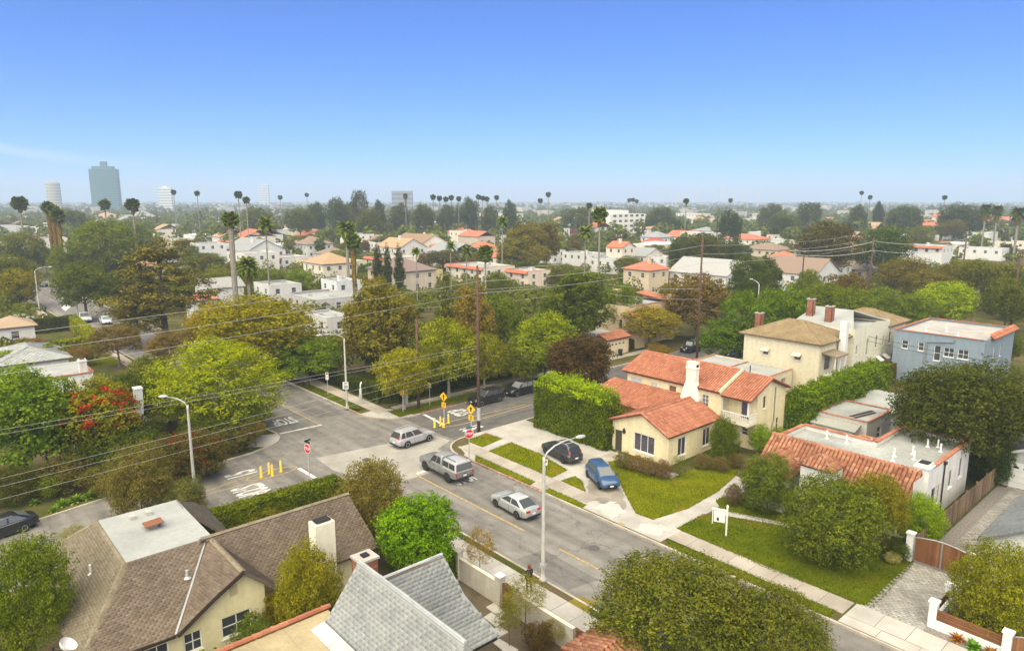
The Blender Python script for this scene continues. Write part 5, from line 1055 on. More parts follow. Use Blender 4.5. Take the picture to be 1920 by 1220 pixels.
def car(style, x, y, rz, paint, label, group=None, name=None, roof=None, glass=(.03,.035,.04), rim=(.55,.56,.57), trim=None, z=.01, plate=True, rails=False, cat='car', shell=None):
    S = STYLE[style]; L, W, Hh, wr = S['L'], S['W'], S['H'], S['wr']; hw = W/2
    C = thing(name or {'suv': 'suv_car', 'sedan': 'sedan_car', 'hatch': 'hatchback_car', 'pickup': 'pickup_truck', 'jeep': 'off_road_car'}[style], label, cat, (x, y, z), rz, group)
    secs = []
    for fx, zl, zt, w_ in S['st']:
        X = fx*L; h = hw*w_; m = lerp(zl, zt, .62)
        half = [(h*.80, zl), (h*.97, zl+.06), (h, lerp(zl, zt, .35)), (h*.995, m), (h*.95, zt-.07), (h*.86, zt-.015), (h*.45, zt+.02), (0, zt+.03)]
        secs.append([(X, -a, b) for a, b in half]+[(X, a, b) for a, b in half[-2::-1]])
    mb = MB(); loft(mb, secs); body = mb.build('body', 'paint', C, True, paint)
    md = body.modifiers.new('s', 'EDGE_SPLIT'); md.split_angle = R(42)
    b0, b1, t0, t1, zb, wb_, wt = S['cab']; b0, b1, t0, t1 = (q*L for q in (b0, b1, t0, t1)); wb_ *= hw; wt *= hw
    def cabin(x0, x1, X0, X1, z0, z1, wa, wz, nm, colr, mt='paint'):
        s_ = []
        for f in (0, .08, .3, .7, .92, 1):
            xb, xt = lerp(x0, x1, f), lerp(X0, X1, f); e = 1 if .05 < f < .95 else .9
            zz = z1-(.05 if f in (0, 1) else 0)
            half = [(wa*e, z0), (lerp(wa, wz, .5)*e, lerp(z0, zz, .5)), (wz*1.02*e, zz-.06), (wz*.88*e, zz), (wz*.4, zz+.03), (0, zz+.035)]
            q = lambda a, b: (lerp(xb, xt, (b-z0)/(z1-z0)), a, b)
            s_.append([q(-a, b) for a, b in half]+[q(a, b) for a, b in half[-2::-1]])
        m_ = MB(); loft(m_, s_); o = m_.build(nm, mt, C, True, colr); e_ = o.modifiers.new('s', 'EDGE_SPLIT'); e_.split_angle = R(38); return o
    cab = cabin(b0, b1, t0, t1, zb-.06, Hh-.035, wb_, wt, 'cabin', roof or paint)
    def glassq(P, nm, n_=.012):
        a = [Vector(p) for p in P]; nn = (a[1]-a[0]).cross(a[2]-a[0]).normalized(); m_ = MB(); m_.poly([p+nn*n_ for p in a]); return m_.build(nm, 'glass', cab, color=glass)
    def sp(f, g, s, x0=b0, x1=b1, X0=t0, X1=t1, z0=zb-.06, z1=Hh-.035, wa=wb_, wz=wt):
        zz = lerp(z0, z1, g); return (lerp(lerp(x0, x1, f), lerp(X0, X1, f), g), s*(lerp(wa, wz*1.0, g)+.006), zz)
    g0, g1 = .2, .86
    segs = {'suv': [(.05,.22),(.25,.56),(.59,.93)], 'sedan': [(.10,.50),(.54,.93)], 'hatch': [(.05,.22),(.25,.55),(.58,.90)], 'pickup': [(.06,.44),(.49,.95)], 'jeep': [(.05,.32),(.36,.64),(.68,.95)]}[style]
    for f0, f1 in segs:
        glassq([sp(f0,g0,-1), sp(f1,g0,-1), sp(f1-.015,g1,-1), sp(f0+.01,g1,-1)], 'side_window'); glassq([sp(f0+.01,g1,1), sp(f1-.015,g1,1), sp(f1,g0,1), sp(f0,g0,1)], 'side_window')
    def endq(xb, xt, s, nm, ga=.14, gb=.88):
        wv = lambda g: lerp(wb_, wt, g)*.86; X = lambda g: lerp(xb, xt, g)+s*.02; Z = lambda g: lerp(zb-.06, Hh-.035, g)
        P = [(X(ga), -wv(ga)*s, Z(ga)), (X(ga), wv(ga)*s, Z(ga)), (X(gb), wv(gb)*s, Z(gb)), (X(gb), -wv(gb)*s, Z(gb))]; glassq(P, nm, .014)
    endq(b1, t1, 1, 'windscreen')
    if not shell: endq(b0, t0, -1, 'rear_window')
    xr, xf = S['st'][0][0]*L, S['st'][-1][0]*L
    zt_ = S['st'][1][2]
    # wheels
    tw = .23; tp = [(wr*.62, -tw/2), (wr*.92, -tw/2), (wr, -tw/2+.04), (wr, tw/2-.04), (wr*.92, tw/2), (wr*.62, tw/2)]
    tm_ = MB().lathe(tp, 18, axis='y').mesh('tyre'); rm = MB().lathe([(wr*.64, -tw/2+.02), (wr*.6, -tw/2-.004), (.04, -tw/2+.02), (.04, tw/2-.02), (wr*.6, tw/2+.004), (wr*.64, tw/2-.02)], 18, axis='y')
    rmm = rm.mesh('rim'); sm = MB()
    for i in range(5):
        a = 2*math.pi*(i+.5)/5; a0, a1 = a-.36, a+.36; r0_, r1_ = wr*.22, wr*.54
        for s in (-1, 1):
            q = [(r0_*math.cos(a0*.5+a*.5), s*(tw/2+.002), r0_*math.sin(a0*.5+a*.5)), (r1_*math.cos(a0), s*(tw/2+.009), r1_*math.sin(a0)), (r1_*math.cos(a1), s*(tw/2+.009), r1_*math.sin(a1)), (r0_*math.cos(a1*.5+a*.5), s*(tw/2+.002), r0_*math.sin(a1*.5+a*.5))]; sm.poly(q if s > 0 else q[::-1])
    smm = sm.mesh('rim_opening')
    arch = MB().lathe([(wr*1.22, -hw+.02), (wr*1.22, -hw*.99-.008), (wr*.9, -hw*.99-.009)], 20, axis='y'); am = MB()
    for fx in S['wx']:
        for s in (-1, 1):
            aw = hw*(1.0 if style != 'jeep' else .95)
            t = link('tyre', tm_, 'tyre', C); t.location = (fx*L, s*(aw-tw/2+.02), wr)
            r = link('rim', rmm, 'gloss', t, rim); link('rim_opening', smm, 'black_trim', t)
            pts = [(fx*L+wr*1.2*math.cos(math.pi*i/10), s*(aw+.004), wr+wr*1.16*math.sin(math.pi*i/10)) for i in range(11)]; pts += [(fx*L-wr*1.2, s*(aw+.004), .26), (fx*L+wr*1.2, s*(aw+.004), .26)]; am.poly(pts if s < 0 else pts[::-1])
    am.build('wheel_arch', 'black_trim', C)
    # lamps, plates, mirrors, trims
    dark = trim or (.03, .03, .032); fw_ = S['st'][-2][3]*hw; rw_ = S['st'][0][3]*hw
    for s in (-1, 1):
        MB().slab([(xf-.26, s*(fw_+.02), zt_-.30), (xf-.07, s*fw_*.62, zt_-.36), (xf-.10, s*fw_*.60, zt_-.23), (xf-.34, s*(fw_+.03), zt_-.19)], .03).build('headlight', 'gloss', C, color=(.75,.77,.78)) if style != 'jeep' else MB().lathe([(.0, .03), (.09, .02), (.1, -.02)], 10, (0,0,0)).build('headlight', 'gloss', C, color=(.75,.77,.78)).__setattr__('matrix_local', Matrix.Translation((xf+.01, s*.42, .92)) @ Matrix.Rotation(R(90), 4, 'Y'))
        if style == 'suv': P = [(xr+.02, s*rw_*.98, .72), (xr+.06, s*rw_*.78, .72), (xr+.16, s*rw_*.80, 1.32), (xr+.22, s*rw_*.92, 1.3)]
        elif style in ('pickup', 'jeep'): P = [(xr-.015, s*rw_*1.0, .86), (xr-.015, s*rw_*.84, .86), (xr+.02, s*rw_*.84, 1.12), (xr+.03, s*rw_*1.0, 1.12)]
        else: P = [(xr-.005, s*rw_*1.02, .74), (xr-.02, s*rw_*.5, .76), (xr+.02, s*rw_*.5, .90), (xr+.05, s*rw_*1.05, .92)]
        tl = MB(); a = [Vector(p) for p in P]; 
        for p in (a, [q+Vector((.05, 0, 0)) for q in a][::-1]): tl.poly(p)
        for i in range(4): j = (i+1) % 4; tl.poly([a[i], a[j], a[j]+Vector((.05,0,0)), a[i]+Vector((.05,0,0))])
        tl.build('tail_light', 'gloss', C, color=(.42, .015, .02))
        mr = MB(); mr.box(b1-.16*1-.25, b1-.25, s*(wb_+.02), s*(wb_+.22), zb+.02, zb+.17) if s > 0 else mr.box(b1-.41, b1-.25, -wb_-.22, -wb_-.02, zb+.02, zb+.17); mr.build('mirror', 'paint', C, color=paint)
        hd = MB()
        for hx in (lerp(b0, b1, .32), lerp(b0, b1, .66)): hd.box(hx, hx+.2, min(s*hw*.985, s*hw*1.012), max(s*hw*.985, s*hw*1.012), zb-.2, zb-.165)
        hd.build('door_handle', 'paint', C, color=tuple(q*.8 for q in paint))
        MB().box(lerp(xr, xf, .28), lerp(xr, xf, .74), min(s*hw*.93, s*hw*1.008), max(s*hw*.93, s*hw*1.008), S['st'][3][1]-.02, S['st'][3][1]+.09).build('sill_trim', 'matte', C, color=dark)
        dl = MB()
        for dx in (lerp(b0, b1, .05), lerp(b0, b1, .53), lerp(b0, b1, .93)): dl.box(dx, dx+.015, min(s*hw*.99, s*hw*1.004), max(s*hw*.99, s*hw*1.004), S['st'][3][1]+.12, zb-.06)
        dl.build('door_gap', 'black_trim', C)
    MB().box(xf-.06, xf+.012, -fw_*.55, fw_*.55, S['st'][-1][1]+.02, S['st'][-1][1]+.16).build('grille', 'black_trim', C)
    MB().box(xr-.03, xr+.1, -rw_*.96, rw_*.96, S['st'][0][1]-.1, S['st'][0][1]+.05).build('bumper', 'matte', C, color=dark)
    if plate: MB().box(xr-.035, xr-.02, -.16, .16, S['st'][0][1]+.14, S['st'][0][1]+.29).build('licence_plate', 'white_paint', C); MB().box(xf+.012, xf+.025, -.16, .16, S['st'][-1][1]+.02, S['st'][-1][1]+.14).build('licence_plate', 'white_paint', C)
    if rails:
        for s in (-1, 1): MB().tube([(t0+.15, s*wt*.86, Hh+.0), (t0+.3, s*wt*.86, Hh+.06), (t1-.3, s*wt*.86, Hh+.06), (t1-.1, s*wt*.86, Hh)], .022, 5).build('roof_rail', 'metal_galv', C)
    if rails == 'bars':
        for xx in (lerp(t0, t1, .3), lerp(t0, t1, .7)): MB().box(xx-.04, xx+.04, -wt*.95, wt*.95, Hh+.06, Hh+.09).build('roof_bar', 'metal_galv', C)
        MB().box(lerp(t0, t1, .35), lerp(t0, t1, .92), -wt*.7, wt*.7, Hh+.0, Hh+.012).build('sunroof', 'glass', cab, color=(.03, .03, .035))
    if shell:
        s0, s1 = -.495*L, -.135*L; cs = cabin(s0, s1, s0+.22, s1-.02, 1.16, 1.93, hw*.95, hw*.80, 'camper_shell', shell)
        gp = lambda f, g, s: (lerp(lerp(s0, s1, f), lerp(s0+.22, s1-.02, f), g), s*(lerp(hw*.95, hw*.80, g)+.008), lerp(1.16, 1.93, g))
        for f0, f1 in ((.07, .48), (.52, .95)):
            for s in (-1, 1): P = [gp(f0, .22, s), gp(f1, .22, s), gp(f1, .8, s), gp(f0, .8, s)]; m_ = MB(); m_.poly(P if s < 0 else P[::-1]); m_.build('side_window', 'glass', cs, color=glass)
        m_ = MB(); m_.poly([(s0+.01, hw*.84, 1.26), (s0+.01, -hw*.84, 1.26), (s0+.17, -hw*.74, 1.82), (s0+.17, hw*.74, 1.82)]); m_.build('rear_window', 'glass', cs, color=(.10, .10, .105))
        for s in (-1, 1): MB().tube([(s0+.5, s*hw*.6, 1.97), (s0+.5, s*hw*.6, 2.03), (s1-.3, s*hw*.6, 2.03), (s1-.3, s*hw*.6, 1.97)], .025, 5).build('roof_rail', 'black_trim', C)
        MB().box(xr-.02, xr+.01, -.14, .14, .98, 1.04).build('tailgate_handle', 'black_trim', C)
    if style == 'jeep':
        MB().lathe([(.12, -.1), (.36, -.1), (.38, 0), (.36, .1), (.12, .1)], 16).build('spare_wheel', 'tyre', C).matrix_local = Matrix.Translation((xr-.12, 0, 1.0)) @ Matrix.Rotation(R(90), 4, 'Y')
        for fx in S['wx']:
            for s in (-1, 1): MB().box(fx*L-.55, fx*L+.55, min(s*.68, s*.95), max(s*.68, s*.95), .84, .92).build('fender', 'black_trim', C)
    return C
def wheels_at(front, rear, side, W, shift=0.0):
    "car pose from where its two visible tyres touch the road; side = which side we see"
    f, r = Vector(at(*front)), Vector(at(*rear)); d = (f-r).normalized(); n = Vector((-d.y, d.x))
    c = (f+r)/2+n*(W/2)*(-1 if side == 'L' else 1); return c.x+d.x*shift, c.y+d.y*shift, math.atan2(d.y, d.x)
SILV = (.62, .62, .63); BLK = (.012, .012, .014)
car('suv', *wheels_at((807, 827), (762, 841), 'R', 1.84), (.35, .35, .36), 'silver crossover car turning into the side street', rails=True, glass=(.05, .056, .054), rim=(.5, .5, .52))
px, py, _ = wheels_at((796, 882), (846, 907), 'L', 2.03); car('pickup', px-.1, py-.05, R(178), (.17, .17, .165), 'silver grey pickup truck with white camper shell at the stop line', cat='pickup', shell=(.38, .39, .39), roof=(.24, .245, .245), rim=(.05, .05, .05), glass=(.03, .032, .035))
px, py, _ = wheels_at((928, 953), (975, 973), 'L', 1.78); car('sedan', px, py, R(176), (.33, .345, .34), 'silver sedan following the pickup truck', roof=(.42, .43, .43), glass=(.06, .068, .07), rim=(.2, .2, .2))
x_, y_, a_ = wheels_at((1020, 853), (1057, 873), 'L', 1.84); car('suv', x_, y_, a_, (.035, .038, .038), 'dark grey car with silver roof bars parked on the forecourt', rails='bars', glass=(.03, .033, .035), rim=(.1, .1, .1), z=.15)
x_, y_, a_ = wheels_at((1122, 920), (1100, 897), 'R', 1.77); car('hatch', x_, y_, a_, (.03, .075, .165), 'blue hatchback car parked on the wet driveway', glass=(.075, .09, .097), rim=(.08, .08, .09), z=.15)
x_, y_ = at(913, 756); car('suv', -3.95, y_+.2, R(-90), BLK, 'black car at the end of the red kerb behind the pole', rim=(.3, .3, .31), glass=(.05, .055, .06))
x_, y_ = at(968, 735); car('suv', -4.05, y_, R(-90), BLK, 'black car parked behind another black car on the side street', rim=(.3, .3, .31), glass=(.16, .17, .18))
x_, y_ = at(1282, 657); car('jeep', -3.9, y_, R(-90), BLK, 'black off road car with spare wheel on the side street', glass=(.3, .32, .33), rim=(.2, .2, .2))
x_, y_ = at(1327, 668); car('sedan', 3.0, y_+1, R(90), (.05, .05, .055), 'dark car mostly hidden by the yellow house roof', roof=(.6, .6, .6))
car('suv', 3.1, 71.5, R(90), BLK, 'black car beside the cream house wall', glass=(.2, .21, .22))
x_, y_ = at(1140, 724); car('sedan', 3.2, y_-1.0, R(90), (.65, .65, .66), 'white car half hidden behind the tall clipped hedge', glass=(.2, .2, .2))
x_, y_, a_ = wheels_at((-28, 1022), (45, 998), 'L', 1.85); car('sedan', x_, y_, a_, (.012, .013, .016), 'black sedan parked below the overgrown garden', glass=(.11, .125, .13), rim=(.42, .40, .38))
x_, y_ = at(160, 604); car('pickup', x_-1, y_, R(-2), (.68, .68, .68), 'white pickup truck on the far avenue', glass=(.12, .13, .13), cat='pickup')
x_, y_ = at(198, 606); car('sedan', x_, y_, R(-2), (.6, .62, .62), 'white car under the tiered conifer', glass=(.15, .2, .18))
x_, y_ = at(130, 558); car('suv', x_, y_, R(-2), (.02, .02, .024), 'nearer of two dark cars parked up the avenue', glass=(.08, .08, .08))
x_, y_ = at(105, 548); car('sedan', x_, y_, R(-2), (.05, .035, .04), 'farther of two dark cars parked up the avenue', glass=(.14, .14, .14))
x_, y_ = at(82, 537); car('suv', x_, y_, R(-2), (.03, .03, .035), 'dark car farthest up the avenue under the trees')
x_, y_ = at(46, 603); car('hatch', x_, y_, R(80), (.25, .27, .3), 'grey car in the front yard beside the square hedge', glass=(.2, .22, .24))
x_, y_ = at(293, 566); car('sedan', x_, y_, R(20), (.6, .62, .6), 'pale car on a drive behind the tiered conifer', glass=(.3, .32, .3))

# ================================================================ lamps, poles and wires
def street_lamp(x, y, h, ang, label, arm=2.6, group='street lamps'):
    L_ = thing('street_lamp', label, 'street lamp', (x, y, .13), ang, group)
    MB().lathe([(.26, 0), (.26, .18), (.16, .3), (.13, .6), (.09, h-.4), (.085, h)], 12).build('pole', 'lamp_concrete', L_, True)
    pts = [(0, 0, h-.15), (.25, 0, h+.25), (.8, 0, h+.55), (1.6, 0, h+.72), (arm, 0, h+.76)]; MB().tube(pts, [.06, .055, .05, .045, .04], 8).build('arm', 'metal_galv', L_, True)
    hd = MB(); secs = []
    for f, ww, hh in ((0, .06, .05), (.15, .12, .08), (.5, .17, .1), (.85, .14, .07), (1, .05, .03)):
        X = arm-.1+f*.75; secs.append([(X, -ww, h+.74), (X, -ww*.8, h+.74+hh), (X, 0, h+.76+hh), (X, ww*.8, h+.74+hh), (X, ww, h+.74)])
    loft(hd, secs); hd.build('lamp_head', 'metal_galv', L_); MB().box(arm+.08, arm+.5, -.12, .12, h+.7, h+.738).build('lens', 'gloss', L_, color=(.7, .7, .66))
    MB().box(-.14, .14, -.16, .16, .9, 1.2).build('hatch_plate', 'metal_galv', L_)
    return L_
x_, y_ = at(651, 768); L1 = street_lamp(x_, y_, 8.3, R(-95), 'concrete street lamp with speed sign at the hedged corner')
x_, y_ = at(366, 928); street_lamp(x_, y_, 7.6, R(-130), 'street lamp rising from the grey shrub at left', 1.6)
x_, y_ = at(1018, 1092); street_lamp(x_, y_, 8.3, R(82), 'nearest street lamp beside the walking person')
x_, y_ = at(75, 590); street_lamp(x_, y_, 9.2, R(70), 'leftmost street lamp up the avenue')
x_, y_ = at(147, 602); street_lamp(x_, y_, 8.0, R(60), 'street lamp behind the white pickup')
x_, y_ = at(1266, 620); street_lamp(x_, y_, 7.8, R(40), 'street lamp beside the peach house', 2)
x_, y_, z_ = deep(1424, 526, 120); street_lamp(x_, y_, z_-.8, R(170), 'street lamp above the street trees near the white gabled house', 1.5)
x_, y_, z_ = deep(6, 484, 190); street_lamp(x_, y_, z_-.8, R(60), 'far street lamp at the left edge', 3)
def pole(x, y, h, label, r=.17, mat='pole_wood', arms=(), rz=0.0, band=False):
    P_ = thing('utility_pole', label, 'utility pole', (x, y, .1), rz, 'utility poles')
    MB().tube([(0, 0, -.1), (0, 0, h*.5), (0, 0, h)], [r*1.15, r, r*.72], 10).build('pole', mat, P_, True)
    for z, w_ in arms:
        c = MB().box(-.06, .06, -w_, w_, z-.06, z+.06).build('crossarm', mat, P_); ins = MB()
        for i in range(4): ins.lathe([(.04, 0), (.06, .06), (.03, .12), (.05, .16), (0.0, .2)], 6, (0, -w_+.1+i*(2*w_-.2)/3, z+.06))
        ins.build('insulators', 'gloss', c, color=(.5, .5, .48))
    if band: MB().tube([(0, 0, 1.2), (0, 0, 2.6)], r*1.16, 10).build('metal_guard', 'metal_galv', P_)
    return P_
UP1 = (3.95, 11.4); UP2 = (4.6, 50.3)
pole(*UP1, 17.4, 'tall brown utility pole beside the right stop sign', .16, band=True)
pole(*UP2, 19.2, 'tall brown utility pole behind the yellow house roof', .15)
x_, y_ = at(785, 767); pole(x_, y_, 10.6, 'reddish utility pole among the street trees on the corner', .16, 'pole_wood')
x_, y_ = at(383, 808); pole(x_, y_, 6.4, 'short brown pole in front of the lime green tree', .15)
x_, y_ = at(1107, 525, 11.2); UP5 = (x_, y_); pole(x_, y_, 11.2, 'utility pole with crossarms before the peach house', .16, arms=((11.0, 1.2), (9.6, 1.2)), rz=R(40))
x_, y_ = at(1557, 578, 9.4); UP6 = (x_, y_); pole(x_, y_, 9.4, 'dark utility pole in front of the cream house', .16, 'pole_dark', arms=((6.6, .7),), rz=R(48))
x_, y_, z_ = deep(1638, 446, 150); pole(x_, y_, z_, 'leaning far utility pole before the dark green trees', .22, arms=((z_-1.5, 1.4), (z_-3, 1.4)), rz=R(40))
x_, y_, z_ = deep(1812, 446, 170); pole(x_, y_, z_, 'far utility pole above the right street trees', .2, arms=((z_-1, 1.4), (z_-2.4, 1.4)), rz=R(40))
x_, y_, z_ = deep(1914, 470, 120); pole(x_, y_, z_, 'utility pole at the right edge', .2, arms=((z_-1, 1.2),), rz=R(40))
x_, y_, z_ = deep(1508, 470, 140); pole(x_, y_, z_, 'thin pole in front of the grey walled far house', .15, 'pole_dark', arms=((z_-.4, .9),), rz=R(40))
x_, y_, z_ = deep(1346, 405, 260); pole(x_, y_, z_, 'thin far pole above the cypress row', .2, 'pole_dark')
def wire(a, b, label, sag=.5, r=.018, mat='wire', n=14):
    pts = []
    for i in range(n+1): f = i/n; pts.append((lerp(a[0], b[0], f), lerp(a[1], b[1], f), lerp(a[2], b[2], f)-sag*4*f*(1-f)))
    o = MB().tube(pts, r, 5).build('overhead_wire', mat, off=(0, 0, 0)); tag(o, label, 'wire', 'overhead wires'); return o
def west(y, z, k=1.5):
    q = at(0, y, z); return (UP1[0]+(q[0]-UP1[0])*k, UP1[1]+(q[1]-UP1[1])*k, z)
for z, yl, lb in ((17.1, 618, 'topmost pale wire running left from the tall pole'), (15.9, 656, 'second pale wire running left from the tall pole'), (14.7, 692, 'third pale wire running left from the tall pole')): wire((*UP1, z), west(yl, z), lb, .35, .013)
for z, z2, yl, lb in ((9.3, 10.6, 786, 'upper wire of the middle pair left of the tall pole'), (9.0, 10.2, 796, 'lower wire of the middle pair left of the tall pole'), (8.0, 8.0, 890, 'upper cable of the low bundle left of the tall pole'), (7.4, 7.6, 903, 'middle cable of the low bundle left of the tall pole'), (6.7, 6.9, 927, 'lowest cable of the bundle left of the tall pole')):
    q = west(yl, z2); wire((*UP1, z), (q[0], q[1], z2), lb, .25, .0095)
E2 = (4.6, 100)
for i, z in enumerate((17.1, 15.9, 14.7)):
    wire((*UP1, z), (*UP2, z+.8), ('topmost', 'second', 'third')[i]+' wire between the two tall brown poles', .5); wire((*UP2, z+.8), (*E2, z+.5), ('topmost', 'second', 'third')[i]+' wire running right beyond the yellow house pole', .5)
for i, z in enumerate((9.4, 8.3, 7.4)): wire((*UP1, z), (*UP2, z+.4), ('upper', 'middle', 'lower')[i]+' dark cable between the two tall brown poles', .5, .018, 'wire_dark')
for i, z in enumerate((9.2, 8.2)):
    wire((*UP2, z), (UP6[0], UP6[1], 6.9-i*.7), ('upper', 'lower')[i]+' dark cable crossing the cream house front', .2, .035, 'wire_dark'); wire((UP6[0], UP6[1], 6.9-i*.7), (36, 64, 5.0-i*.5), ('upper', 'lower')[i]+' dark cable from cream house pole to the blue house', .2, .03, 'wire_dark')
wire((*UP5, 11), (*UP2, 12), 'upper wire from the crossarm pole to the tall pole', .5); wire((*UP5, 9.6), (*UP2, 10.5), 'lower wire from the crossarm pole to the tall pole', .5); wire((*UP5, 11), (-22, 14, 12), 'upper wire from the crossarm pole to the left', .4); wire((*UP5, 9.6), (-20, 20, 9.5), 'lower wire from the crossarm pole to the left', .4)
a_ = at(1570, 665, 5.5); b_ = at(1525, 800, 2.4); wire((*a_, 5.5), (*b_, 2.4), 'pale service cable drooping to the outbuilding', .5)
p7 = deep(1640, 452, 150); p8 = deep(1812, 448, 170)
wire(p7, p8, 'upper far wire between the two right hand poles', 1, .05); wire((p7[0], p7[1], p7[2]-2), (p8[0], p8[1], p8[2]-2), 'lower far wire between the two right hand poles', 1, .05); q = deep(1480, 470, 150); wire(p7, q, 'far wire left of the leaning pole', .8, .05); q = deep(1480, 476, 150); wire((p7[0], p7[1], p7[2]-2), q, 'lower far wire left of the leaning pole', .8, .05)

# ================================================================ signs, bollards, street things
def flat_text(parent, txt, size, loc, mat, rot, name='lettering', sx=1.0):
    o = words(txt, size*sx, size, 0, 0, 0, mat, name, None); o.parent = parent; o.matrix_local = Matrix.Translation(loc) @ rot.to_4x4(); return o
UPR = Matrix(((0, 0, 1), (1, 0, 0), (0, 1, 0)))      # text upright, facing local +x
def ngon(k, r, x, z, rot=0.0): return [(x, r*math.cos(2*math.pi*i/k+rot), z+r*math.sin(2*math.pi*i/k+rot)) for i in range(k)]
def plate_(parent, pts, th, mat, name, color=None):
    m_ = MB(); a = [Vector(p) for p in pts]; m_.poly(a); b = [p-Vector((th, 0, 0)) for p in a]; m_.poly(b[::-1]); k = len(a)
    for i in range(k): j = (i+1) % k; m_.poly([a[j], a[i], b[i], b[j]])
    return m_.build(name, mat, parent, color=color)
def stop_sign(x, y, ang, label, back=False, blades=None):
    S_ = thing('stop_sign', label, 'stop sign', (x, y, .13), ang, 'stop signs')
    MB().box(-.03, .03, -.035, .035, 0, 3.0).build('post', 'metal_galv', S_)
    plate_(S_, ngon(8, .47, .055, 2.55, R(22.5)), .02, 'metal_galv', 'back_plate'); plate_(S_, ngon(8, .465, .062, 2.55, R(22.5)), .006, 'white_paint', 'border'); plate_(S_, ngon(8, .42, .067, 2.55, R(22.5)), .004, 'sign_red', 'face')
    flat_text(S_, 'STOP', .34, (.072, 0, 2.55), 'white_paint', UPR, sx=.85)
    if blades:
        b1 = MB().box(-.012, .012, -.32, .32, 3.05, 3.2).build('street_name_blade', blades, S_); MB().box(-.32, .32, -.012, .012, 3.22, 3.37).build('street_name_blade', blades, S_)
    return S_
x_, y_ = at(880, 864); stop_sign(x_, y_, R(-15), 'red stop sign at the corner beside the tall utility pole', blades='sign_blue')
x_, y_ = at(580, 895); stop_sign(x_, y_, R(-80), 'red stop sign behind the clipped hedge by the left bollards', blades='sign_black')
stop_sign(-12.6, -5.5, R(175), 'stop sign seen from its grey back under the lime green tree')
def warn(x, y, ang, label, h=2.7):
    S_ = thing('warning_sign', label, 'road sign', (x, y, .05), ang, 'yellow diamond warning signs')
    MB().box(-.025, .025, -.03, .03, 0, h).build('post', 'metal_galv', S_)
    plate_(S_, ngon(4, .56, .05, h, 0), .015, 'sign_black', 'border'); plate_(S_, ngon(4, .53, .055, h, 0), .003, 'sign_yellow', 'face')
    plate_(S_, [(.062, -.07, h-.3), (.062, .07, h-.3), (.062, .07, h), (.062, .18, h), (.062, 0, h+.28), (.062, -.18, h), (.062, -.07, h)], .003, 'sign_black', 'arrow')
    plate_(S_, [(.05, -.28, h-1.2), (.05, .28, h-1.2), (.05, .28, h-.64), (.05, -.28, h-.64)], .015, 'sign_yellow', 'speed_plaque'); flat_text(S_, '15', .36, (.056, 0, h-.86), 'sign_black', UPR); flat_text(S_, 'MPH', .14, (.056, 0, h-1.1), 'sign_black', UPR)
    return S_
x_, y_ = at(756, 774); warn(x_, y_, R(-75), 'yellow arrow warning sign in front of the corner street tree', 3.2)
x_, y_ = at(833, 792); warn(x_, y_, R(-75), 'yellow arrow warning sign behind the right bollards', 2.9)
x_, y_ = at(884, 822); warn(x_, y_, R(-70), 'yellow arrow warning sign against the tall utility pole', 3.1)
def bollard(x, y, label, grp):
    B_ = thing('bollard', label, 'bollard', (x, y, .01), 0, grp); MB().lathe([(.17, 0), (.17, .04), (.1, .06), (.095, 1.0), (.06, 1.06), (.0, 1.07)], 12).build('post', 'sign_yellow', B_, True); MB().lathe([(.101, .7), (.101, .8)], 12).build('reflective_band', 'paint_white', B_); MB().lathe([(.101, .86), (.101, .93)], 12).build('reflective_band', 'paint_white', B_)
for (u, v), lb in (((815, 801), 'leftmost yellow bollard of the right hand four'), ((826, 798), 'second yellow bollard from left of the right hand four'), ((832, 801), 'third yellow bollard from left of the right hand four'), ((841, 793), 'rightmost yellow bollard of the right hand four')): bollard(*at(u, v), lb, 'bollards in the right painted oval')
for (u, v), lb in (((490, 895), 'leftmost yellow bollard of the left hand four'), ((505, 888), 'second yellow bollard from left of the left hand four'), ((511, 892), 'third yellow bollard from left of the left hand four'), ((527, 884), 'rightmost yellow bollard of the left hand four')): bollard(*at(u, v), lb, 'bollards in the left painted oval')
def small_sign(x, y, ang, h, label, txt=(), w_=.3, hh=.46, name='parking_sign', mark=None, backside=False):
    S_ = thing(name, label, 'road sign', (x, y, .13), ang, None); MB().box(-.022, .022, -.025, .025, 0, h).build('post', 'metal_galv', S_); plate_(S_, [(.035, -w_/2, h-hh), (.035, w_/2, h-hh), (.035, w_/2, h), (.035, -w_/2, h)], .01, 'metal_galv' if backside else 'white_paint', 'face')
    for t, s, z in txt: flat_text(S_, t, s, (.04, 0, z), 'sign_red' if mark else 'sign_black', UPR)
    if mark: m_ = MB(); m_.lathe([(.10, 0), (.13, 0)], 14); o = m_.build('red_ring', 'sign_red', S_); o.matrix_local = Matrix.Translation((.041, 0, h-.18)) @ Matrix.Rotation(R(90), 4, 'Y')
    return S_
x_, y_ = at(1022, 914); small_sign(x_, y_, R(-40), 2.4, 'white parking sign beside the lamp in the grass verge', (('P', .2, 2.22),), mark=True, hh=.5, w_=.38)
x_, y_ = at(615, 742); small_sign(x_, y_, R(-35), 2.9, 'tall white parking sign left of the speed sign lamp', (('P', .2, 2.7), ('2 HR', .12, 2.3)), mark=True, hh=.95, w_=.36)
x_, y_ = at(806, 762); small_sign(x_, y_, R(110), 2.7, 'grey backed parking sign behind the red kerb', backside=True, hh=.5, w_=.4)
pl_ = L1; S_ = thing('speed_limit_sign', 'white speed limit sign strapped to the corner street lamp', 'road sign', (pl_.location.x+.1, pl_.location.y-.1, 2.55), R(-40), None)
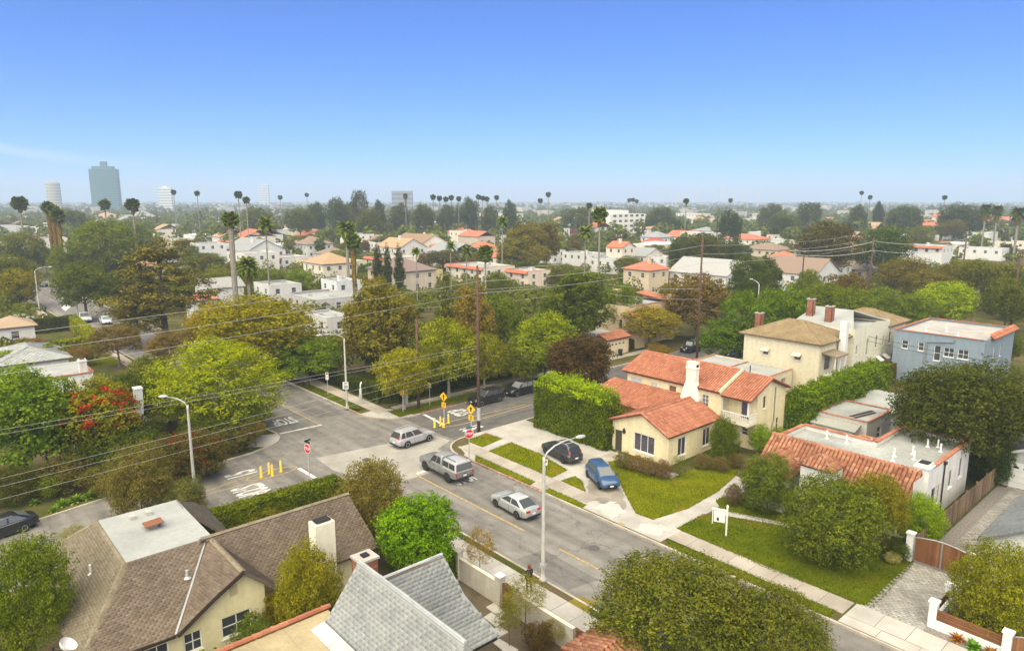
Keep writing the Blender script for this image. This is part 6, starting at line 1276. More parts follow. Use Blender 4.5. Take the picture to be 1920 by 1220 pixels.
plate_(S_, [(.1, -.33, 0), (.1, .33, 0), (.1, .33, .85), (.1, -.33, .85)], .012, 'white_paint', 'face'); flat_text(S_, 'SPEED', .13, (.106, 0, .73), 'sign_black', UPR); flat_text(S_, 'LIMIT', .13, (.106, 0, .57), 'sign_black', UPR); flat_text(S_, '30', .44, (.106, 0, .25), 'sign_black', UPR); MB().box(.02, .09, -.05, .05, .3, .5).build('bracket', 'metal_galv', S_)
# estate agent's post on the sloping lawn
x_, y_ = at(1361, 1007); S_ = thing('yard_sign', 'white hanging yard sign post on the sloping lawn', 'sign post', (x_, y_, .14), R(205))
MB().box(-.06, .06, -.06, .06, 0, 2.2).build('post', 'white_paint', S_); MB().lathe([(.09, 2.2), (.09, 2.26), (.03, 2.36), (0, 2.4)], 8).build('finial', 'white_paint', S_); MB().box(.06, 1.05, -.04, .04, 1.86, 1.98).build('arm', 'white_paint', S_); MB().box(.12, .92, -.015, .015, .95, 1.82).build('panel', 'white_paint', S_); MB().box(.55, .7, -.02, .02, 1.05, 1.3).build('flyer_pocket', 'black_trim', S_); MB().box(.97, 1.03, -.02, .02, .75, 1.86).build('hanger_strip', 'white_paint', S_)
# bins
for (u, v, c, lb) in ((1163, 668, (.02, .03, .02), 'nearer dark wheelie bin at the peach garage drive'), (1178, 660, (.04, .03, .02), 'farther dark wheelie bin at the peach garage drive'), (84, 585, (.02, .05, .04), 'dark bin on the far left verge'), (1380, 850, (.05, .03, .025), 'brown bin with pale lid by the yellow house wall')):
    x_, y_ = at(u, v); B_ = thing('wheelie_bin', lb, 'bin', (x_, y_, .14), R(20)); m_ = MB(); secs = [[(-.25*k, -.25*k, z), (.25*k, -.25*k, z), (.25*k, .25*k, z), (-.25*k, .25*k, z), (-.25*k, -.25*k, z)] for k, z in ((.85, .05), (1.1, .95))]; loft(m_, secs); m_.build('body', 'matte', B_, color=c); MB().box(-.31, .31, -.31, .31, .95, 1.02).build('lid', 'matte', B_, color=tuple(q*1.5 for q in c) if u != 1380 else (.6, .58, .52)); MB().lathe([(.1, -.28), (.1, .28)], 10, (.2, 0, .1), 'y').build('wheel', 'tyre', B_)
for i, (u, v) in enumerate(((1157, 868), (1165, 868))): x_, y_ = at(u, v); G_ = thing('garden_globe', ('left', 'right')[i]+' white globe lantern on the lawn by the blue car', 'garden light', (x_, y_, .14)); MB().tube([(0, 0, 0), (0, 0, .5)], .02, 6).build('stake', 'metal_grey', G_); MB().lathe([(.02, .45), (.12, .52), (.16, .64), (.12, .76), (.02, .8)], 12).build('globe', 'white_paint', G_, True)
# white garden gate posts in the corner hedge
for (u, v, lb) in ((677, 757, 'white curved gate post at the hedge corner'), (763, 758, 'white gate post in the hedge behind the street tree')):
    x_, y_ = at(u, v); G_ = thing('garden_gate', lb, 'gate', (x_, y_, .14), R(40)); MB().box(-.12, .12, -.12, .12, 0, 1.7).build('post', 'white_paint', G_); MB().tube([(0, 0, 1.6), (0, 0, 2.1), (0, .15, 2.35), (0, .4, 2.42)], .09, 8).build('scroll', 'white_paint', G_)
    for k in range(5): MB().box(-.02, .02, -.2-k*.12, -.14-k*.12, .1, 1.5-k*.16).build('picket', 'white_paint', G_)
# red scrap by the kerb
x_, y_ = at(1478, 1143); tag(MB().prism([(x_-.2, y_-.1), (x_+.15, y_-.16), (x_+.22, y_+.08), (x_-.05, y_+.16)], .012, .06).build('litter_bag', 'matte', color=(.6, .08, .12)), 'small pinkish red scrap in the gutter', 'litter')

# ================================================================ walls, fences and gates
def wallrun(name, label, p0, p1, h, th, color, mat='stucco', cap=None):
    W_ = thing(name, label, 'wall', (p0[0], p0[1], .1), world=True); d = Vector((p1[0]-p0[0], p1[1]-p0[1])).normalized(); n = Vector((-d.y, d.x))*th/2
    q = [(p0[0]+n.x, p0[1]+n.y), (p0[0]-n.x, p0[1]-n.y), (p1[0]-n.x, p1[1]-n.y), (p1[0]+n.x, p1[1]+n.y)]; MB().prism(q, .1, h).build('body', mat, W_, color=color)
    n2 = n*1.25; q = [(p0[0]+n2.x, p0[1]+n2.y), (p0[0]-n2.x, p0[1]-n2.y), (p1[0]-n2.x, p1[1]-n2.y), (p1[0]+n2.x, p1[1]+n2.y)]; MB().prism(q, h+.001, h+.05).build('coping', mat, W_, color=cap or tuple(min(1, c*1.2) for c in color)); return W_
WG = (.50, .47, .40)
wallrun('garden_wall', 'beige garden wall left of the rusty gate', (25.6, -7.7), (29.3, -7.7), 1.6, .2, WG); wallrun('garden_wall', 'beige garden wall right of the rusty gate behind grassy shrub', (31.1, -7.7), (35.6, -7.7), 1.6, .2, WG); wallrun('garden_wall', 'short beige wall beside the round green tree', (24.2, -9.4), (25.4, -9.4), 1.3, .2, WG)
def pillar(x, y, h, s, label, color, cap=None): P_ = thing('pillar', label, 'pillar', (x, y, .1)); MB().box(-s, s, -s, s, 0, h).build('shaft', 'stucco', P_, color=color); MB().box(-s-.06, s+.06, -s-.06, s+.06, h, h+.1).build('cap', 'stucco', P_, color=cap or color)
pillar(25.5, -7.7, 1.9, .2, 'beige pillar at the end of the near garden wall', WG); pillar(29.55, -7.7, 1.9, .22, 'pillar with grey cap left of the rusty gate', WG, (.5, .52, .53)); pillar(30.95, -7.7, 1.75, .13, 'slim pillar right of the rusty gate', WG)
def rust_gate(x0, x1, y, h, label, seed):
    rg_ = random.Random(seed); G_ = thing('rusty_gate', label, 'gate', (x0, y, .12), world=True); m_ = MB(); n = int((x1-x0)/.11); k = int(h/.11)
    m_.box(x0, x1, y-.02, y+.02, .2, .26); m_.box(x0, x0+.05, y-.02, y+.02, .26, h); m_.box(x1-.05, x1, y-.02, y+.02, .26, h)
    for i in range(n):
        for j in range(k):
            if rg_.random() < .68: xx = x0+.05+i*(x1-x0-.1)/n; zz = .26+j*(h-.26)/k; m_.box(xx, xx+(x1-x0-.1)/n, y-.012, y+.012, zz, zz+(h-.26)/k)
    m_.build('cut_panel', 'matte', G_, color=(.17, .06, .03)); MB().tube([(x0+(x1-x0)*f, y, h+.18*math.sin(math.pi*f)) for f in (0, .2, .4, .6, .8, 1)], .035, 6).build('arched_rail', 'matte', G_, color=(.15, .05, .025))
rust_gate(29.8, 30.8, -7.7, 1.65, 'rusty pierced metal gate in the near garden wall', 1); rust_gate(35.8, 37.4, -7.7, 1.6, 'rusty pierced metal screen beside the olive tree', 2)
for px, lb in (([(911, 1137), (930, 1127), (947, 1149), (939, 1157)], 'first concrete stepping slab behind the rusty gate'), ([(907, 1156), (921, 1147), (947, 1164), (930, 1174)], 'second concrete stepping slab'), ([(912, 1186), (937, 1172), (953, 1184), (925, 1199)], 'third concrete stepping slab'), ([(925, 1204), (936, 1196), (972, 1217), (952, 1226)], 'fourth concrete stepping slab at the bottom edge')):
    P = [at(u, v, .2) for u, v in px]; tag(MB().prism(P, .13, .2).build('stepping_slab', 'slab_pale'), lb, 'stepping stone', 'stepping slabs in the near garden')
# plank fence
F_ = thing('plank_fence', 'weathered wooden plank fence along the cobbled drive', 'fence', (44.1, 16.9, .12)); tpl = MB().box(-.012, .012, .004, .142, 0, 1.0).mesh('plank'); rg_ = random.Random(3)
for i in range(126): s = link('plank', tpl, 'fence_board', F_); s.location = (rg_.uniform(-.012, .012), i*.149, 0); s.scale = (1, 1, 1.72+rg_.uniform(-.03, .04)); s.rotation_euler = (rg_.uniform(-.008, .008), 0, 0)
for z in (.35, 1.45): MB().box(-.09, -.02, 0, 18.8, z, z+.09).build('rail', 'fence_board', F_)
for i in range(8): MB().box(-.14, -.05, i*2.65, i*2.65+.1, 0, 1.78).build('post', 'fence_board', F_)
WP = (.74, .74, .72)
pillar(43.85, 16.35, 1.95, .2, 'white gate pillar left of the wooden gate', WP); pillar(47.55, 16.2, 1.85, .2, 'white gate pillar right of the wooden gate behind shrub', WP); pillar(47.5, 12.0, 1.5, .2, 'white pillar at the back end of the short slatted wall', WP); pillar(47.5, 9.3, 1.55, .2, 'white pillar at the corner of the slatted wall', WP); pillar(51.05, 9.15, 1.5, .2, 'white pillar at the right end of the slatted wall', WP)
G_ = thing('wooden_gate', 'arched brown wooden driveway gate between white pillars', 'gate', (44.1, 16.35, .2)); arch_ = lambda f: 1.55+.32*math.sin(math.pi*(.08+.84*f))
for i in range(22):
    f = (i+.5)/22; m_ = MB().box(i*.148, i*.148+.14, -.02, .02, .05, arch_(f)); m_.build('board', 'gate_board', G_, off=(0, 0, 0))
fm = MB(); fm.tube([(f*3.26, 0, arch_(f)+.03) for f in (0, .1, .2, .3, .4, .5, .6, .7, .8, .9, 1)], .045, 6); fm.box(1.58, 1.68, -.045, .045, 0, arch_(.5)); fm.box(0, .06, -.045, .045, 0, arch_(0)); fm.box(3.2, 3.26, -.045, .045, 0, arch_(1)); fm.box(0, 3.26, -.044, .044, 0, .08); fm.build('steel_frame', 'metal_grey', G_)
def slat_wall(label, p0, p1, n, zb_, dz, base_h=.62):
    W_ = wallrun('slatted_wall', label, p0, p1, base_h, .22, WP); d = Vector((p1[0]-p0[0], p1[1]-p0[1])).normalized(); m = Vector((-d.y, d.x))*.03
    for i in range(n): z = zb_+i*dz; q = [(p0[0]+m.x, p0[1]+m.y), (p0[0]-m.x, p0[1]-m.y), (p1[0]-m.x, p1[1]-m.y), (p1[0]+m.x, p1[1]+m.y)]; MB().prism(q, z, z+dz*.84).build('slat', 'gate_board', W_)
slat_wall('low white wall topped with brown slats facing the pavement', (47.72, 9.2), (50.83, 9.16), 4, .70, .16); slat_wall('short white wall topped with brown slats along the drive', (47.5, 9.52), (47.5, 11.78), 3, .85, .17)
G_ = thing('wooden_gate', 'arched brown pedestrian gate at the right bottom edge', 'gate', (51.3, 9.15, .2))
for i in range(9): f = (i+.5)/9; MB().box(i*.148, i*.148+.14, -.02, .02, .05, 1.25+.2*math.sin(math.pi*f)).build('board', 'gate_board', G_, off=(0, 0, 0))
fm = MB(); fm.tube([(f*1.33, 0, 1.28+.2*math.sin(math.pi*f)) for f in (0, .2, .4, .6, .8, 1)], .04, 6); fm.build('steel_frame', 'metal_grey', G_); pillar(52.95, 9.15, 1.5, .2, 'white pillar right of the pedestrian gate', WP)
wallrun('garden_wall', 'curved tan garden wall below the ivy hedge', (26.6, 50.2), (26.0, 56.5), 2.1, .25, (.42, .34, .24))

# ================================================================ person on the near pavement
def person(x, y, ang, label):
    J = {'pel': (0, 0, .95), 'spine': (0, 0, 1.15), 'chest': (0, .0, 1.36), 'neck': (.01, 0, 1.5), 'headb': (.03, 0, 1.58), 'head': (.03, 0, 1.70), 'hipL': (0, .09, .92), 'kneeL': (.10, .10, .50), 'ankL': (.02, .10, .08), 'toeL': (.16, .11, .04), 'hipR': (0, -.09, .92), 'kneeR': (.02, -.10, .50), 'ankR': (-.14, -.10, .10), 'toeR': (0, -.11, .04),
         'shL': (0, .19, 1.42), 'elL': (-.06, .25, 1.15), 'wrL': (.06, .25, .92), 'paL': (.09, .25, .84), 'shR': (0, -.19, 1.42), 'elR': (.03, -.25, 1.14), 'wrR': (.14, -.24, .94), 'paR': (.17, -.24, .86)}
    Rr_ = {'pel': .15, 'spine': .14, 'chest': .155, 'neck': .055, 'headb': .07, 'head': .092, 'hipL': .1, 'hipR': .1, 'kneeL': .06, 'kneeR': .06, 'ankL': .042, 'ankR': .042, 'toeL': .035, 'toeR': .035, 'shL': .07, 'shR': .07, 'elL': .047, 'elR': .047, 'wrL': .03, 'wrR': .03, 'paL': .032, 'paR': .032}
    E_ = [('pel','spine'),('spine','chest'),('chest','neck'),('neck','headb'),('headb','head'),('pel','hipL'),('hipL','kneeL'),('kneeL','ankL'),('ankL','toeL'),('pel','hipR'),('hipR','kneeR'),('kneeR','ankR'),('ankR','toeR'),('chest','shL'),('shL','elL'),('elL','wrL'),('wrL','paL'),('chest','shR'),('shR','elR'),('elR','wrR'),('wrR','paR')]
    for s, sg in (('L', 1), ('R', -1)):
        px_, py_, pz_ = J['pa'+s]
        for i, (dy, ln) in enumerate(((.025, .07), (.009, .085), (-.008, .08), (-.024, .062))):
            J[f'f{i}{s}'] = (px_+.015+dy, py_+.004*sg, pz_-ln*.55); J[f'g{i}{s}'] = (px_+.005+dy, py_-.02*sg, pz_-ln); Rr_[f'f{i}{s}'] = .009; Rr_[f'g{i}{s}'] = .008; E_ += [('pa'+s, f'f{i}{s}'), (f'f{i}{s}', f'g{i}{s}')]
        J['t'+s] = (px_+.05, py_-.02*sg, pz_-.02); Rr_['t'+s] = .01; E_.append(('pa'+s, 't'+s))
    ks = list(J); me = bpy.data.meshes.new('body'); me.from_pydata([J[k] for k in ks], [(ks.index(a), ks.index(b)) for a, b in E_], []); o = bpy.data.objects.new('body', me); col.objects.link(o)
    md = o.modifiers.new('skin', 'SKIN'); 
    if not me.skin_vertices: 
        bm = bmesh.new(); bm.from_mesh(me); bm.verts.layers.skin.verify(); bm.to_mesh(me); bm.free()
    sv = me.skin_vertices[0].data
    for i, k in enumerate(ks): sv[i].radius = (Rr_[k], Rr_[k]*(1.25 if k in ('chest', 'pel', 'spine') else 1)) ; sv[i].use_root = (k == 'pel')
    o.modifiers.new('sub', 'SUBSURF').levels = 1; dg = bpy.context.evaluated_depsgraph_get(); m2 = bpy.data.meshes.new_from_object(o.evaluated_get(dg)); bpy.data.objects.remove(o)
    P_ = thing('person', label, 'person', (x, y, .16), ang); m2.materials.clear()
    for k in ('skin', 'cloth_black'): m2.materials.append(M[k])
    for p in m2.polygons: c = p.center; p.material_index = 0 if (c.z > 1.50 or (c.z < .90 and abs(c.y) > .21)) else 1; p.use_smooth = True
    b = link('body', m2, None, P_)
    hr = MB(); hr.lathe([(.02, 1.80), (.07, 1.785), (.105, 1.74), (.112, 1.68), (.10, 1.6), (.09, 1.54)], 12, (-.005, 0, 0)); hr.build('hair', 'hair', b, True)
    fb = MB(); fb.lathe([(0, .02), (.012, .012), (.016, 0)], 6, (.125, .0, 1.665)); fb.build('nose', 'skin', b)
    for s in (-1, 1): MB().lathe([(0, 0), (.01, .006), (0, .012)], 6, (.118, s*.035, 1.69)).build('eye', 'sign_black', b)
    MB().box(.105, .122, -.025, .025, 1.622, 1.63).build('mouth', 'sign_red', b)
    cm_ = MB(); secs = []
    for z, rx, ry in ((.80, .20, .24), (1.0, .185, .23), (1.2, .165, .215), (1.38, .15, .225), (1.46, .10, .17)): secs.append([(rx*math.cos(2*math.pi*i/14), ry*math.sin(2*math.pi*i/14), z) for i in range(15)])
    loft(cm_, secs); cm_.build('jacket', 'cloth_black', b, True)
x_, y_ = at(992, 1112); person(x_, y_, R(170), 'person in a black jacket with reddish hair on the near pavement')
# ================================================================ plants round the crossing
def fwd(x, y): return (x-CAM.x)*_fw.x+(y-CAM.y)*_fw.y
def T(ub, vb, vt, w, key, color, label, leaf='leaf', name='broadleaf_tree', bark='bark', cat='tree', group=None, ut=None, hmin=.4):
    "tree standing at photo point (ub, vb), reaching up to row vt, w photo units wide"
    x, y = at(ub, vb); D = fwd(x, y); h = deep(ut or ub, vt, D)[2]; h = max(hmin, h*.95); r = (.88 if key in ('bush', 'bush2', 'fine', 'fine_wide', 'ball', 'wispy') else 1.0)*w/2*(D*_cp+(CAM.z-h*.6)*_sp)/FOC
    return tree(x, y, h, r, key, color, label, name, group, leaf, bark, cat)
def TD(u, vt, w, D, key, color, label, leaf='leaf', name='broadleaf_tree', bark='bark', group=None):
    x, y, h = deep(u, vt, D); return tree(x, y, max(1.5, h*.96), .9*w/2*(D*_cp+(CAM.z-h)*_sp)/FOC, key, color, label, name, group, leaf, bark)
def B(ub, vb, vt, w, key, color, label, leaf='leaf', name='shrub', **k): return T(ub, vb, vt, w, key, color, label, leaf, name, cat='shrub', **k)
LIME = (.205, .255, .010); MID = (.11, .15, .016); DEEP = (.058, .085, .018); OLIV = (.14, .135, .036); GOLD = (.16, .16, .012); BRT = (.13, .235, .012); BRN = (.085, .058, .03); GRN = (.085, .15, .018)
# --- foreground, left to right
T(70, 1262, 985, 185, 'fine', (.105, .15, .018), 'dense green tree at the lower left beside the brown roof')
B(25, 1275, 1190, 90, 'bush2', (.11, .14, .02), 'low yellow green shrub in the bottom left corner')
B(140, 1012+10, 985, 60, 'wispy', (.16, .17, .02), 'feathery shrub between the black sedan and the brown roof')
T(268, 975, 825, 132, 'bush', (.125, .135, .045), 'grey olive bushy tree standing before the left street lamp', leaf='leaf_dry')
B(352, 972, 893, 82, 'bush', (.125, .14, .085), 'grey green rounded shrub at the foot of the left street lamp')
hedge([(9.7, -18.0), (9.7, -8.6)], 1.9, 'clipped_hedge', 'long clipped green hedge behind the brown roof', (.10, .135, .012), width=1.5, dens=330, size=.17, seed=3, bumps=.1)
B(492, 985, 942, 92, 'bush', (.15, .165, .03), 'low rounded shrub between the hedge and the brown roof')
T(702, 1040, 845, 142, 'fine', (.15, .15, .032), 'olive gold round topped tree at the near street corner', leaf='leaf_dry')
T(786, 1092, 925, 152, 'rich', (.115, .225, .012), 'bright green round tree behind the slate roof')
hedge([(23.6, -8.6), (25.0, -8.6)], 1.9, 'clipped_hedge', 'small dark hedge beside the bright green round tree', (.06, .10, .015), width=1.2, seed=4, dens=300, size=.15)
B(900, 1092, 980, 82, 'wispy', (.26, .20, .06), 'dry wispy bamboo like shrub by the near garden wall', leaf='leaf_dry')
T(582, 1205, 1015, 140, 'bush', (.17, .18, .012), 'gold green bushy tree in front of the cream chimney', leaf='leaf_gold')
B(520, 1190, 1100, 70, 'bush2', (.22, .20, .02), 'yellow green shrub leaning on the gable wall', leaf='leaf_gold')
hedge([(26.2, -26.4), (26.2, -20.4)], 1.5, 'clipped_hedge', 'leafy shrub row under the yellow gable windows', (.12, .15, .03), width=1.5, dens=300, size=.2, seed=5, bumps=.22)
B(478, 1245, 1145, 95, 'bush2', (.09, .13, .03), 'dark green shrub at the corner of the flat tan roof')
B(985, 1180, 1075, 120, 'wispy', (.17, .17, .05), 'grassy grey green shrub growing over the near garden wall')
B(955, 1215, 1120, 70, 'wispy', (.13, .15, .03), 'fine leaved shrub behind the stepping slabs'); B(1040, 1215, 1160, 70, 'wispy', (.16, .15, .03), 'wispy grass clump at the foot of the near wall')
B(1010, 1225, 1165, 70, 'bush2', (.08, .06, .045), 'low purple brown ground shrub behind the near wall')
T(1262, 1262, 1046, 330, 'fine_wide', (.105, .125, .036), 'large olive tree at the bottom centre over the street')
T(1440, 1290, 1108, 230, 'fine_wide', (.10, .12, .036), 'second large olive tree right of the bottom centre one')
# --- yellow house garden
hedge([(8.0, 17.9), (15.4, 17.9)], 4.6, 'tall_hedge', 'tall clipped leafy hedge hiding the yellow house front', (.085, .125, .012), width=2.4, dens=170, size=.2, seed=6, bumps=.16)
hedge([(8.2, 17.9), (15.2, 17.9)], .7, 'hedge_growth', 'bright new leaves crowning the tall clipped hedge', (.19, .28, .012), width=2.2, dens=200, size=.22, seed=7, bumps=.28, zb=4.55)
T(1075, 800, 690, 80, 'bush2', (.17, .25, .012), 'bright shrub rising behind the tall clipped hedge')
B(1170, 828, 752, 46, 'bush2', (.19, .15, .02), 'orange green shrub between hedge and red roof', leaf='leaf_dry')
for i, (u, v, vt, w) in enumerate(((1168, 878, 846, 40), (1192, 884, 853, 44), (1216, 892, 858, 46), (1242, 897, 862, 46))): B(u, v, vt, w, 'bush2', ((.10, .12, .03), (.14, .11, .06), (.13, .10, .065), (.12, .085, .07))[i], ('leafy green shrub nearest the front door', 'mauve shrub below the front window', 'mauve green shrub right of the front window', 'purple brown shrub beside the clipped ball')[i], leaf='leaf_dry')
T(1273, 896, 852, 38, 'ball', (.07, .105, .012), 'clipped dark green ball bush at the yellow house corner', cat='shrub', name='topiary_bush')
T(1356, 868, 778, 62, 'bush', (.085, .125, .015), 'tall green shrub climbing below the balcony', cat='shrub', name='shrub')
for i, (u, v, vt, w) in enumerate(((1318, 880, 850, 44), (1350, 884, 856, 44), (1378, 878, 848, 36))): B(u, v, vt, w, 'bush2', (.13, .12, .075), ('left', 'middle', 'right')[i]+' lavender bush along the yellow house side wall', leaf='leaf_dry')
hedge([(27.6, 34.8), (27.6, 52)], 4.6, 'ivy_hedge', 'tall ivy covered hedge right of the balcony house', (.10, .165, .013), width=2.6, dens=130, size=.26, seed=8, bumps=.25)
hedge([(24.8, 56), (24.8, 64)], 2.6, 'clipped_hedge', 'brownish clipped hedge beside the blue house', (.085, .075, .03), width=1.6, dens=150, size=.2, seed=9)
B(1425, 850, 792, 60, 'bush2', (.15, .24, .012), 'bright green shrub right of the balcony')
B(1462, 835, 800, 50, 'bush2', (.15, .23, .014), 'bright shrub at the left end of the white house roof')
# --- white house garden
T(1438, 958, 845, 112, 'bush', (.095, .135, .028), 'rounded green bush left of the white house porch', cat='shrub', name='shrub')
B(1375, 948, 905, 42, 'bush2', (.12, .10, .11), 'lavender bush beside the garden path', leaf='leaf_dry')
T(1556, 1048, 890, 212, 'bush', (.105, .14, .032), 'huge round bush on the sloping lawn', cat='shrub', name='shrub')
T(1640, 1030, 878, 130, 'fine', (.15, .15, .02), 'yellow olive tree in front of the mixed tile roof')
T(1722, 1020, 922, 92, 'bush', (.17, .27, .012), 'lime green bush beside the plank fence', cat='shrub', name='shrub')
B(1680, 1050, 1010, 60, 'bush2', (.06, .09, .02), 'dark low shrub by the left gate pillar')
B(1672, 1058, 1035, 34, 'bush2', (.36, .36, .34), 'small white flowering plant by the gate pillar', name='flowering_plant')
T(1795, 905, 660, 262, 'fine_wide', (.062, .078, .03), 'broad dark green tree beside the blue house'); T(1730, 850, 690, 130, 'fine', (.06, .08, .032), 'dark tree between the shed and the white house')
T(1850, 905, 790, 90, 'bush', (.045, .075, .022), 'dark shrub behind the garage fence', cat='shrub', name='shrub')
T(1850, 1190, 1008, 160, 'bush', (.165, .185, .02), 'feathery yellow green shrub behind the slatted wall', cat='shrub', name='shrub'); T(1915, 1180, 1010, 90, 'wispy', (.26, .23, .02), 'gold leaved small tree with twisted branches at the right edge')
rosette(48.9, 8.9, .55, .6, 26, (.30, .13, .05), 'reddish bronze spiky plant left of the green succulent', 'spiky_plant', seed=2); rosette(49.7, 8.75, .6, .5, 30, (.10, .24, .05), 'bright green succulent before the slatted wall', seed=3, wide=.24); rosette(50.5, 8.8, .5, .7, 26, (.27, .12, .05), 'reddish bronze spiky plant by the right white pillar', 'spiky_plant', seed=4)
rosette(46.9, 17.4, .5, .5, 24, (.16, .22, .03), 'small spiky plant beside the cobbled drive', 'spiky_plant', seed=5)
# --- left garden
T(52, 905, 676, 190, 'rich', (.12, .195, .03), 'large light green tree at the left edge'); T(92, 890, 730, 95, 'rich', (.10, .17, .03), 'light green tree between the left edge tree and the flame tree')
def blossoms(t, n, seed, size=.55, rr=3.6, zc=6.0, rz=3.0, color=(.27, .028, .026)):
    rng = np.random.RandomState(seed); d = rng.normal(size=(n, 3)); d[:,2] = abs(d[:,2])*.9-.2; d /= np.linalg.norm(d, axis=1, keepdims=True); C = []
    for q in d: c = np.array([q[0]*rr, q[1]*rr, zc+q[2]*rz]); C.append(c+rng.normal(size=(26, 3))*np.array([size, size, size*.8])*.62)
    C = np.concatenate(C); N = rng.normal(size=C.shape); N[:,2] += .6; link('blossoms', leaf_mesh('blossoms', C, N, .30, .7, seed), 'leaf', t, color)
t = T(190, 878, 705, 150, 'rich', (.14, .165, .018), 'flame tree with red blossoms in the left garden', 'leaf_gold'); blossoms(t, 40, 1, .45, color=(.34, .045, .028))
t = T(225, 830, 720, 110, 'round2', (.10, .12, .03), 'smaller red blossoming tree behind the flame tree', 'leaf_gold'); blossoms(t, 22, 2, color=(.34, .03, .028))
t = B(375, 895, 800, 120, 'bush', (.075, .085, .02), 'dark red flowering shrub left of the near street crossing', 'leaf_dry'); blossoms(t, 12, 3, .5, 3.2, 4.2, 3.6, (.2, .022, .016))
t = B(330, 905, 812, 100, 'bush', (.07, .08, .02), 'dark shrub with red flowers left of the street lamp', 'leaf_dry'); blossoms(t, 8, 4, .5, 3.2, 4.2, 3.6, (.2, .03, .016))
B(445, 850, 790, 90, 'bush2', (.085, .10, .03), 'dark green shrub beside the overgrown corner ramp', 'leaf_dry'); B(480, 838, 780, 50, 'wispy', (.20, .16, .03), 'dry grass tuft at the overgrown corner', 'leaf_dry')
rosette(-11.2, -6.6, .8, 1.3, 40, (.10, .14, .07), 'spiky grey green plant at the overgrown corner', 'spiky_plant', seed=6)
T(238, 822, 688, 110, 'round2', DEEP, 'dark green tree behind the flame tree'); T(318, 800, 700, 100, 'round', (.085, .115, .02), 'green tree between the white chimney and the lime green tree'); T(285, 770, 655, 90, 'round2', (.10, .12, .022), 'olive green tree left of the lime green tree'); B(455, 832, 742, 110, 'bush2', (.075, .10, .018), 'dark undergrowth below the lime green crown'); B(385, 850, 770, 120, 'bush2', (.07, .095, .018), 'shady shrub behind the red flowering ones')
T(415, 812, 612, 226, 'feather', LIME, 'large lime green feathery tree left of the crossing')
for i, (u, v, vt, w, c) in enumerate(((250, 900, 800, 150, DEEP), (130, 920, 850, 120, (.08, .095, .02)), (30, 945, 870, 110, (.065, .075, .02)), (205, 925, 868, 100, (.10, .12, .02)), (300, 915, 850, 90, (.07, .09, .02)), (95, 935, 885, 70, (.12, .16, .03)), (180, 900, 815, 120, DEEP), (420, 838, 768, 90, (.07, .095, .02)), (270, 870, 770, 90, (.055, .08, .02)))):
    B(u, v, vt, w, 'bush2', c, ('dark shrub mass below the flame tree', 'mixed green shrub above the black sedan', 'dark shrub behind the black sedan', 'yellow green bank shrub under the flame tree', 'brown green shrub left of the grey olive tree', 'light green sapling on the street bank', 'deep green shrub under the flame tree crown', 'shady shrub under the lime green tree', 'dark shrub beside the white cottage chimney')[i], leaf='leaf_dry' if i in (1, 3) else 'leaf')
for i, (u, v, r, h) in enumerate(((118, 955, .7, .7), (142, 948, .8, .8), (168, 940, .75, .7), (192, 932, .7, .7), (100, 965, .5, .5), (66, 952, .5, .6))): rosette(*at(u, v-4), r, h, 30, (.12, .21, .035), ('second', 'third', 'fourth', 'fifth', 'first', 'leftmost')[i]+' bright agave along the bank above the west street', 'agave', seed=10+i, wide=.2, group='agaves on the street bank')
# --- far side of the crossing
T(312, 646, 426, 245, 'tier', (.105, .098, .042), 'tall brown green tiered conifer left of centre', 'needle', 'conifer_tree'); T(262, 655, 540, 120, 'tier', (.10, .095, .042), 'lower tiered conifer behind the white pickup', 'needle', 'conifer_tree')
T(225, 690, 600, 100, 'open2', (.12, .10, .045), 'sparse brown tree beside the far pavement', 'leaf_dry'); T(330, 705, 610, 110, 'open2', (.12, .10, .04), 'dark sparse tree behind the lime green tree', 'leaf_dry')
T(490, 715, 545, 215, 'wide2', GOLD, 'gold olive spreading tree behind the lime green tree', 'leaf_gold'); T(420, 690, 560, 120, 'wide', (.20, .16, .015), 'gold brown tree left of the spreading gold one', 'leaf_gold')
T(577, 722, 624, 125, 'round', (.105, .17, .018), 'fresh green street tree left of the corner lamp'); T(540, 715, 650, 70, 'round2', (.09, .14, .018), 'small green tree over the shaded avenue')
T(716, 712, 503, 128, 'tall', (.145, .15, .024), 'tall rusty sycamore behind the hedged corner', 'leaf_rust', bark='bark_pale'); T(690, 700, 560, 90, 'tall2', (.15, .15, .03), 'rust tinged tree left of the tall sycamore', 'leaf_rust', bark='bark_pale')
T(888, 715, 512, 84, 'tall2', (.165, .14, .048), 'pale rusty sycamore left of the tall utility pole', 'leaf_rust', bark='bark_pale')
T(842, 712, 484, 66, 'cone', (.06, .065, .02), 'dark pointed conifer left of the tall utility pole', 'needle', 'conifer_tree'); T(742, 700, 600, 40, 'column', (.07, .11, .03), 'slim cypress in the hedged garden', 'needle', 'cypress_tree'); T(715, 705, 610, 40, 'column', (.07, .11, .03), 'slim cypress left of another in the hedged garden', 'needle', 'cypress_tree')
T(758, 769, 640, 108, 'round2', (.20, .205, .015), 'lime green street tree at the hedged corner', bark='bark_pale'); T(842, 746, 583, 112, 'round', (.175, .205, .015), 'taller lime green street tree behind the red kerb', bark='bark_pale'); T(908, 736, 612, 80, 'round2', (.17, .19, .016), 'yellow green street tree behind the black cars', bark='bark_pale'); T(965, 722, 632, 72, 'round', (.16, .18, .018), 'street tree above the second black car', bark='bark_pale'); T(822, 738, 650, 60, 'round3', (.14, .17, .016), 'young street tree between two lime green ones')
T(937, 680, 540, 90, 'round3', (.10, .14, .02), 'mid green tree right of the tall utility pole'); T(1022, 716, 580, 122, 'rich', (.165, .215, .013), 'bright green tree beyond the side street'); T(985, 725, 650, 60, 'round', (.12, .15, .018), 'shaded green tree at the side street bend')
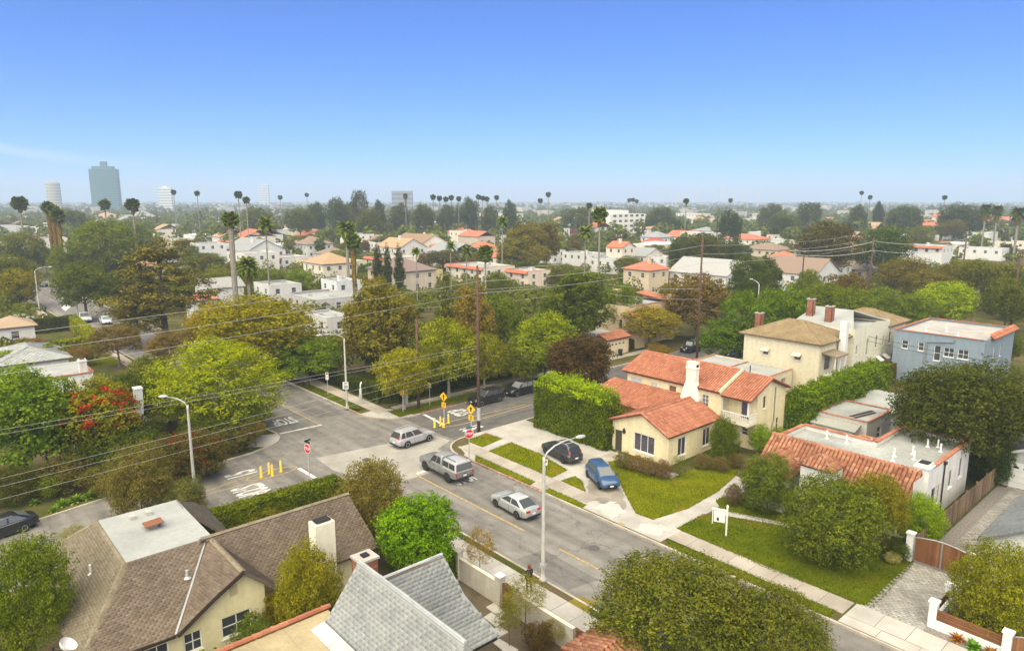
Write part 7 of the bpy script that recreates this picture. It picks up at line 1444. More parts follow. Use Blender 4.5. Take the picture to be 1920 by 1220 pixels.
T(1085, 745, 622, 124, 'rich', (.07, .048, .028), 'dark red leaved tree behind the tall clipped hedge'); T(1078, 668, 488, 118, 'tall2', (.075, .105, .02), 'dark green tree left of the peach house'); T(1160, 640, 522, 90, 'round3', (.10, .145, .02), 'green tree behind the peach house roof')
T(1217, 652, 570, 118, 'wide', (.18, .16, .018), 'olive gold tree hiding the peach house front', 'leaf_gold'); B(1232, 690, 640, 62, 'bush2', (.17, .13, .025), 'rusty shrub beside the black off road car', 'leaf_rust'); T(1132, 610, 560, 40, 'round', (.05, .08, .02), 'small dark tree against the peach wall')
T(1358, 688, 585, 105, 'round', (.085, .15, .018), 'green street tree right of the black off road car'); T(1305, 640, 500, 130, 'round3', (.12, .095, .035), 'brown olive tree behind the peach house', 'leaf_dry'); T(1285, 600, 545, 60, 'queen' if False else 'round2', (.10, .20, .02), 'light green large leaved tree by the peach lamp')
LN = [('green street tree left of the brick chimney', 1395, 532, 110, 98, GRN), ('green street tree above the brick chimney', 1470, 530, 120, 108, (.095, .16, .016)), ('rounded green tree behind the cream house', 1548, 520, 100, 122, MID), ('mid green tree above the white parapet', 1602, 535, 90, 118, (.11, .15, .02)), ('leafy green tree behind the white parapet', 1650, 530, 110, 122, (.10, .15, .018)), ('green tree left of the bright dome tree', 1715, 545, 90, 120, (.11, .16, .016)), ('bright yellow green dome tree above the blue house', 1782, 518, 122, 125, (.20, .28, .010)), ('dull green tree at the right edge', 1895, 515, 90, 118, (.085, .105, .025)), ('brown green tree behind the bright dome tree', 1745, 500, 110, 150, (.12, .11, .03)), ('olive tree right of the bright dome tree', 1850, 480, 110, 150, (.11, .12, .025)), ('olive tree left of the right edge', 1800, 482, 90, 160, (.12, .12, .03)), ('brownish tree over the far street', 1700, 478, 110, 165, (.115, .105, .035)), ('broad green tree behind the white gabled house', 1410, 470, 90, 150, DEEP), ('brown tree beyond the cream house', 1590, 505, 90, 135, (.11, .09, .04)), ('green tree beyond the parapet house', 1520, 495, 60, 140, MID), ('low green tree at the far right', 1905, 490, 70, 150, (.10, .12, .025)), ('green tree left of the crossarm pole', 1040, 545, 70, 130, MID), ('dull tree above the far right street', 1880, 610, 80, 95, (.08, .11, .03))]
for i, (lb, u, vt, w, D, c) in enumerate(LN): TD(u, vt, w, D, ('round', 'wide', 'round2', 'wide2')[i % 4], c, lb)
# --- hedges of the hedged corner lot and the left gardens
DH = (.045, .062, .014)
hedge([(-31, 9.4), (-12.2, 9.4)], 1.65, 'clipped_hedge', 'dark clipped hedge along the corner pavement', DH, width=1.3, dens=130, size=.2, seed=11, bumps=.05); hedge([(-11.3, 10.9), (-11.3, 55)], 1.6, 'clipped_hedge', 'dark clipped hedge along the red kerb verge', DH, width=1.3, dens=120, size=.2, seed=12, bumps=.05)
hedge([(-12.1, 9.5), (-11.3, 10.5)], 1.65, 'clipped_hedge', 'rounded hedge corner between the white gate posts', (.06, .085, .014), width=1.4, dens=150, size=.2, seed=13, bumps=.06)
hedge([at(60, 628), at(132, 620)], 2.6, 'square_hedge', 'dark back run of the square clipped hedge', (.055, .07, .02), width=1.2, dens=60, size=.32, seed=14); hedge([at(138, 618), at(180, 655)], 2.5, 'square_hedge', 'bright side run of the square clipped hedge', (.17, .20, .014), width=1.4, dens=60, size=.32, seed=15); hedge([at(95, 672), at(176, 658)], 2.3, 'square_hedge', 'bright front run of the square clipped hedge', (.17, .195, .014), width=1.4, dens=60, size=.32, seed=16)
hedge([at(-30, 715), at(48, 700)], 3.2, 'clipped_hedge', 'bright clipped hedge in front of the grey shingle roof', (.13, .19, .015), width=2.0, dens=60, size=.3, seed=17); hedge([at(-10, 575), at(22, 582)], 4.2, 'clipped_hedge', 'bright tall hedge at the left edge up the avenue', (.19, .24, .012), width=2.2, dens=30, size=.45, seed=18)
B(150, 690, 645, 60, 'wispy', (.20, .11, .05), 'reddish fountain grass beside the grey shingle roof', 'leaf_dry', name='grass_clump'); B(50, 660, 632, 70, 'bush2', (.20, .05, .04), 'dark red shrub before the square hedge', 'leaf_dry'); B(95, 660, 640, 30, 'bush2', DEEP, 'small dark shrub inside the square hedge')
T(40, 580, 492, 75, 'round2', (.18, .175, .018), 'yellow green street tree left of the leftmost lamp'); T(15, 575, 500, 60, 'round', (.16, .16, .02), 'yellow green tree at the left edge up the avenue'); T(52, 575, 540, 30, 'round3', (.15, .15, .02), 'small street tree beside the far left pavement')
# ================================================================ houses and trees of the middle distance
def house(u, vt, wpx, D, label, roof='flat', color=WHITE, rcol=(.5, .5, .48), ratio=1.0, storeys=1, chim=None, name='house', win=True, ridge_along=None, group=None, wh=None):
    "house with its roof top at photo point (u, vt), D metres ahead, aligned with the street grid"
    hh = (wh or {'flat': 4.5, 'redflat': 4.8, 'hip': 5.4, 'gable': 6.0}[roof])+3*(storeys-1); D = min(700, (CAM.z-hh)*FOC/max(4, vt-375))
    x, y, zt = deep(u, vt, D); tot = wpx*D/FOC; d = tot/(.665*ratio+.747); w_ = d*ratio; zt = max(zt, 3.6)
    Hh = thing(name, label, 'house', (x, y, .05), group=group, world=True); x0, x1, y0, y1 = x-w_/2, x+w_/2, y-d/2, y+d/2
    pitch = {'flat': 0, 'gable': .26*min(w_, d), 'hip': .24*min(w_, d), 'redflat': 0}[roof]; pitch = min(pitch, zt*.42); ze = zt-pitch
    g = (.06, .065, .07); fr = (.62, .62, .6)
    def wins(L):
        o = []
        if not win: return o
        n = max(1, int(L/3.2))
        for s in range(2 if ze > 5 else 1):
            for i in range(n): u0 = (i+.5)*L/n-.55; zz = ze-2.1 if s == 0 else 1.0; o.append((u0, u0+1.1, zz, zz+1.25, dict(glass=g, frame=fr, sill=False, rows=2)))
        return o
    fs = rect(x0, x1, y0, y1, .05, ze, front=wins(w_), right=wins(d)); ex = None
    if roof == 'gable':
        al = ridge_along or ('y' if d > w_ else 'x'); xm, ym = (x0+x1)/2, (y0+y1)/2; o = .4
        if al == 'y':
            ex = [[(x0, y0, ze), (x1, y0, ze), (xm, y0, zt)], [(x1, y1, ze), (x0, y1, ze), (xm, y1, zt)]]
            PL = [[(x1+o, y0-o, ze-.2), (x1+o, y1+o, ze-.2), (xm, y1+o, zt), (xm, y0-o, zt)], [(x0-o, y1+o, ze-.2), (x0-o, y0-o, ze-.2), (xm, y0-o, zt), (xm, y1+o, zt)]]
        else:
            ex = [[(x1, y0, ze), (x1, y1, ze), (x1, ym, zt)], [(x0, y1, ze), (x0, y0, ze), (x0, ym, zt)]]
            PL = [[(x0-o, y0-o, ze-.2), (x1+o, y0-o, ze-.2), (x1+o, ym, zt), (x0-o, ym, zt)], [(x1+o, y1+o, ze-.2), (x0-o, y1+o, ze-.2), (x0-o, ym, zt), (x1+o, ym, zt)]]
        for p in PL: roofslab(Hh, p, color=rcol)
    elif roof == 'hip':
        o = .5; X0, X1, Y0, Y1 = x0-o, x1+o, y0-o, y1+o; k = min(X1-X0, Y1-Y0)/2
        r0, r1 = (((X0+k, (Y0+Y1)/2, zt), (X1-k, (Y0+Y1)/2, zt)) if X1-X0 > Y1-Y0 else (((X0+X1)/2, Y0+k, zt), ((X0+X1)/2, Y1-k, zt)))
        z = ze-.1; a, b, c, e = (X0, Y0, z), (X1, Y0, z), (X1, Y1, z), (X0, Y1, z)
        PL = [[a, b, r1, r0], [b, c, r1], [c, e, r0, r1], [e, a, r0]] if X1-X0 > Y1-Y0 else [[a, b, r0], [b, c, r1, r0], [c, e, r1], [e, a, r0, r1]]
        for p in PL:
            q = []; [q.append(v) for v in p if not q or math.dist(v, q[-1]) > .05]
            roofslab(Hh, q, color=rcol)
    else:
        MB().box(x0+.2, x1-.2, y0+.2, y1-.2, ze-.45, ze-.4).build('roof', 'deck_white' if rcol[0] > .4 else 'deck_grey', Hh)
        m_ = MB(); m_.box(x0-.03, x1+.03, y0-.03, y0+.2, ze, ze+.1); m_.box(x1-.2, x1+.03, y0+.2, y1+.03, ze, ze+.1); m_.box(x0-.03, x0+.2, y0+.2, y1+.03, ze, ze+.1); m_.build('parapet_cap', 'terracotta' if roof == 'redflat' else 'stucco', Hh, color=color)
        for (xx, yy) in ((.3, .3), (.62, .55)): MB().box(lerp(x0, x1, xx), lerp(x0, x1, xx)+.7, lerp(y0, y1, yy), lerp(y0, y1, yy)+.6, ze-.4, ze+.15).build('roof_unit', 'metal_galv', Hh)
        if roof == 'redflat': roofslab(Hh, [(x0, y0-.9, ze-.6), (x1, y0-.9, ze-.6), (x1, y0-.03, ze+.1), (x0, y0-.03, ze+.1)], color=(.40, .13, .07), name='tile_canopy')
    faces(Hh, fs, color, extra=ex)
    if chim:
        cx, cy = lerp(x0, x1, chim[0]), lerp(y0, y1, chim[1])
        if len(chim) > 2: brick_stack(Hh, cx, cx+.9, cy, cy+.9, ze-1, zt+1.3)
        else: chimney(Hh, cx, cx+.8, cy, cy+.8, ze-1, zt+.9, color)
    return Hh
RED = (.42, .15, .085); TAN = (.36, .25, .15); GRY = (.26, .27, .27); BRW = (.23, .17, .13); IV = (.68, .63, .52); BG = (.52, .46, .37)
MH = [
 (70, 408, 75, 270, 'far white house with tan roof beside the shaggy palms', 'hip', WHITE, TAN, 1.2), (136, 414, 58, 250, 'white two storey house with red roof left of the big dark tree', 'hip', WHITE, RED, 1),
 (268, 395, 46, 330, 'small white far house right of the big dark tree', 'gable', WHITE, GRY, 1), (340, 420, 70, 230, 'low modern white house beyond the tiered conifer', 'flat', WHITE, GRY, 1.3),
 (475, 447, 130, 165, 'large white house with grey gable roof behind the thick palm', 'gable', WHITE, GRY, 1.6), (305, 480, 110, 150, 'house with tan tile roof behind the tiered conifer', 'gable', WHITE, (.40, .25, .15), 1.2),
 (410, 520, 90, 125, 'white gabled house behind the gold olive tree', 'gable', WHITE, (.3, .3, .29), .8), (376, 548, 60, 112, 'low house with red porch roof left of the gold olive tree', 'hip', WHITE, RED, 1),
 (553, 428, 80, 225, 'white house with red roof left of the cypress pair', 'hip', WHITE, RED, 1.2), (610, 405, 85, 300, 'pale far house with broad tan roof', 'hip', IV, (.42, .36, .30), 1.2), (505, 430, 60, 250, 'white far house behind the queen palm', 'hip', WHITE, GRY, 1),
 (620, 487, 140, 150, 'cream flat roofed house left of the slim cypresses', 'flat', (.62, .56, .40), (.5, .5, .5), 1.3), (540, 480, 90, 158, 'white low house with red tile edge', 'redflat', WHITE, (.5, .5, .5), 1.3), (520, 530, 95, 132, 'white flat house with grey roof above the gold tree', 'flat', WHITE, (.5, .5, .5), 1.2),
 (640, 524, 80, 128, 'white flat roofed house left of the rusty sycamore', 'flat', (.68, .70, .72), (.5, .5, .5), 1.2), (605, 552, 150, 112, 'grey walled flat roofed house behind the gold tree', 'flat', (.48, .46, .45), (.5, .5, .5), 1.4), (615, 588, 100, 100, 'small flat roof left of the rusty sycamore', 'flat', (.55, .54, .52), (.5, .5, .5), 1.8),
 (752, 483, 132, 142, 'beige two storey house with brown hip roof', 'hip', (.55, .47, .36), (.21, .155, .14), 1.3), (800, 505, 60, 134, 'yellow house end left of the pointed conifer', 'flat', (.62, .52, .25), (.5, .5, .5), 1),
 (787, 438, 112, 190, 'large white tudor house with brown steep roof', 'gable', (.70, .66, .55), (.25, .17, .11), 1.5), (875, 433, 66, 200, 'white flat house right of the tudor house', 'flat', IV, (.5, .5, .5), 1.4), (905, 452, 60, 180, 'white house with red roof below the far flat house', 'hip', WHITE, RED, 1), (930, 470, 60, 165, 'low red roofed house behind the tall pole', 'hip', IV, RED, 1.2),
 (900, 496, 130, 140, 'white flat roofed house behind the tall utility pole', 'redflat', IV, (.5, .5, .5), 1.5), (990, 505, 84, 132, 'pale pink house with red tile edge right of the tall pole', 'redflat', (.66, .56, .46), (.5, .5, .5), 1.1), (925, 400, 110, 330, 'long pale apartment block on the far left of centre', 'flat', (.60, .57, .50), (.5, .5, .5), 2),
 (750, 452, 40, 210, 'small red roofed house below the cypress group', 'hip', IV, RED, 1), (1070, 430, 56, 205, 'white house with red roof left of the tall palm', 'hip', WHITE, RED, 1), (1165, 452, 52, 170, 'cream house with red roof and white chimney', 'gable', IV, RED, 1), (1095, 473, 80, 155, 'white flat roof left of the cream chimney house', 'flat', WHITE, (.5, .5, .5), 1.4), (1035, 468, 50, 160, 'small white flat house with red roof edge', 'redflat', WHITE, (.5, .5, .5), 1),
 (1150, 484, 90, 145, 'pale grey flat roof beyond the beige house', 'flat', (.6, .6, .58), (.5, .5, .5), 1.4), (1212, 488, 84, 128, 'beige two storey house with red hip roof', 'hip', (.56, .47, .33), (.40, .15, .09), 1.0), (1245, 480, 60, 150, 'white flat roof right of the beige house', 'flat', WHITE, (.5, .5, .5), 1),
 (1335, 484, 150, 128, 'white house with pale grey gable roof and brick chimney', 'gable', WHITE, (.33, .33, .32), 1.3), (1385, 500, 70, 118, 'white gabled wing with grey roof right of the brick chimney', 'gable', WHITE, (.3, .31, .31), .9),
 (1232, 433, 60, 215, 'grey roofed house right of the white apartment block', 'hip', WHITE, GRY, 1), (1228, 446, 50, 190, 'long low house with dark red roof', 'hip', (.55, .45, .35), (.35, .08, .06), 1.4), (1300, 400, 60, 330, 'white far buildings above the cypress row', 'flat', WHITE, (.5, .5, .5), 1.6), (1420, 412, 70, 300, 'white far house with dark windows right of the umbrella tree', 'flat', WHITE, (.5, .5, .5), 1.2), (1400, 438, 90, 220, 'house with red roof right of the hedge of cypresses', 'hip', IV, RED, 1.3), (1440, 455, 90, 180, 'beige house with brown roof', 'hip', (.56, .48, .36), BRW, 1.2), (1325, 425, 60, 250, 'grey roofed far house behind the cypress row', 'hip', WHITE, GRY, 1),
 (1520, 474, 140, 140, 'grey white two storey house with tan roof', 'hip', (.60, .61, .58), (.36, .29, .18), 1.5), (1470, 470, 60, 150, 'red roofed house left of the grey white house', 'hip', WHITE, RED, 1), (1480, 420, 60, 270, 'white far house left of the dark broad tree', 'flat', WHITE, (.5, .5, .5), 1.2), (1470, 440, 60, 215, 'white long low house with beige wall', 'flat', (.6, .54, .44), (.6, .6, .6), 1.4),
 (1712, 416, 40, 300, 'tan far house among the right trees', 'flat', IV, (.5, .5, .5), 1), (1870, 412, 110, 260, 'long white flat building at the far right', 'flat', WHITE, (.5, .5, .5), 1.8), (1840, 432, 90, 230, 'pale low building below the long white one', 'flat', IV, (.5, .5, .5), 1.6), (1845, 464, 80, 190, 'white flat roof behind the right street trees', 'flat', WHITE, (.5, .5, .5), 1.5), (1735, 466, 100, 190, 'white house with grey roof right of the leaning pole', 'hip', WHITE, (.45, .46, .46), 1.3), (1600, 488, 90, 150, 'house with brown roof beside the leaning pole', 'hip', BG, (.27, .23, .19), 1.3),
 (30, 405, 40, 330, 'white apartment block at the far left edge', 'flat', WHITE, GRY, 1), (200, 398, 80, 330, 'pale far roofs behind the big dark tree', 'hip', IV, TAN, 1.4), (1600, 432, 40, 260, 'tan far house behind the dark broad tree', 'hip', IV, TAN, 1)]
CH = {4: (.7, .3), 20: (.5, .4), 17: (.4, .5), 29: (.6, .4), 32: (.6, .4), 35: (.75, .3, 1), 28: (.5, .3), 14: (.4, .4), 43: (.3, .3), 24: (.8, .3), 25: (.6, .4)}
TWO = ('two storey', 'large white', 'tudor', 'cream house', 'gable roof', 'apartment')
for i, (u, vt, w_, D, lb, rf_, c, rc_, ra_) in enumerate(MH): house(u, vt, w_, D, lb, rf_, c, rc_, ra_, chim=CH.get(i), storeys=2 if any(k in lb for k in TWO) else 1)
# large white apartment block
x, y, zt = deep(1137, 394, 500); A_ = thing('apartment_block', 'large white three storey apartment block right of centre', 'apartment building', (x, y, .05), world=True); wx, wy = 40, 38
faces(A_, rect(x-wx/2, x+wx/2, y-wy/2, y+wy/2, .05, zt-2.4, front=[(u_, u_+3.4, z_, z_+1.6, dict(sill=False, glass=(.05, .05, .05))) for u_ in (3, 9, 15, 21, 27, 33) for z_ in (2, 5.5, 9, 12.5) if z_+1.5 < zt-2.4], right=[(u_, u_+3.4, z_, z_+1.6, dict(sill=False, glass=(.05, .05, .05))) for u_ in (3, 9, 15, 21, 27, 33) for z_ in (2, 5.5, 9, 12.5) if z_+1.5 < zt-2.4]), (.72, .71, .66)); MB().box(x-8, x+12, y-6, y+10, zt-2.7, zt).build('roof_house', 'stucco', A_, color=(.72, .71, .66)); MB().box(x-wx/2+.3, x+wx/2-.3, y-wy/2+.3, y+wy/2-.3, zt-2.8, zt-2.7).build('roof', 'deck_white', A_)
# left gardens: cottages
def cottage(px0, px1, pz, D, **k): pass
x, y = at(60, 672, 3.2); H = thing('grey_shingle_house', 'house with low grey shingle roof at the left edge', 'house', (x, y, .1), world=True)
c0 = at(137, 668, 2.7); hx, hy = 12.5, 9.0; X1, Y1 = c0[0], c0[1]; X0, Y0 = X1-hx, Y1-hy
faces(H, rect(X0+.5, X1-.5, Y0+.5, Y1-.5, .1, 2.6), WHITE); hip(H, X0+.5, X1-.5, Y0+.5, Y1-.5, 2.6, 4.0, 'slate_grey', du=.6, dv=.34, und=(.2, .2, .2), seed=91)
x, y = at(135, 690, 3.4); H = thing('white_cottage', 'white flat roofed cottage with white chimney left of the flame tree', 'house', (x, y, .1), world=True); faces(H, rect(x-4, x+4, y-4.5, y+1.5, .1, 3.4), WHITE); MB().box(x-3.8, x+3.8, y-4.3, y+1.3, 3.1, 3.15).build('roof', 'deck_white', H); coping(H, [(x-4, y+1.5), (x+4, y+1.5)], 3.4, .3); coping(H, [(x+4, y-4.5), (x+4, y+1.4)], 3.4, .3); chimney(H, x+3.0, x+3.9, y+.2, y+1.0, 3, 5.0, WHITE)
x, y = at(280, 815, 1.5); H = thing('white_cottage', 'white gabled cottage with tapered white chimney behind the flame tree', 'house', (x-3, y-3, .1), world=True); faces(H, rect(x-7, x, y-6, y, .1, 2.9), WHITE, extra=[[(x, y-6, 2.9), (x, y, 2.9), (x, y-2.0, 4.0)]]); roofslab(H, [(x-7.3, y+.4, 2.75), (x+.3, y+.4, 2.75), (x+.3, y-2.0, 4.1), (x-7.3, y-2.0, 4.1)][::-1], color=(.3, .28, .26)); roofslab(H, [(x-7.3, y-6.4, 2.3), (x+.3, y-6.4, 2.3), (x+.3, y-2.0, 4.1), (x-7.3, y-2.0, 4.1)], color=(.3, .28, .26))
cm_ = MB(); secs = [[(x+.02-d_, y-.6-w2, z), (x+.02-d_, y-.6+w2, z), (x-.6, y-.6+w2, z), (x-.6, y-.6-w2, z), (x+.02-d_, y-.6-w2, z)] for z, w2, d_ in ((3.2, .2, -.2), (5.2, .32, -.25), (6.2, .32, -.25))]; loft(cm_, secs); cm_.box(x-.65, x+.32, y-.98, y-.22, 6.2, 6.36); cm_.build('chimney', 'white_paint', H)
house(20, 592, 95, 108, 'white house with tan roof beside the square hedge', 'hip', WHITE, (.34, .25, .17), 1.2); house(5, 535, 60, 150, 'brick red house at the left edge up the avenue', 'flat', (.25, .10, .08), GRY, 1)
# --- palms: (top u, v, D, radius, kind, label)
PM = [(35, 368, 260, 3.6, 'palm2', 'tall palm at the far left'), (88, 378, 230, 2.6, 'shag', 'left of three shaggy palms at the far left'), (97, 384, 226, 2.7, 'shag', 'middle of three shaggy palms at the far left'), (106, 392, 222, 2.6, 'shag', 'right of three shaggy palms at the far left'), (195, 374, 300, 3.0, 'palm', 'palm in front of the glass tower'), (247, 372, 240, 3.0, 'palm2', 'shaggy palm right of the glass tower'), (325, 356, 420, 2.6, 'palm', 'tall palm in front of the columned tower'), (369, 358, 400, 2.6, 'palm', 'tall thin palm left of the far double palm'), (446, 358, 330, 3.2, 'palm', 'left of the far double palm'), (461, 369, 320, 2.8, 'palm', 'right of the far double palm'), (431, 397, 150, 2.0, 'thick', 'thick trunked palm before the large white house'), (497, 402, 160, 3.2, 'queen', 'queen palm right of the large white house'), (463, 478, 128, 2.9, 'date', 'palm with dry skirt beside the gold olive tree'), (649, 411, 185, 3.6, 'date', 'round headed date palm in the centre left'), (661, 438, 160, 2.2, 'shag', 'shaggy palm below the date palm'), (1125, 388, 175, 2.6, 'palm2', 'tall palm in front of the white apartment block'), (1098, 418, 190, 3.4, 'queen', 'feathery palm left of the tall palm'), (1105, 380, 330, 2.6, 'palm', 'palm behind the white apartment block'), (942, 402, 210, 3.0, 'queen', 'queen palm above the pale far flat house'), (1028, 360, 520, 3.4, 'palm', 'tall far palm right of centre'), (1013, 372, 480, 3.0, 'palm', 'lower far palm beside the tall one'), (780, 462, 160, 1.8, 'queen', 'small palm before the tudor house'), (845, 450, 170, 2.2, 'queen', 'palm right of the tudor house'), (875, 458, 165, 2.4, 'queen', 'feathery palm right of the tudor chimney'), (910, 460, 150, 2.0, 'palm2', 'short palm behind the tall pole'), (1287, 372, 420, 3.0, 'palm2', 'shaggy far palm above the white far buildings'), (1616, 358, 520, 2.6, 'palm', 'left of two lollipop palms on the right'), (1632, 366, 520, 2.8, 'palm', 'right of two lollipop palms on the right'), (1772, 366, 480, 2.8, 'palm', 'palm above the dark trees at the far right'), (1850, 380, 300, 4.0, 'date', 'left of two broad palms at the far right'), (1872, 382, 300, 4.0, 'date', 'right of two broad palms at the far right'), (1912, 385, 280, 4.2, 'date', 'broad palm at the right edge'), (1370, 372, 520, 2.8, 'palm', 'small far palm right of the shaggy far palm'), (760, 362, 420, 3.4, 'date', 'palm in front of the far grey block'), (575, 362, 600, 3, 'palm', 'small far palm left of the far round tree'), (525, 366, 560, 3.2, 'palm', 'small far palm right of the pale tower'), (1180, 372, 600, 3, 'palm', 'left far palm of a skyline trio'), (1187, 371, 600, 3, 'palm', 'middle far palm of a skyline trio'), (1194, 374, 600, 3, 'palm', 'right far palm of a skyline trio')]
for u, vt, D, r, key, lb in PM:
    x, y, h = deep(u, vt, D); palm(x, y, h, r*(.75 if D > 300 else 1), key, lb, (.05, .068, .02) if D > 220 else (.07, .10, .02))
for i, u in enumerate((812, 824, 836, 846, 860, 897, 905, 913, 931)): x, y, h = deep(u, 365+(i*7 % 5), 430+i*6); palm(x, y, h, 2.2, 'palm', 'palm in the dark skyline row left of centre', (.045, .06, .025), 'skyline palm row')
# --- cypresses
CY = [(592, 393, 205, 5.5, 'left of the tall cypress pair'), (601, 397, 203, 5.5, 'right of the tall cypress pair'), (536, 404, 235, 4, 'left of three cypresses beyond the white house'), (543, 405, 235, 4, 'middle of three cypresses beyond the white house'), (551, 405, 233, 4.5, 'right of three cypresses beyond the white house'), (661, 405, 215, 5, 'first of five cypresses in the centre'), (674, 403, 212, 5, 'second of five cypresses in the centre'), (689, 403, 210, 5.5, 'third of five cypresses in the centre'), (700, 402, 208, 6, 'fourth of five cypresses in the centre'), (717, 402, 205, 7.5, 'fifth and widest of five cypresses in the centre'), (707, 458, 145, 8, 'left of three cypresses behind the brown hip roof'), (725, 460, 145, 7, 'middle of three cypresses behind the brown hip roof'), (747, 461, 142, 8, 'right of three cypresses behind the brown hip roof'), (806, 391, 230, 6, 'tall cypress above the tudor roof'), (821, 404, 228, 4, 'left of a cypress pair above the tudor roof'), (826, 404, 228, 4, 'right of a cypress pair above the tudor roof'), (859, 384, 250, 6, 'tall dark cypress right of the tudor house')]
for u, vt, D, wp, lb in CY: D = min(480, 11*FOC/(vt-375)); x, y, h = deep(u, vt, D); tree(x, y, h, wp*1.25*D/FOC, 'column', (.035, .05, .018), lb+' dark and slim', 'cypress_tree', None, 'needle')
for i in range(13): x, y, h = deep(1212+i*5.2, 407+(i*5 % 7), 440-i); tree(x, y, h, 1.6, 'column', (.04, .058, .02), 'slim cypress in the row beside the white apartment block', 'cypress_tree', 'cypress row by the apartment block', 'needle')
for i in range(20): x, y, h = deep(1262+i*6.6, 440+(i*11 % 9)+abs(i-9)*.8, 225+(i % 3)*2); tree(x, y, h, 1.3, 'column', (.05, .075, .02), 'tall cypress in the screen behind the white gabled house', 'cypress_tree', 'cypress screen behind the gabled house', 'needle')
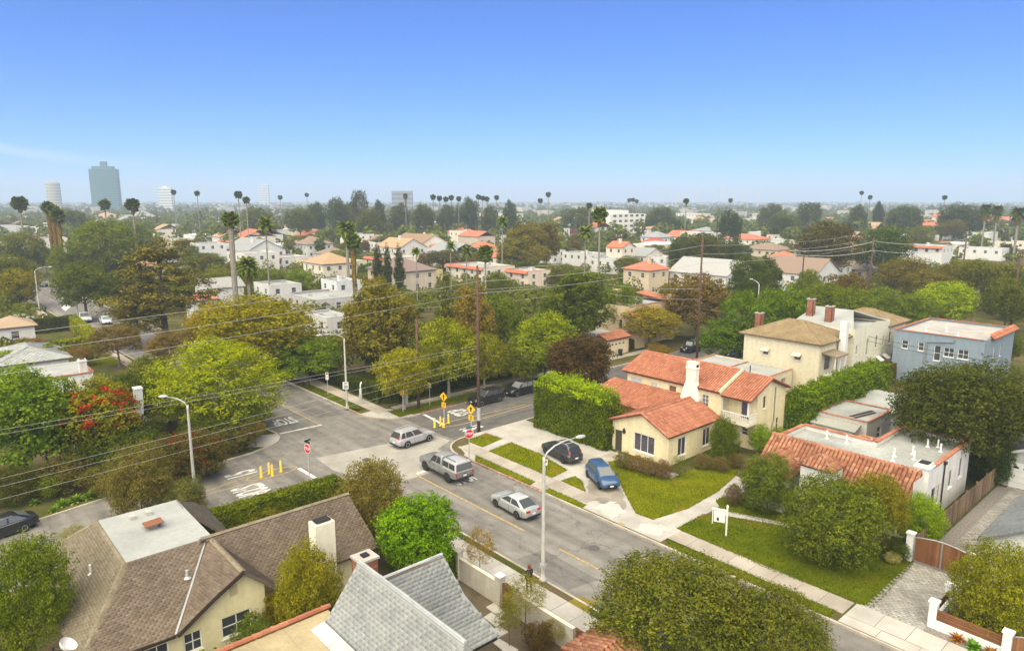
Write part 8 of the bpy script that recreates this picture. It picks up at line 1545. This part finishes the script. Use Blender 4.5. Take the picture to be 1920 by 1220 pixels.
# --- named trees of the middle distance
MT = [(190, 398, 130, 175, 'round2', MID, 'big dark round tree left of the tiered conifer'), (245, 405, 80, 180, 'round', MID, 'right shoulder of dark trees behind the tiered conifer'), (130, 445, 90, 165, 'round', (.10, .13, .022), 'green tree below the red roofed far house'), (35, 430, 90, 190, 'wide', (.10, .12, .025), 'dull green tree at the left edge middle distance'), (20, 475, 100, 150, 'wide2', (.09, .11, .025), 'low dull tree above the far left lamps'), (150, 480, 120, 150, 'round2', (.075, .10, .02), 'dark shady tree over the avenue'), (215, 500, 80, 140, 'round', (.06, .085, .018), 'dark green tree right of the avenue cars'), (630, 362, 46, 420, 'round3', (.05, .075, .035), 'round far tree left of the tall eucalyptus'), (672, 346, 40, 400, 'open', (.06, .07, .04), 'tall open eucalyptus on the skyline'), (710, 368, 30, 420, 'round', (.05, .07, .035), 'dark round far tree right of the eucalyptus'), (880, 362, 44, 430, 'round3', (.05, .075, .035), 'big round skyline tree left of centre'), (957, 368, 32, 420, 'round', (.05, .075, .035), 'round skyline tree at centre'), (1372, 386, 50, 330, 'round3', (.045, .07, .025), 'dark umbrella shaped tree right of centre'), (1555, 402, 130, 215, 'round2', (.075, .07, .04), 'broad dark brown tree on the right'), (1660, 418, 110, 210, 'wide2', (.055, .09, .025), 'broad dark green tree right of the brown one'), (1730, 418, 60, 220, 'round', (.11, .13, .03), 'light olive tree beside the broad dark green one'), (1790, 405, 60, 230, 'open2', (.10, .09, .04), 'brown open tree at the far right'), (985, 408, 90, 175, 'tall', (.135, .125, .028), 'tall olive eucalyptus right of the tall pole'), (1025, 405, 60, 178, 'tall2', (.12, .11, .03), 'brownish eucalyptus right of the olive one'), (965, 440, 80, 168, 'tall', (.14, .14, .03), 'pale olive tree behind the tall utility pole'), (1010, 455, 60, 150, 'open', (.16, .15, .03), 'pale trunked tree right of the tall utility pole'), (1060, 450, 70, 165, 'round', (.13, .18, .02), 'yellow green tree below the tall palm'), (1320, 430, 90, 200, 'round3', (.07, .08, .03), 'brown green round tree behind the cypress screen'), (610, 432, 70, 180, 'round', (.13, .13, .02), 'olive tree below the cypress pair'), (560, 440, 60, 172, 'wide', (.10, .12, .025), 'green tree above the cream flat house'), (770, 430, 90, 168, 'wide2', (.09, .095, .04), 'dull brown tree left of the tudor house'), (720, 440, 60, 165, 'round', (.10, .105, .03), 'dull green tree behind the shaggy palm'), (830, 465, 90, 165, 'round2', (.085, .085, .035), 'brownish tree below the tudor house'), (890, 470, 70, 150, 'wide', (.10, .10, .04), 'dull tree behind the tall pole'), (930, 505, 60, 140, 'round', (.11, .14, .02), 'green tree beside the tall pole'), (350, 445, 60, 170, 'round', (.10, .13, .022), 'green tree right of the tiered conifer'), (380, 470, 90, 150, 'round2', (.08, .11, .02), 'dark green tree below the white house'), (420, 500, 80, 140, 'wide', (.12, .14, .02), 'yellow green tree left of the skirted palm'), (505, 500, 80, 142, 'wide', (.10, .14, .02), 'green tree right of the skirted palm'), (560, 500, 60, 138, 'round', (.13, .19, .018), 'bright green tree beside the white flat house'), (1230, 455, 60, 165, 'round', (.09, .10, .03), 'dull green tree right of the cream chimney house'), (1180, 475, 60, 150, 'bush' if False else 'round2', (.10, .12, .03), 'green tree below the cream chimney house'), (1440, 475, 60, 140, 'tall', (.06, .08, .02), 'dark tall tree right of the brick chimney'), (1420, 500, 60, 125, 'tall2', (.055, .08, .022), 'dark green tree before the grey white house'), (1050, 500, 70, 140, 'round3', (.08, .085, .03), 'shady brown tree left of the dark green one'), (1470, 395, 60, 300, 'wide', (.07, .10, .03), 'green far tree left of the dark broad tree'), (1610, 378, 40, 420, 'round', (.05, .075, .035), 'far tree below the lollipop palms'), (1650, 372, 22, 460, 'tall', (.045, .06, .03), 'narrow dark far tree right of the lollipop palms'), (1520, 372, 60, 430, 'open', (.06, .08, .04), 'group of far trees right of centre'), (1810, 378, 100, 380, 'wide2', (.05, .07, .035), 'dark far trees at the right'), (590, 372, 44, 430, 'round3', (.06, .085, .03), 'round skyline tree right of the small far palm'), (652, 374, 44, 420, 'wide', (.065, .085, .03), 'broad skyline tree left of the eucalyptus'), (748, 374, 46, 430, 'round', (.065, .08, .03), 'dark skyline tree in front of the far grey block'), (793, 378, 50, 400, 'wide2', (.07, .085, .03), 'broad skyline tree right of the far grey block'), (838, 376, 40, 420, 'round2', (.06, .08, .03), 'round skyline tree under the dark palm row'), (918, 378, 40, 410, 'round3', (.065, .085, .03), 'round skyline tree left of the centre one'), (560, 384, 60, 380, 'wide', (.08, .10, .03), 'green far tree above the three cypresses'), (690, 388, 60, 360, 'wide2', (.08, .10, .03), 'green far tree above the five cypresses'), (1085, 384, 70, 430, 'wide', (.075, .095, .03), 'far green trees left of the white apartment block'), (1240, 384, 60, 460, 'wide2', (.07, .09, .03), 'far green trees right of the white apartment block'), (1450, 376, 60, 470, 'round', (.065, .085, .033), 'far green tree right of the hazy towers'), (1700, 380, 70, 420, 'wide', (.06, .085, .033), 'far green trees left of the far right palm'), (480, 384, 60, 400, 'wide2', (.08, .10, .03), 'far green trees below the pale striped tower'), (130, 388, 70, 400, 'wide', (.08, .10, .03), 'far green trees below the glass tower'), (240, 560, 60, 132, 'round2', (.10, .11, .03), 'olive tree beside the avenue cars')]
for u, vt, w_, D, key, c, lb in MT:
    if vt > 388: D = (24-24*w_/((.6 if key[:4] == 'tall' else 1)*(vt-375)+w_))*FOC/(vt-375)
    if 425 < vt < 520 and 330 < u < 1260 and key[:4] != 'tall': D = 16.5*FOC/(vt-375)
    D = {985: 232, 1025: 238, 965: 226, 1010: 222}.get(u, D); TD(u, vt, w_, D, key, c, lb)
# ================================================================ the far city
rng = np.random.RandomState(42); _hs = [o for o in bpy.data.objects if o.parent is None and o.type == 'EMPTY' and o.get('category') in ('house', 'building', 'apartment building', 'garage')]; placed = [tuple(o.location[:2]) for o in _hs]; seen = set()
PL = np.array(placed); _c = np.array([CAM.x, CAM.y])
def screened(x, y, gap=75, wide=8.0):
    "true where a plant would stand in the open gardens on the viewer's side of a house"
    v = _c-PL; v = v/np.linalg.norm(v, axis=1, keepdims=True); q = np.array([x, y])-PL; a = (q*v).sum(1); l = np.abs(q[:,0]*v[:,1]-q[:,1]*v[:,0])
    return bool(np.any((a > -6) & (a < gap) & (l < wide)))
def far_trees(D0, D1, n, keys, group, lab, hr=(6, 12), rr=(2.5, 5), seed=1, colors=((.085, .11, .028), (.07, .095, .028), (.11, .12, .03), (.06, .085, .03), (.13, .15, .025), (.10, .09, .04))):
    rg = np.random.RandomState(seed); k = 0
    while k < n:
        D = math.sqrt(rg.uniform(D0*D0, D1*D1)); s = rg.uniform(-.80, .80)*D; x = CAM.x+_fw.x*D+_rt.x*s; y = CAM.y+_fw.y*D+_rt.y*s
        if (-7 < x < 7 and y > 0) or (-10+dr(x) < y < 9+dr(x) and x < 0): continue
        if screened(x, y, 75 if D < 330 else 20): continue
        h = rg.uniform(*hr); r = rg.uniform(*rr); c = colors[rg.randint(len(colors))]; key = keys[rg.randint(len(keys))]
        lb = lab
        if lab is None:
            i = int(np.argmin(np.hypot(PL[:,0]-x, PL[:,1]-y))); q = Vector((x-PL[i,0], y-PL[i,1])); a, b = q.dot(_rt), q.dot(_fw)
            rel = ('right of' if a > 0 else 'left of') if abs(a) > abs(b) else ('behind' if b > 0 else 'in front of'); i_ = colors.index(c)
            lb = ' '.join((('green', 'dark green', 'olive', 'deep green', 'light green', 'brown green')[i_]+(' low' if h < 6.5 else '')+' tree '+rel+' the '+_hs[i]['label']).split()[:16])
            if lb in seen: continue
            seen.add(lb)
        t = tree(x, y, h, r, key, tuple(q*rg.uniform(.8, 1.2) for q in c), lb, 'broadleaf_tree', group); k += 1
far_trees(125, 330, 110, ('low', 'low2', 'low3', 'round3', 'wide'), 'trees among the middle distance roofs', None, (4, 9.5), (2.2, 4.6), 1)
far_trees(330, 560, 40, ('low', 'low2', 'low3'), 'trees of the hazy distance', 'hazy green tree among the distant roofs', (6, 13), (3, 6), 2)
# far houses as single things
def far_house(x, y, w_, d, h, c, rc_, pitched, rg):
    Hh = thing('far_house', 'small pale house in the hazy distance', 'house', (x, y, 0), 0, 'houses of the hazy distance', world=True)
    m_ = MB().box(x-w_/2, x+w_/2, y-d/2, y+d/2, 0, h); m_.build('wall', 'stucco', Hh, color=c)
    if pitched: m_ = MB(); m_.slab([(x-w_/2-.4, y-d/2-.4, h-.1), (x+w_/2+.4, y-d/2-.4, h-.1), (x+w_/2+.4, y, h+d*.22), (x-w_/2-.4, y, h+d*.22)], .2); m_.slab([(x+w_/2+.4, y+d/2+.4, h-.1), (x-w_/2-.4, y+d/2+.4, h-.1), (x-w_/2-.4, y, h+d*.22), (x+w_/2+.4, y, h+d*.22)], .2); m_.build('roof', 'roofing', Hh, color=rc_)
    else: MB().box(x-w_/2-.1, x+w_/2+.1, y-d/2-.1, y+d/2+.1, h+.002, h+.3).build('roof', 'roofing', Hh, color=(.55, .55, .53))
    for k in range(2):
        if rg.rand() < .8: yy = y-d/4+k*d/2.6; MB().box(x+w_/2-.02, x+w_/2+.05, yy-.7, yy+.7, h*.5, h*.5+1.2).build('window', 'glass', Hh, color=(.06, .07, .075))
k = 0; rg = np.random.RandomState(9)
while k < 150:
    D = math.sqrt(rg.uniform(250**2, 760**2)); s = rg.uniform(-.8, .8)*D; x = CAM.x+_fw.x*D+_rt.x*s; y = CAM.y+_fw.y*D+_rt.y*s
    if (-9 < x < 9) or (-12+dr(x) < y < 10+dr(x) and x < 0) or np.min(np.hypot(PL[:,0]-x, PL[:,1]-y)) < 16: continue
    far_house(x, y, rg.uniform(9, 16), rg.uniform(9, 18), rg.choice((4, 4.5, 6.5, 7)), (WHITE, IV, BG, (.6, .6, .58))[rg.randint(4)], (RED, TAN, GRY, BRW)[rg.randint(4)], rg.rand() < .55, rg); k += 1
# more houses of the middle distance, each named after the listed house beside it
k = 0; rg = np.random.RandomState(21); seenh = set(); PH = PL.copy()
while k < 46:
    D = math.sqrt(rg.uniform(135**2, 420**2)); s = rg.uniform(-.72, .75)*D; x = CAM.x+_fw.x*D+_rt.x*s; y = CAM.y+_fw.y*D+_rt.y*s
    if (-16 < x < 16) or (-20+dr(x) < y < 20+dr(x) and x < 0) or np.min(np.hypot(PH[:,0]-x, PH[:,1]-y)) < 15: continue
    i = int(np.argmin(np.hypot(PL[:,0]-x, PL[:,1]-y))); q = Vector((x-PL[i,0], y-PL[i,1])); a, b = q.dot(_rt), q.dot(_fw); rel = ('right of' if a > 0 else 'left of') if abs(a) > abs(b) else ('behind' if b > 0 else 'in front of')
    rf_ = ('flat', 'flat', 'redflat', 'hip', 'gable')[rg.randint(5)]; ci = rg.randint(3); c = (WHITE, IV, (.64, .62, .58))[ci]; rc_, rn = ((RED, 'red'), (TAN, 'tan'), (GRY, 'grey'), (BRW, 'brown'))[rg.randint(4)]
    lb = ' '.join((('white', 'ivory', 'pale')[ci]+' house with '+(rn+' roof' if rf_ in ('hip', 'gable') else 'flat roof')+' '+rel+' the '+_hs[i]['label']).split()[:16])
    if lb in seenh: continue
    seenh.add(lb); PH = np.vstack([PH, [x, y]]); ww = rg.uniform(10, 15); hh = {'flat': 4.5, 'redflat': 4.8, 'hip': 5.4, 'gable': 6.0}[rf_]+(3 if rg.rand() < .3 else 0); vt = 375+(CAM.z-hh)*FOC/D
    house(960+FOC*s/D, vt, ww*1.41*FOC/D, D, lb, rf_, c, rc_, rg.uniform(.8, 1.4), wh=hh, chim=(.5, .4) if rg.rand() < .3 else None); k += 1
# beyond counting: crowns and roofs out to the horizon
def mass(D0, D1, n, leaves, seed, name, label, color, size, hr, power=2.0, avoid=False):
    rg = np.random.RandomState(seed); D = (rg.uniform(D0**power, D1**power, n))**(1/power); s = rg.uniform(-1.25, 1.25, n)*D
    X = CAM.x+_fw.x*D+_rt.x*s; Y = CAM.y+_fw.y*D+_rt.y*s; h = rg.uniform(hr[0], hr[1], n)*(1+.5*(rg.rand(n) < .08)); r = rg.uniform(2.6, 6, n)
    if avoid == 2:
        k = (((X < -12.5) & (Y > 12)) | ((X < -12) & (Y < -12))) & (np.min(np.hypot(PL[None,:,0]-X[:,None], PL[None,:,1]-Y[:,None]), axis=1) > 7.5); X, Y, h, r = X[k], Y[k], h[k], r[k]*.5; n = len(X)
    elif avoid:
        k = ~((np.abs(X) < 8) & (Y > 0)) & ~((Y > -10) & (Y < 9) & (X < 0)) & np.array([not screened(a, b, 40) for a, b in zip(X, Y)]); X, Y, h, r = X[k], Y[k], h[k], r[k]*.6; n = len(X)
    d = rg.normal(size=(n, leaves, 3)); d /= np.linalg.norm(d, axis=2, keepdims=True); kk = rg.uniform(.65, 1.05, (n, leaves, 1))
    C = d*kk*np.stack([r, r, h*.36], 1)[:,None,:]; C[:,:,2] += (h*.6)[:,None]; C[:,:,0] += X[:,None]; C[:,:,1] += Y[:,None]
    N = d+rg.normal(size=d.shape)*.5; N[:,:,2] += .4; N = N.reshape(-1, 3); C = C.reshape(-1, 3)
    o = link(name, leaf_mesh(name, C, N, size, .8, seed), 'leaf', None, color); o['kind'] = 'stuff'; o['label'] = label
mass(330, 1000, 2900, 76, 5, 'distant_trees', 'mass of hazy garden trees beyond the nearer roofs', (.085, .11, .035), 2.4, (6, 12))
mass(135, 420, 1000, 110, 8, 'garden_shrubs', 'uncountable shrubs and hedges between the middle distance houses', (.095, .12, .028), 1.2, (2.2, 5.5), avoid=True)
mass(60, 230, 2600, 120, 12, 'garden_growth', 'dense shrubs and small trees filling the gardens behind the corner hedge', (.095, .115, .025), .62, (1.8, 4.6), avoid=2)
mass(1000, 2600, 4600, 34, 6, 'distant_woods', 'hazy tree cover of the far city', (.08, .105, .035), 4.2, (6, 13)); mass(2600, 5600, 4300, 22, 7, 'horizon_trees', 'bluish tree line on the horizon', (.08, .10, .04), 6.0, (7, 14))
mb = MB(); rg = np.random.RandomState(11)
for i in range(1250):
    D = math.sqrt(rg.uniform(700**2, 3600**2)); s = rg.uniform(-1.25, 1.25)*D; x = CAM.x+_fw.x*D+_rt.x*s; y = CAM.y+_fw.y*D+_rt.y*s; w_, d, h = rg.uniform(9, 26), rg.uniform(9, 26), rg.choice((4.5, 6, 7.5, 9, 12)); mb.box(x-w_/2, x+w_/2, y-d/2, y+d/2, 0, h)
o = mb.build('distant_roofs', 'slab_pale', off=(0, 0, 0)); o['kind'] = 'stuff'; o['label'] = 'scatter of pale roofs in the far city'
# --- towers
def tower(u0, u1, vt, D, label, color, floors, kind='box', cap=None, band=(.08, .09, .1), depth=.2):
    x, y, h = deep((u0+u1)/2, vt, D); w_ = (u1-u0)*D/FOC; T_ = thing('office_tower', label, 'tower', (x, y, 0), YAW, None); n = 24; dp = w_*depth
    if kind == 'box': ring_ = [(-w_/2, -dp/2), (w_/2, -dp/2), (w_/2, dp/2), (-w_/2, dp/2)]
    elif kind == 'round': ring_ = [(w_/2*math.cos(2*math.pi*i/n), w_/2*math.sin(2*math.pi*i/n)) for i in range(n)]
    else: ring_ = [(lerp(-w_/2, w_/2, i/12), -dp/2-w_*.10*math.sin(math.pi*i/12)) for i in range(13)]+[(w_/2, dp/2), (-w_/2, dp/2)]
    MB().prism(ring_, 0, h).build('shaft', 'matte', T_, color=color)
    for i in range(floors):
        z = h*(i+.6)/(floors+.6); m_ = MB(); m_.prism([(a*1.004, b*1.006) for a, b in ring_], z, z+h/(floors+.6)*.5); m_.build('window_band', 'glass', T_, color=band)
    if cap: cw, ch, cx = cap; MB().box(cx*w_-cw*w_/2, cx*w_+cw*w_/2, -dp*.25, dp*.25, h, h+ch).build('roof_house', 'matte', T_, color=color)
    return T_
t = tower(169, 219, 317, 1450, 'curved dark green glass office tower on the left skyline', (.045, .12, .115), 18, 'curve', (.22, 15, .02), (.025, .08, .08)); MB().box(-.40*55, .38*55, -4, 4, 80, 91.5).build('crown_step', 'matte', t, color=(.045, .12, .115))
tower(87, 110, 343, 1500, 'round cream tower left of the glass tower', (.42, .40, .30), 9, 'round', (.6, 3, 0), (.25, .24, .2)); tower(297, 321, 352, 1500, 'white columned tower right of the glass tower', (.62, .62, .60), 8, 'box', (.4, 4, 0), (.3, .32, .34)); tower(485, 503, 346, 2400, 'pale hazy tower with stripes left of centre', (.5, .54, .56), 9, 'box', None, (.3, .34, .38)); tower(735, 773, 358, 1100, 'grey block behind the skyline trees left of centre', (.22, .24, .26), 5, 'box', None, (.14, .15, .17))
for i, (a, b, v) in enumerate(((1264, 1290, 360), (1303, 1312, 350), (1350, 1361, 345), (1368, 1378, 355), (1392, 1402, 356), (1414, 1426, 357))): tower(a, b, v+2, 5600, ('first', 'second', 'third', 'fourth', 'fifth', 'sixth')[i]+' from left of the faint hazy towers right of centre', (.5, .53, .57), 10, band=(.4, .43, .47))  # distance haze painted in: shaft and band colours kept near the haze tone
# ================================================================ haze
hz = MB().box(-6700, 6700, -6700, 6700, -1.2, 150).build('haze', None, off=(0, 0, 0)); hz['kind'] = 'stuff'; hz['label'] = 'pale summer haze over the city'
m_ = bpy.data.materials.new('haze'); m_.use_nodes = True; t_ = m_.node_tree; t_.nodes.clear(); o_ = t_.nodes.new('ShaderNodeOutputMaterial'); v_ = t_.nodes.new('ShaderNodeVolumePrincipled'); v_.inputs['Color'].default_value = (.54, .66, .84, 1); v_.inputs['Density'].default_value = .00036; v_.inputs['Anisotropy'].default_value = .0
t_.links.new(v_.outputs[0], o_.inputs['Volume']); hz.data.materials.append(m_)
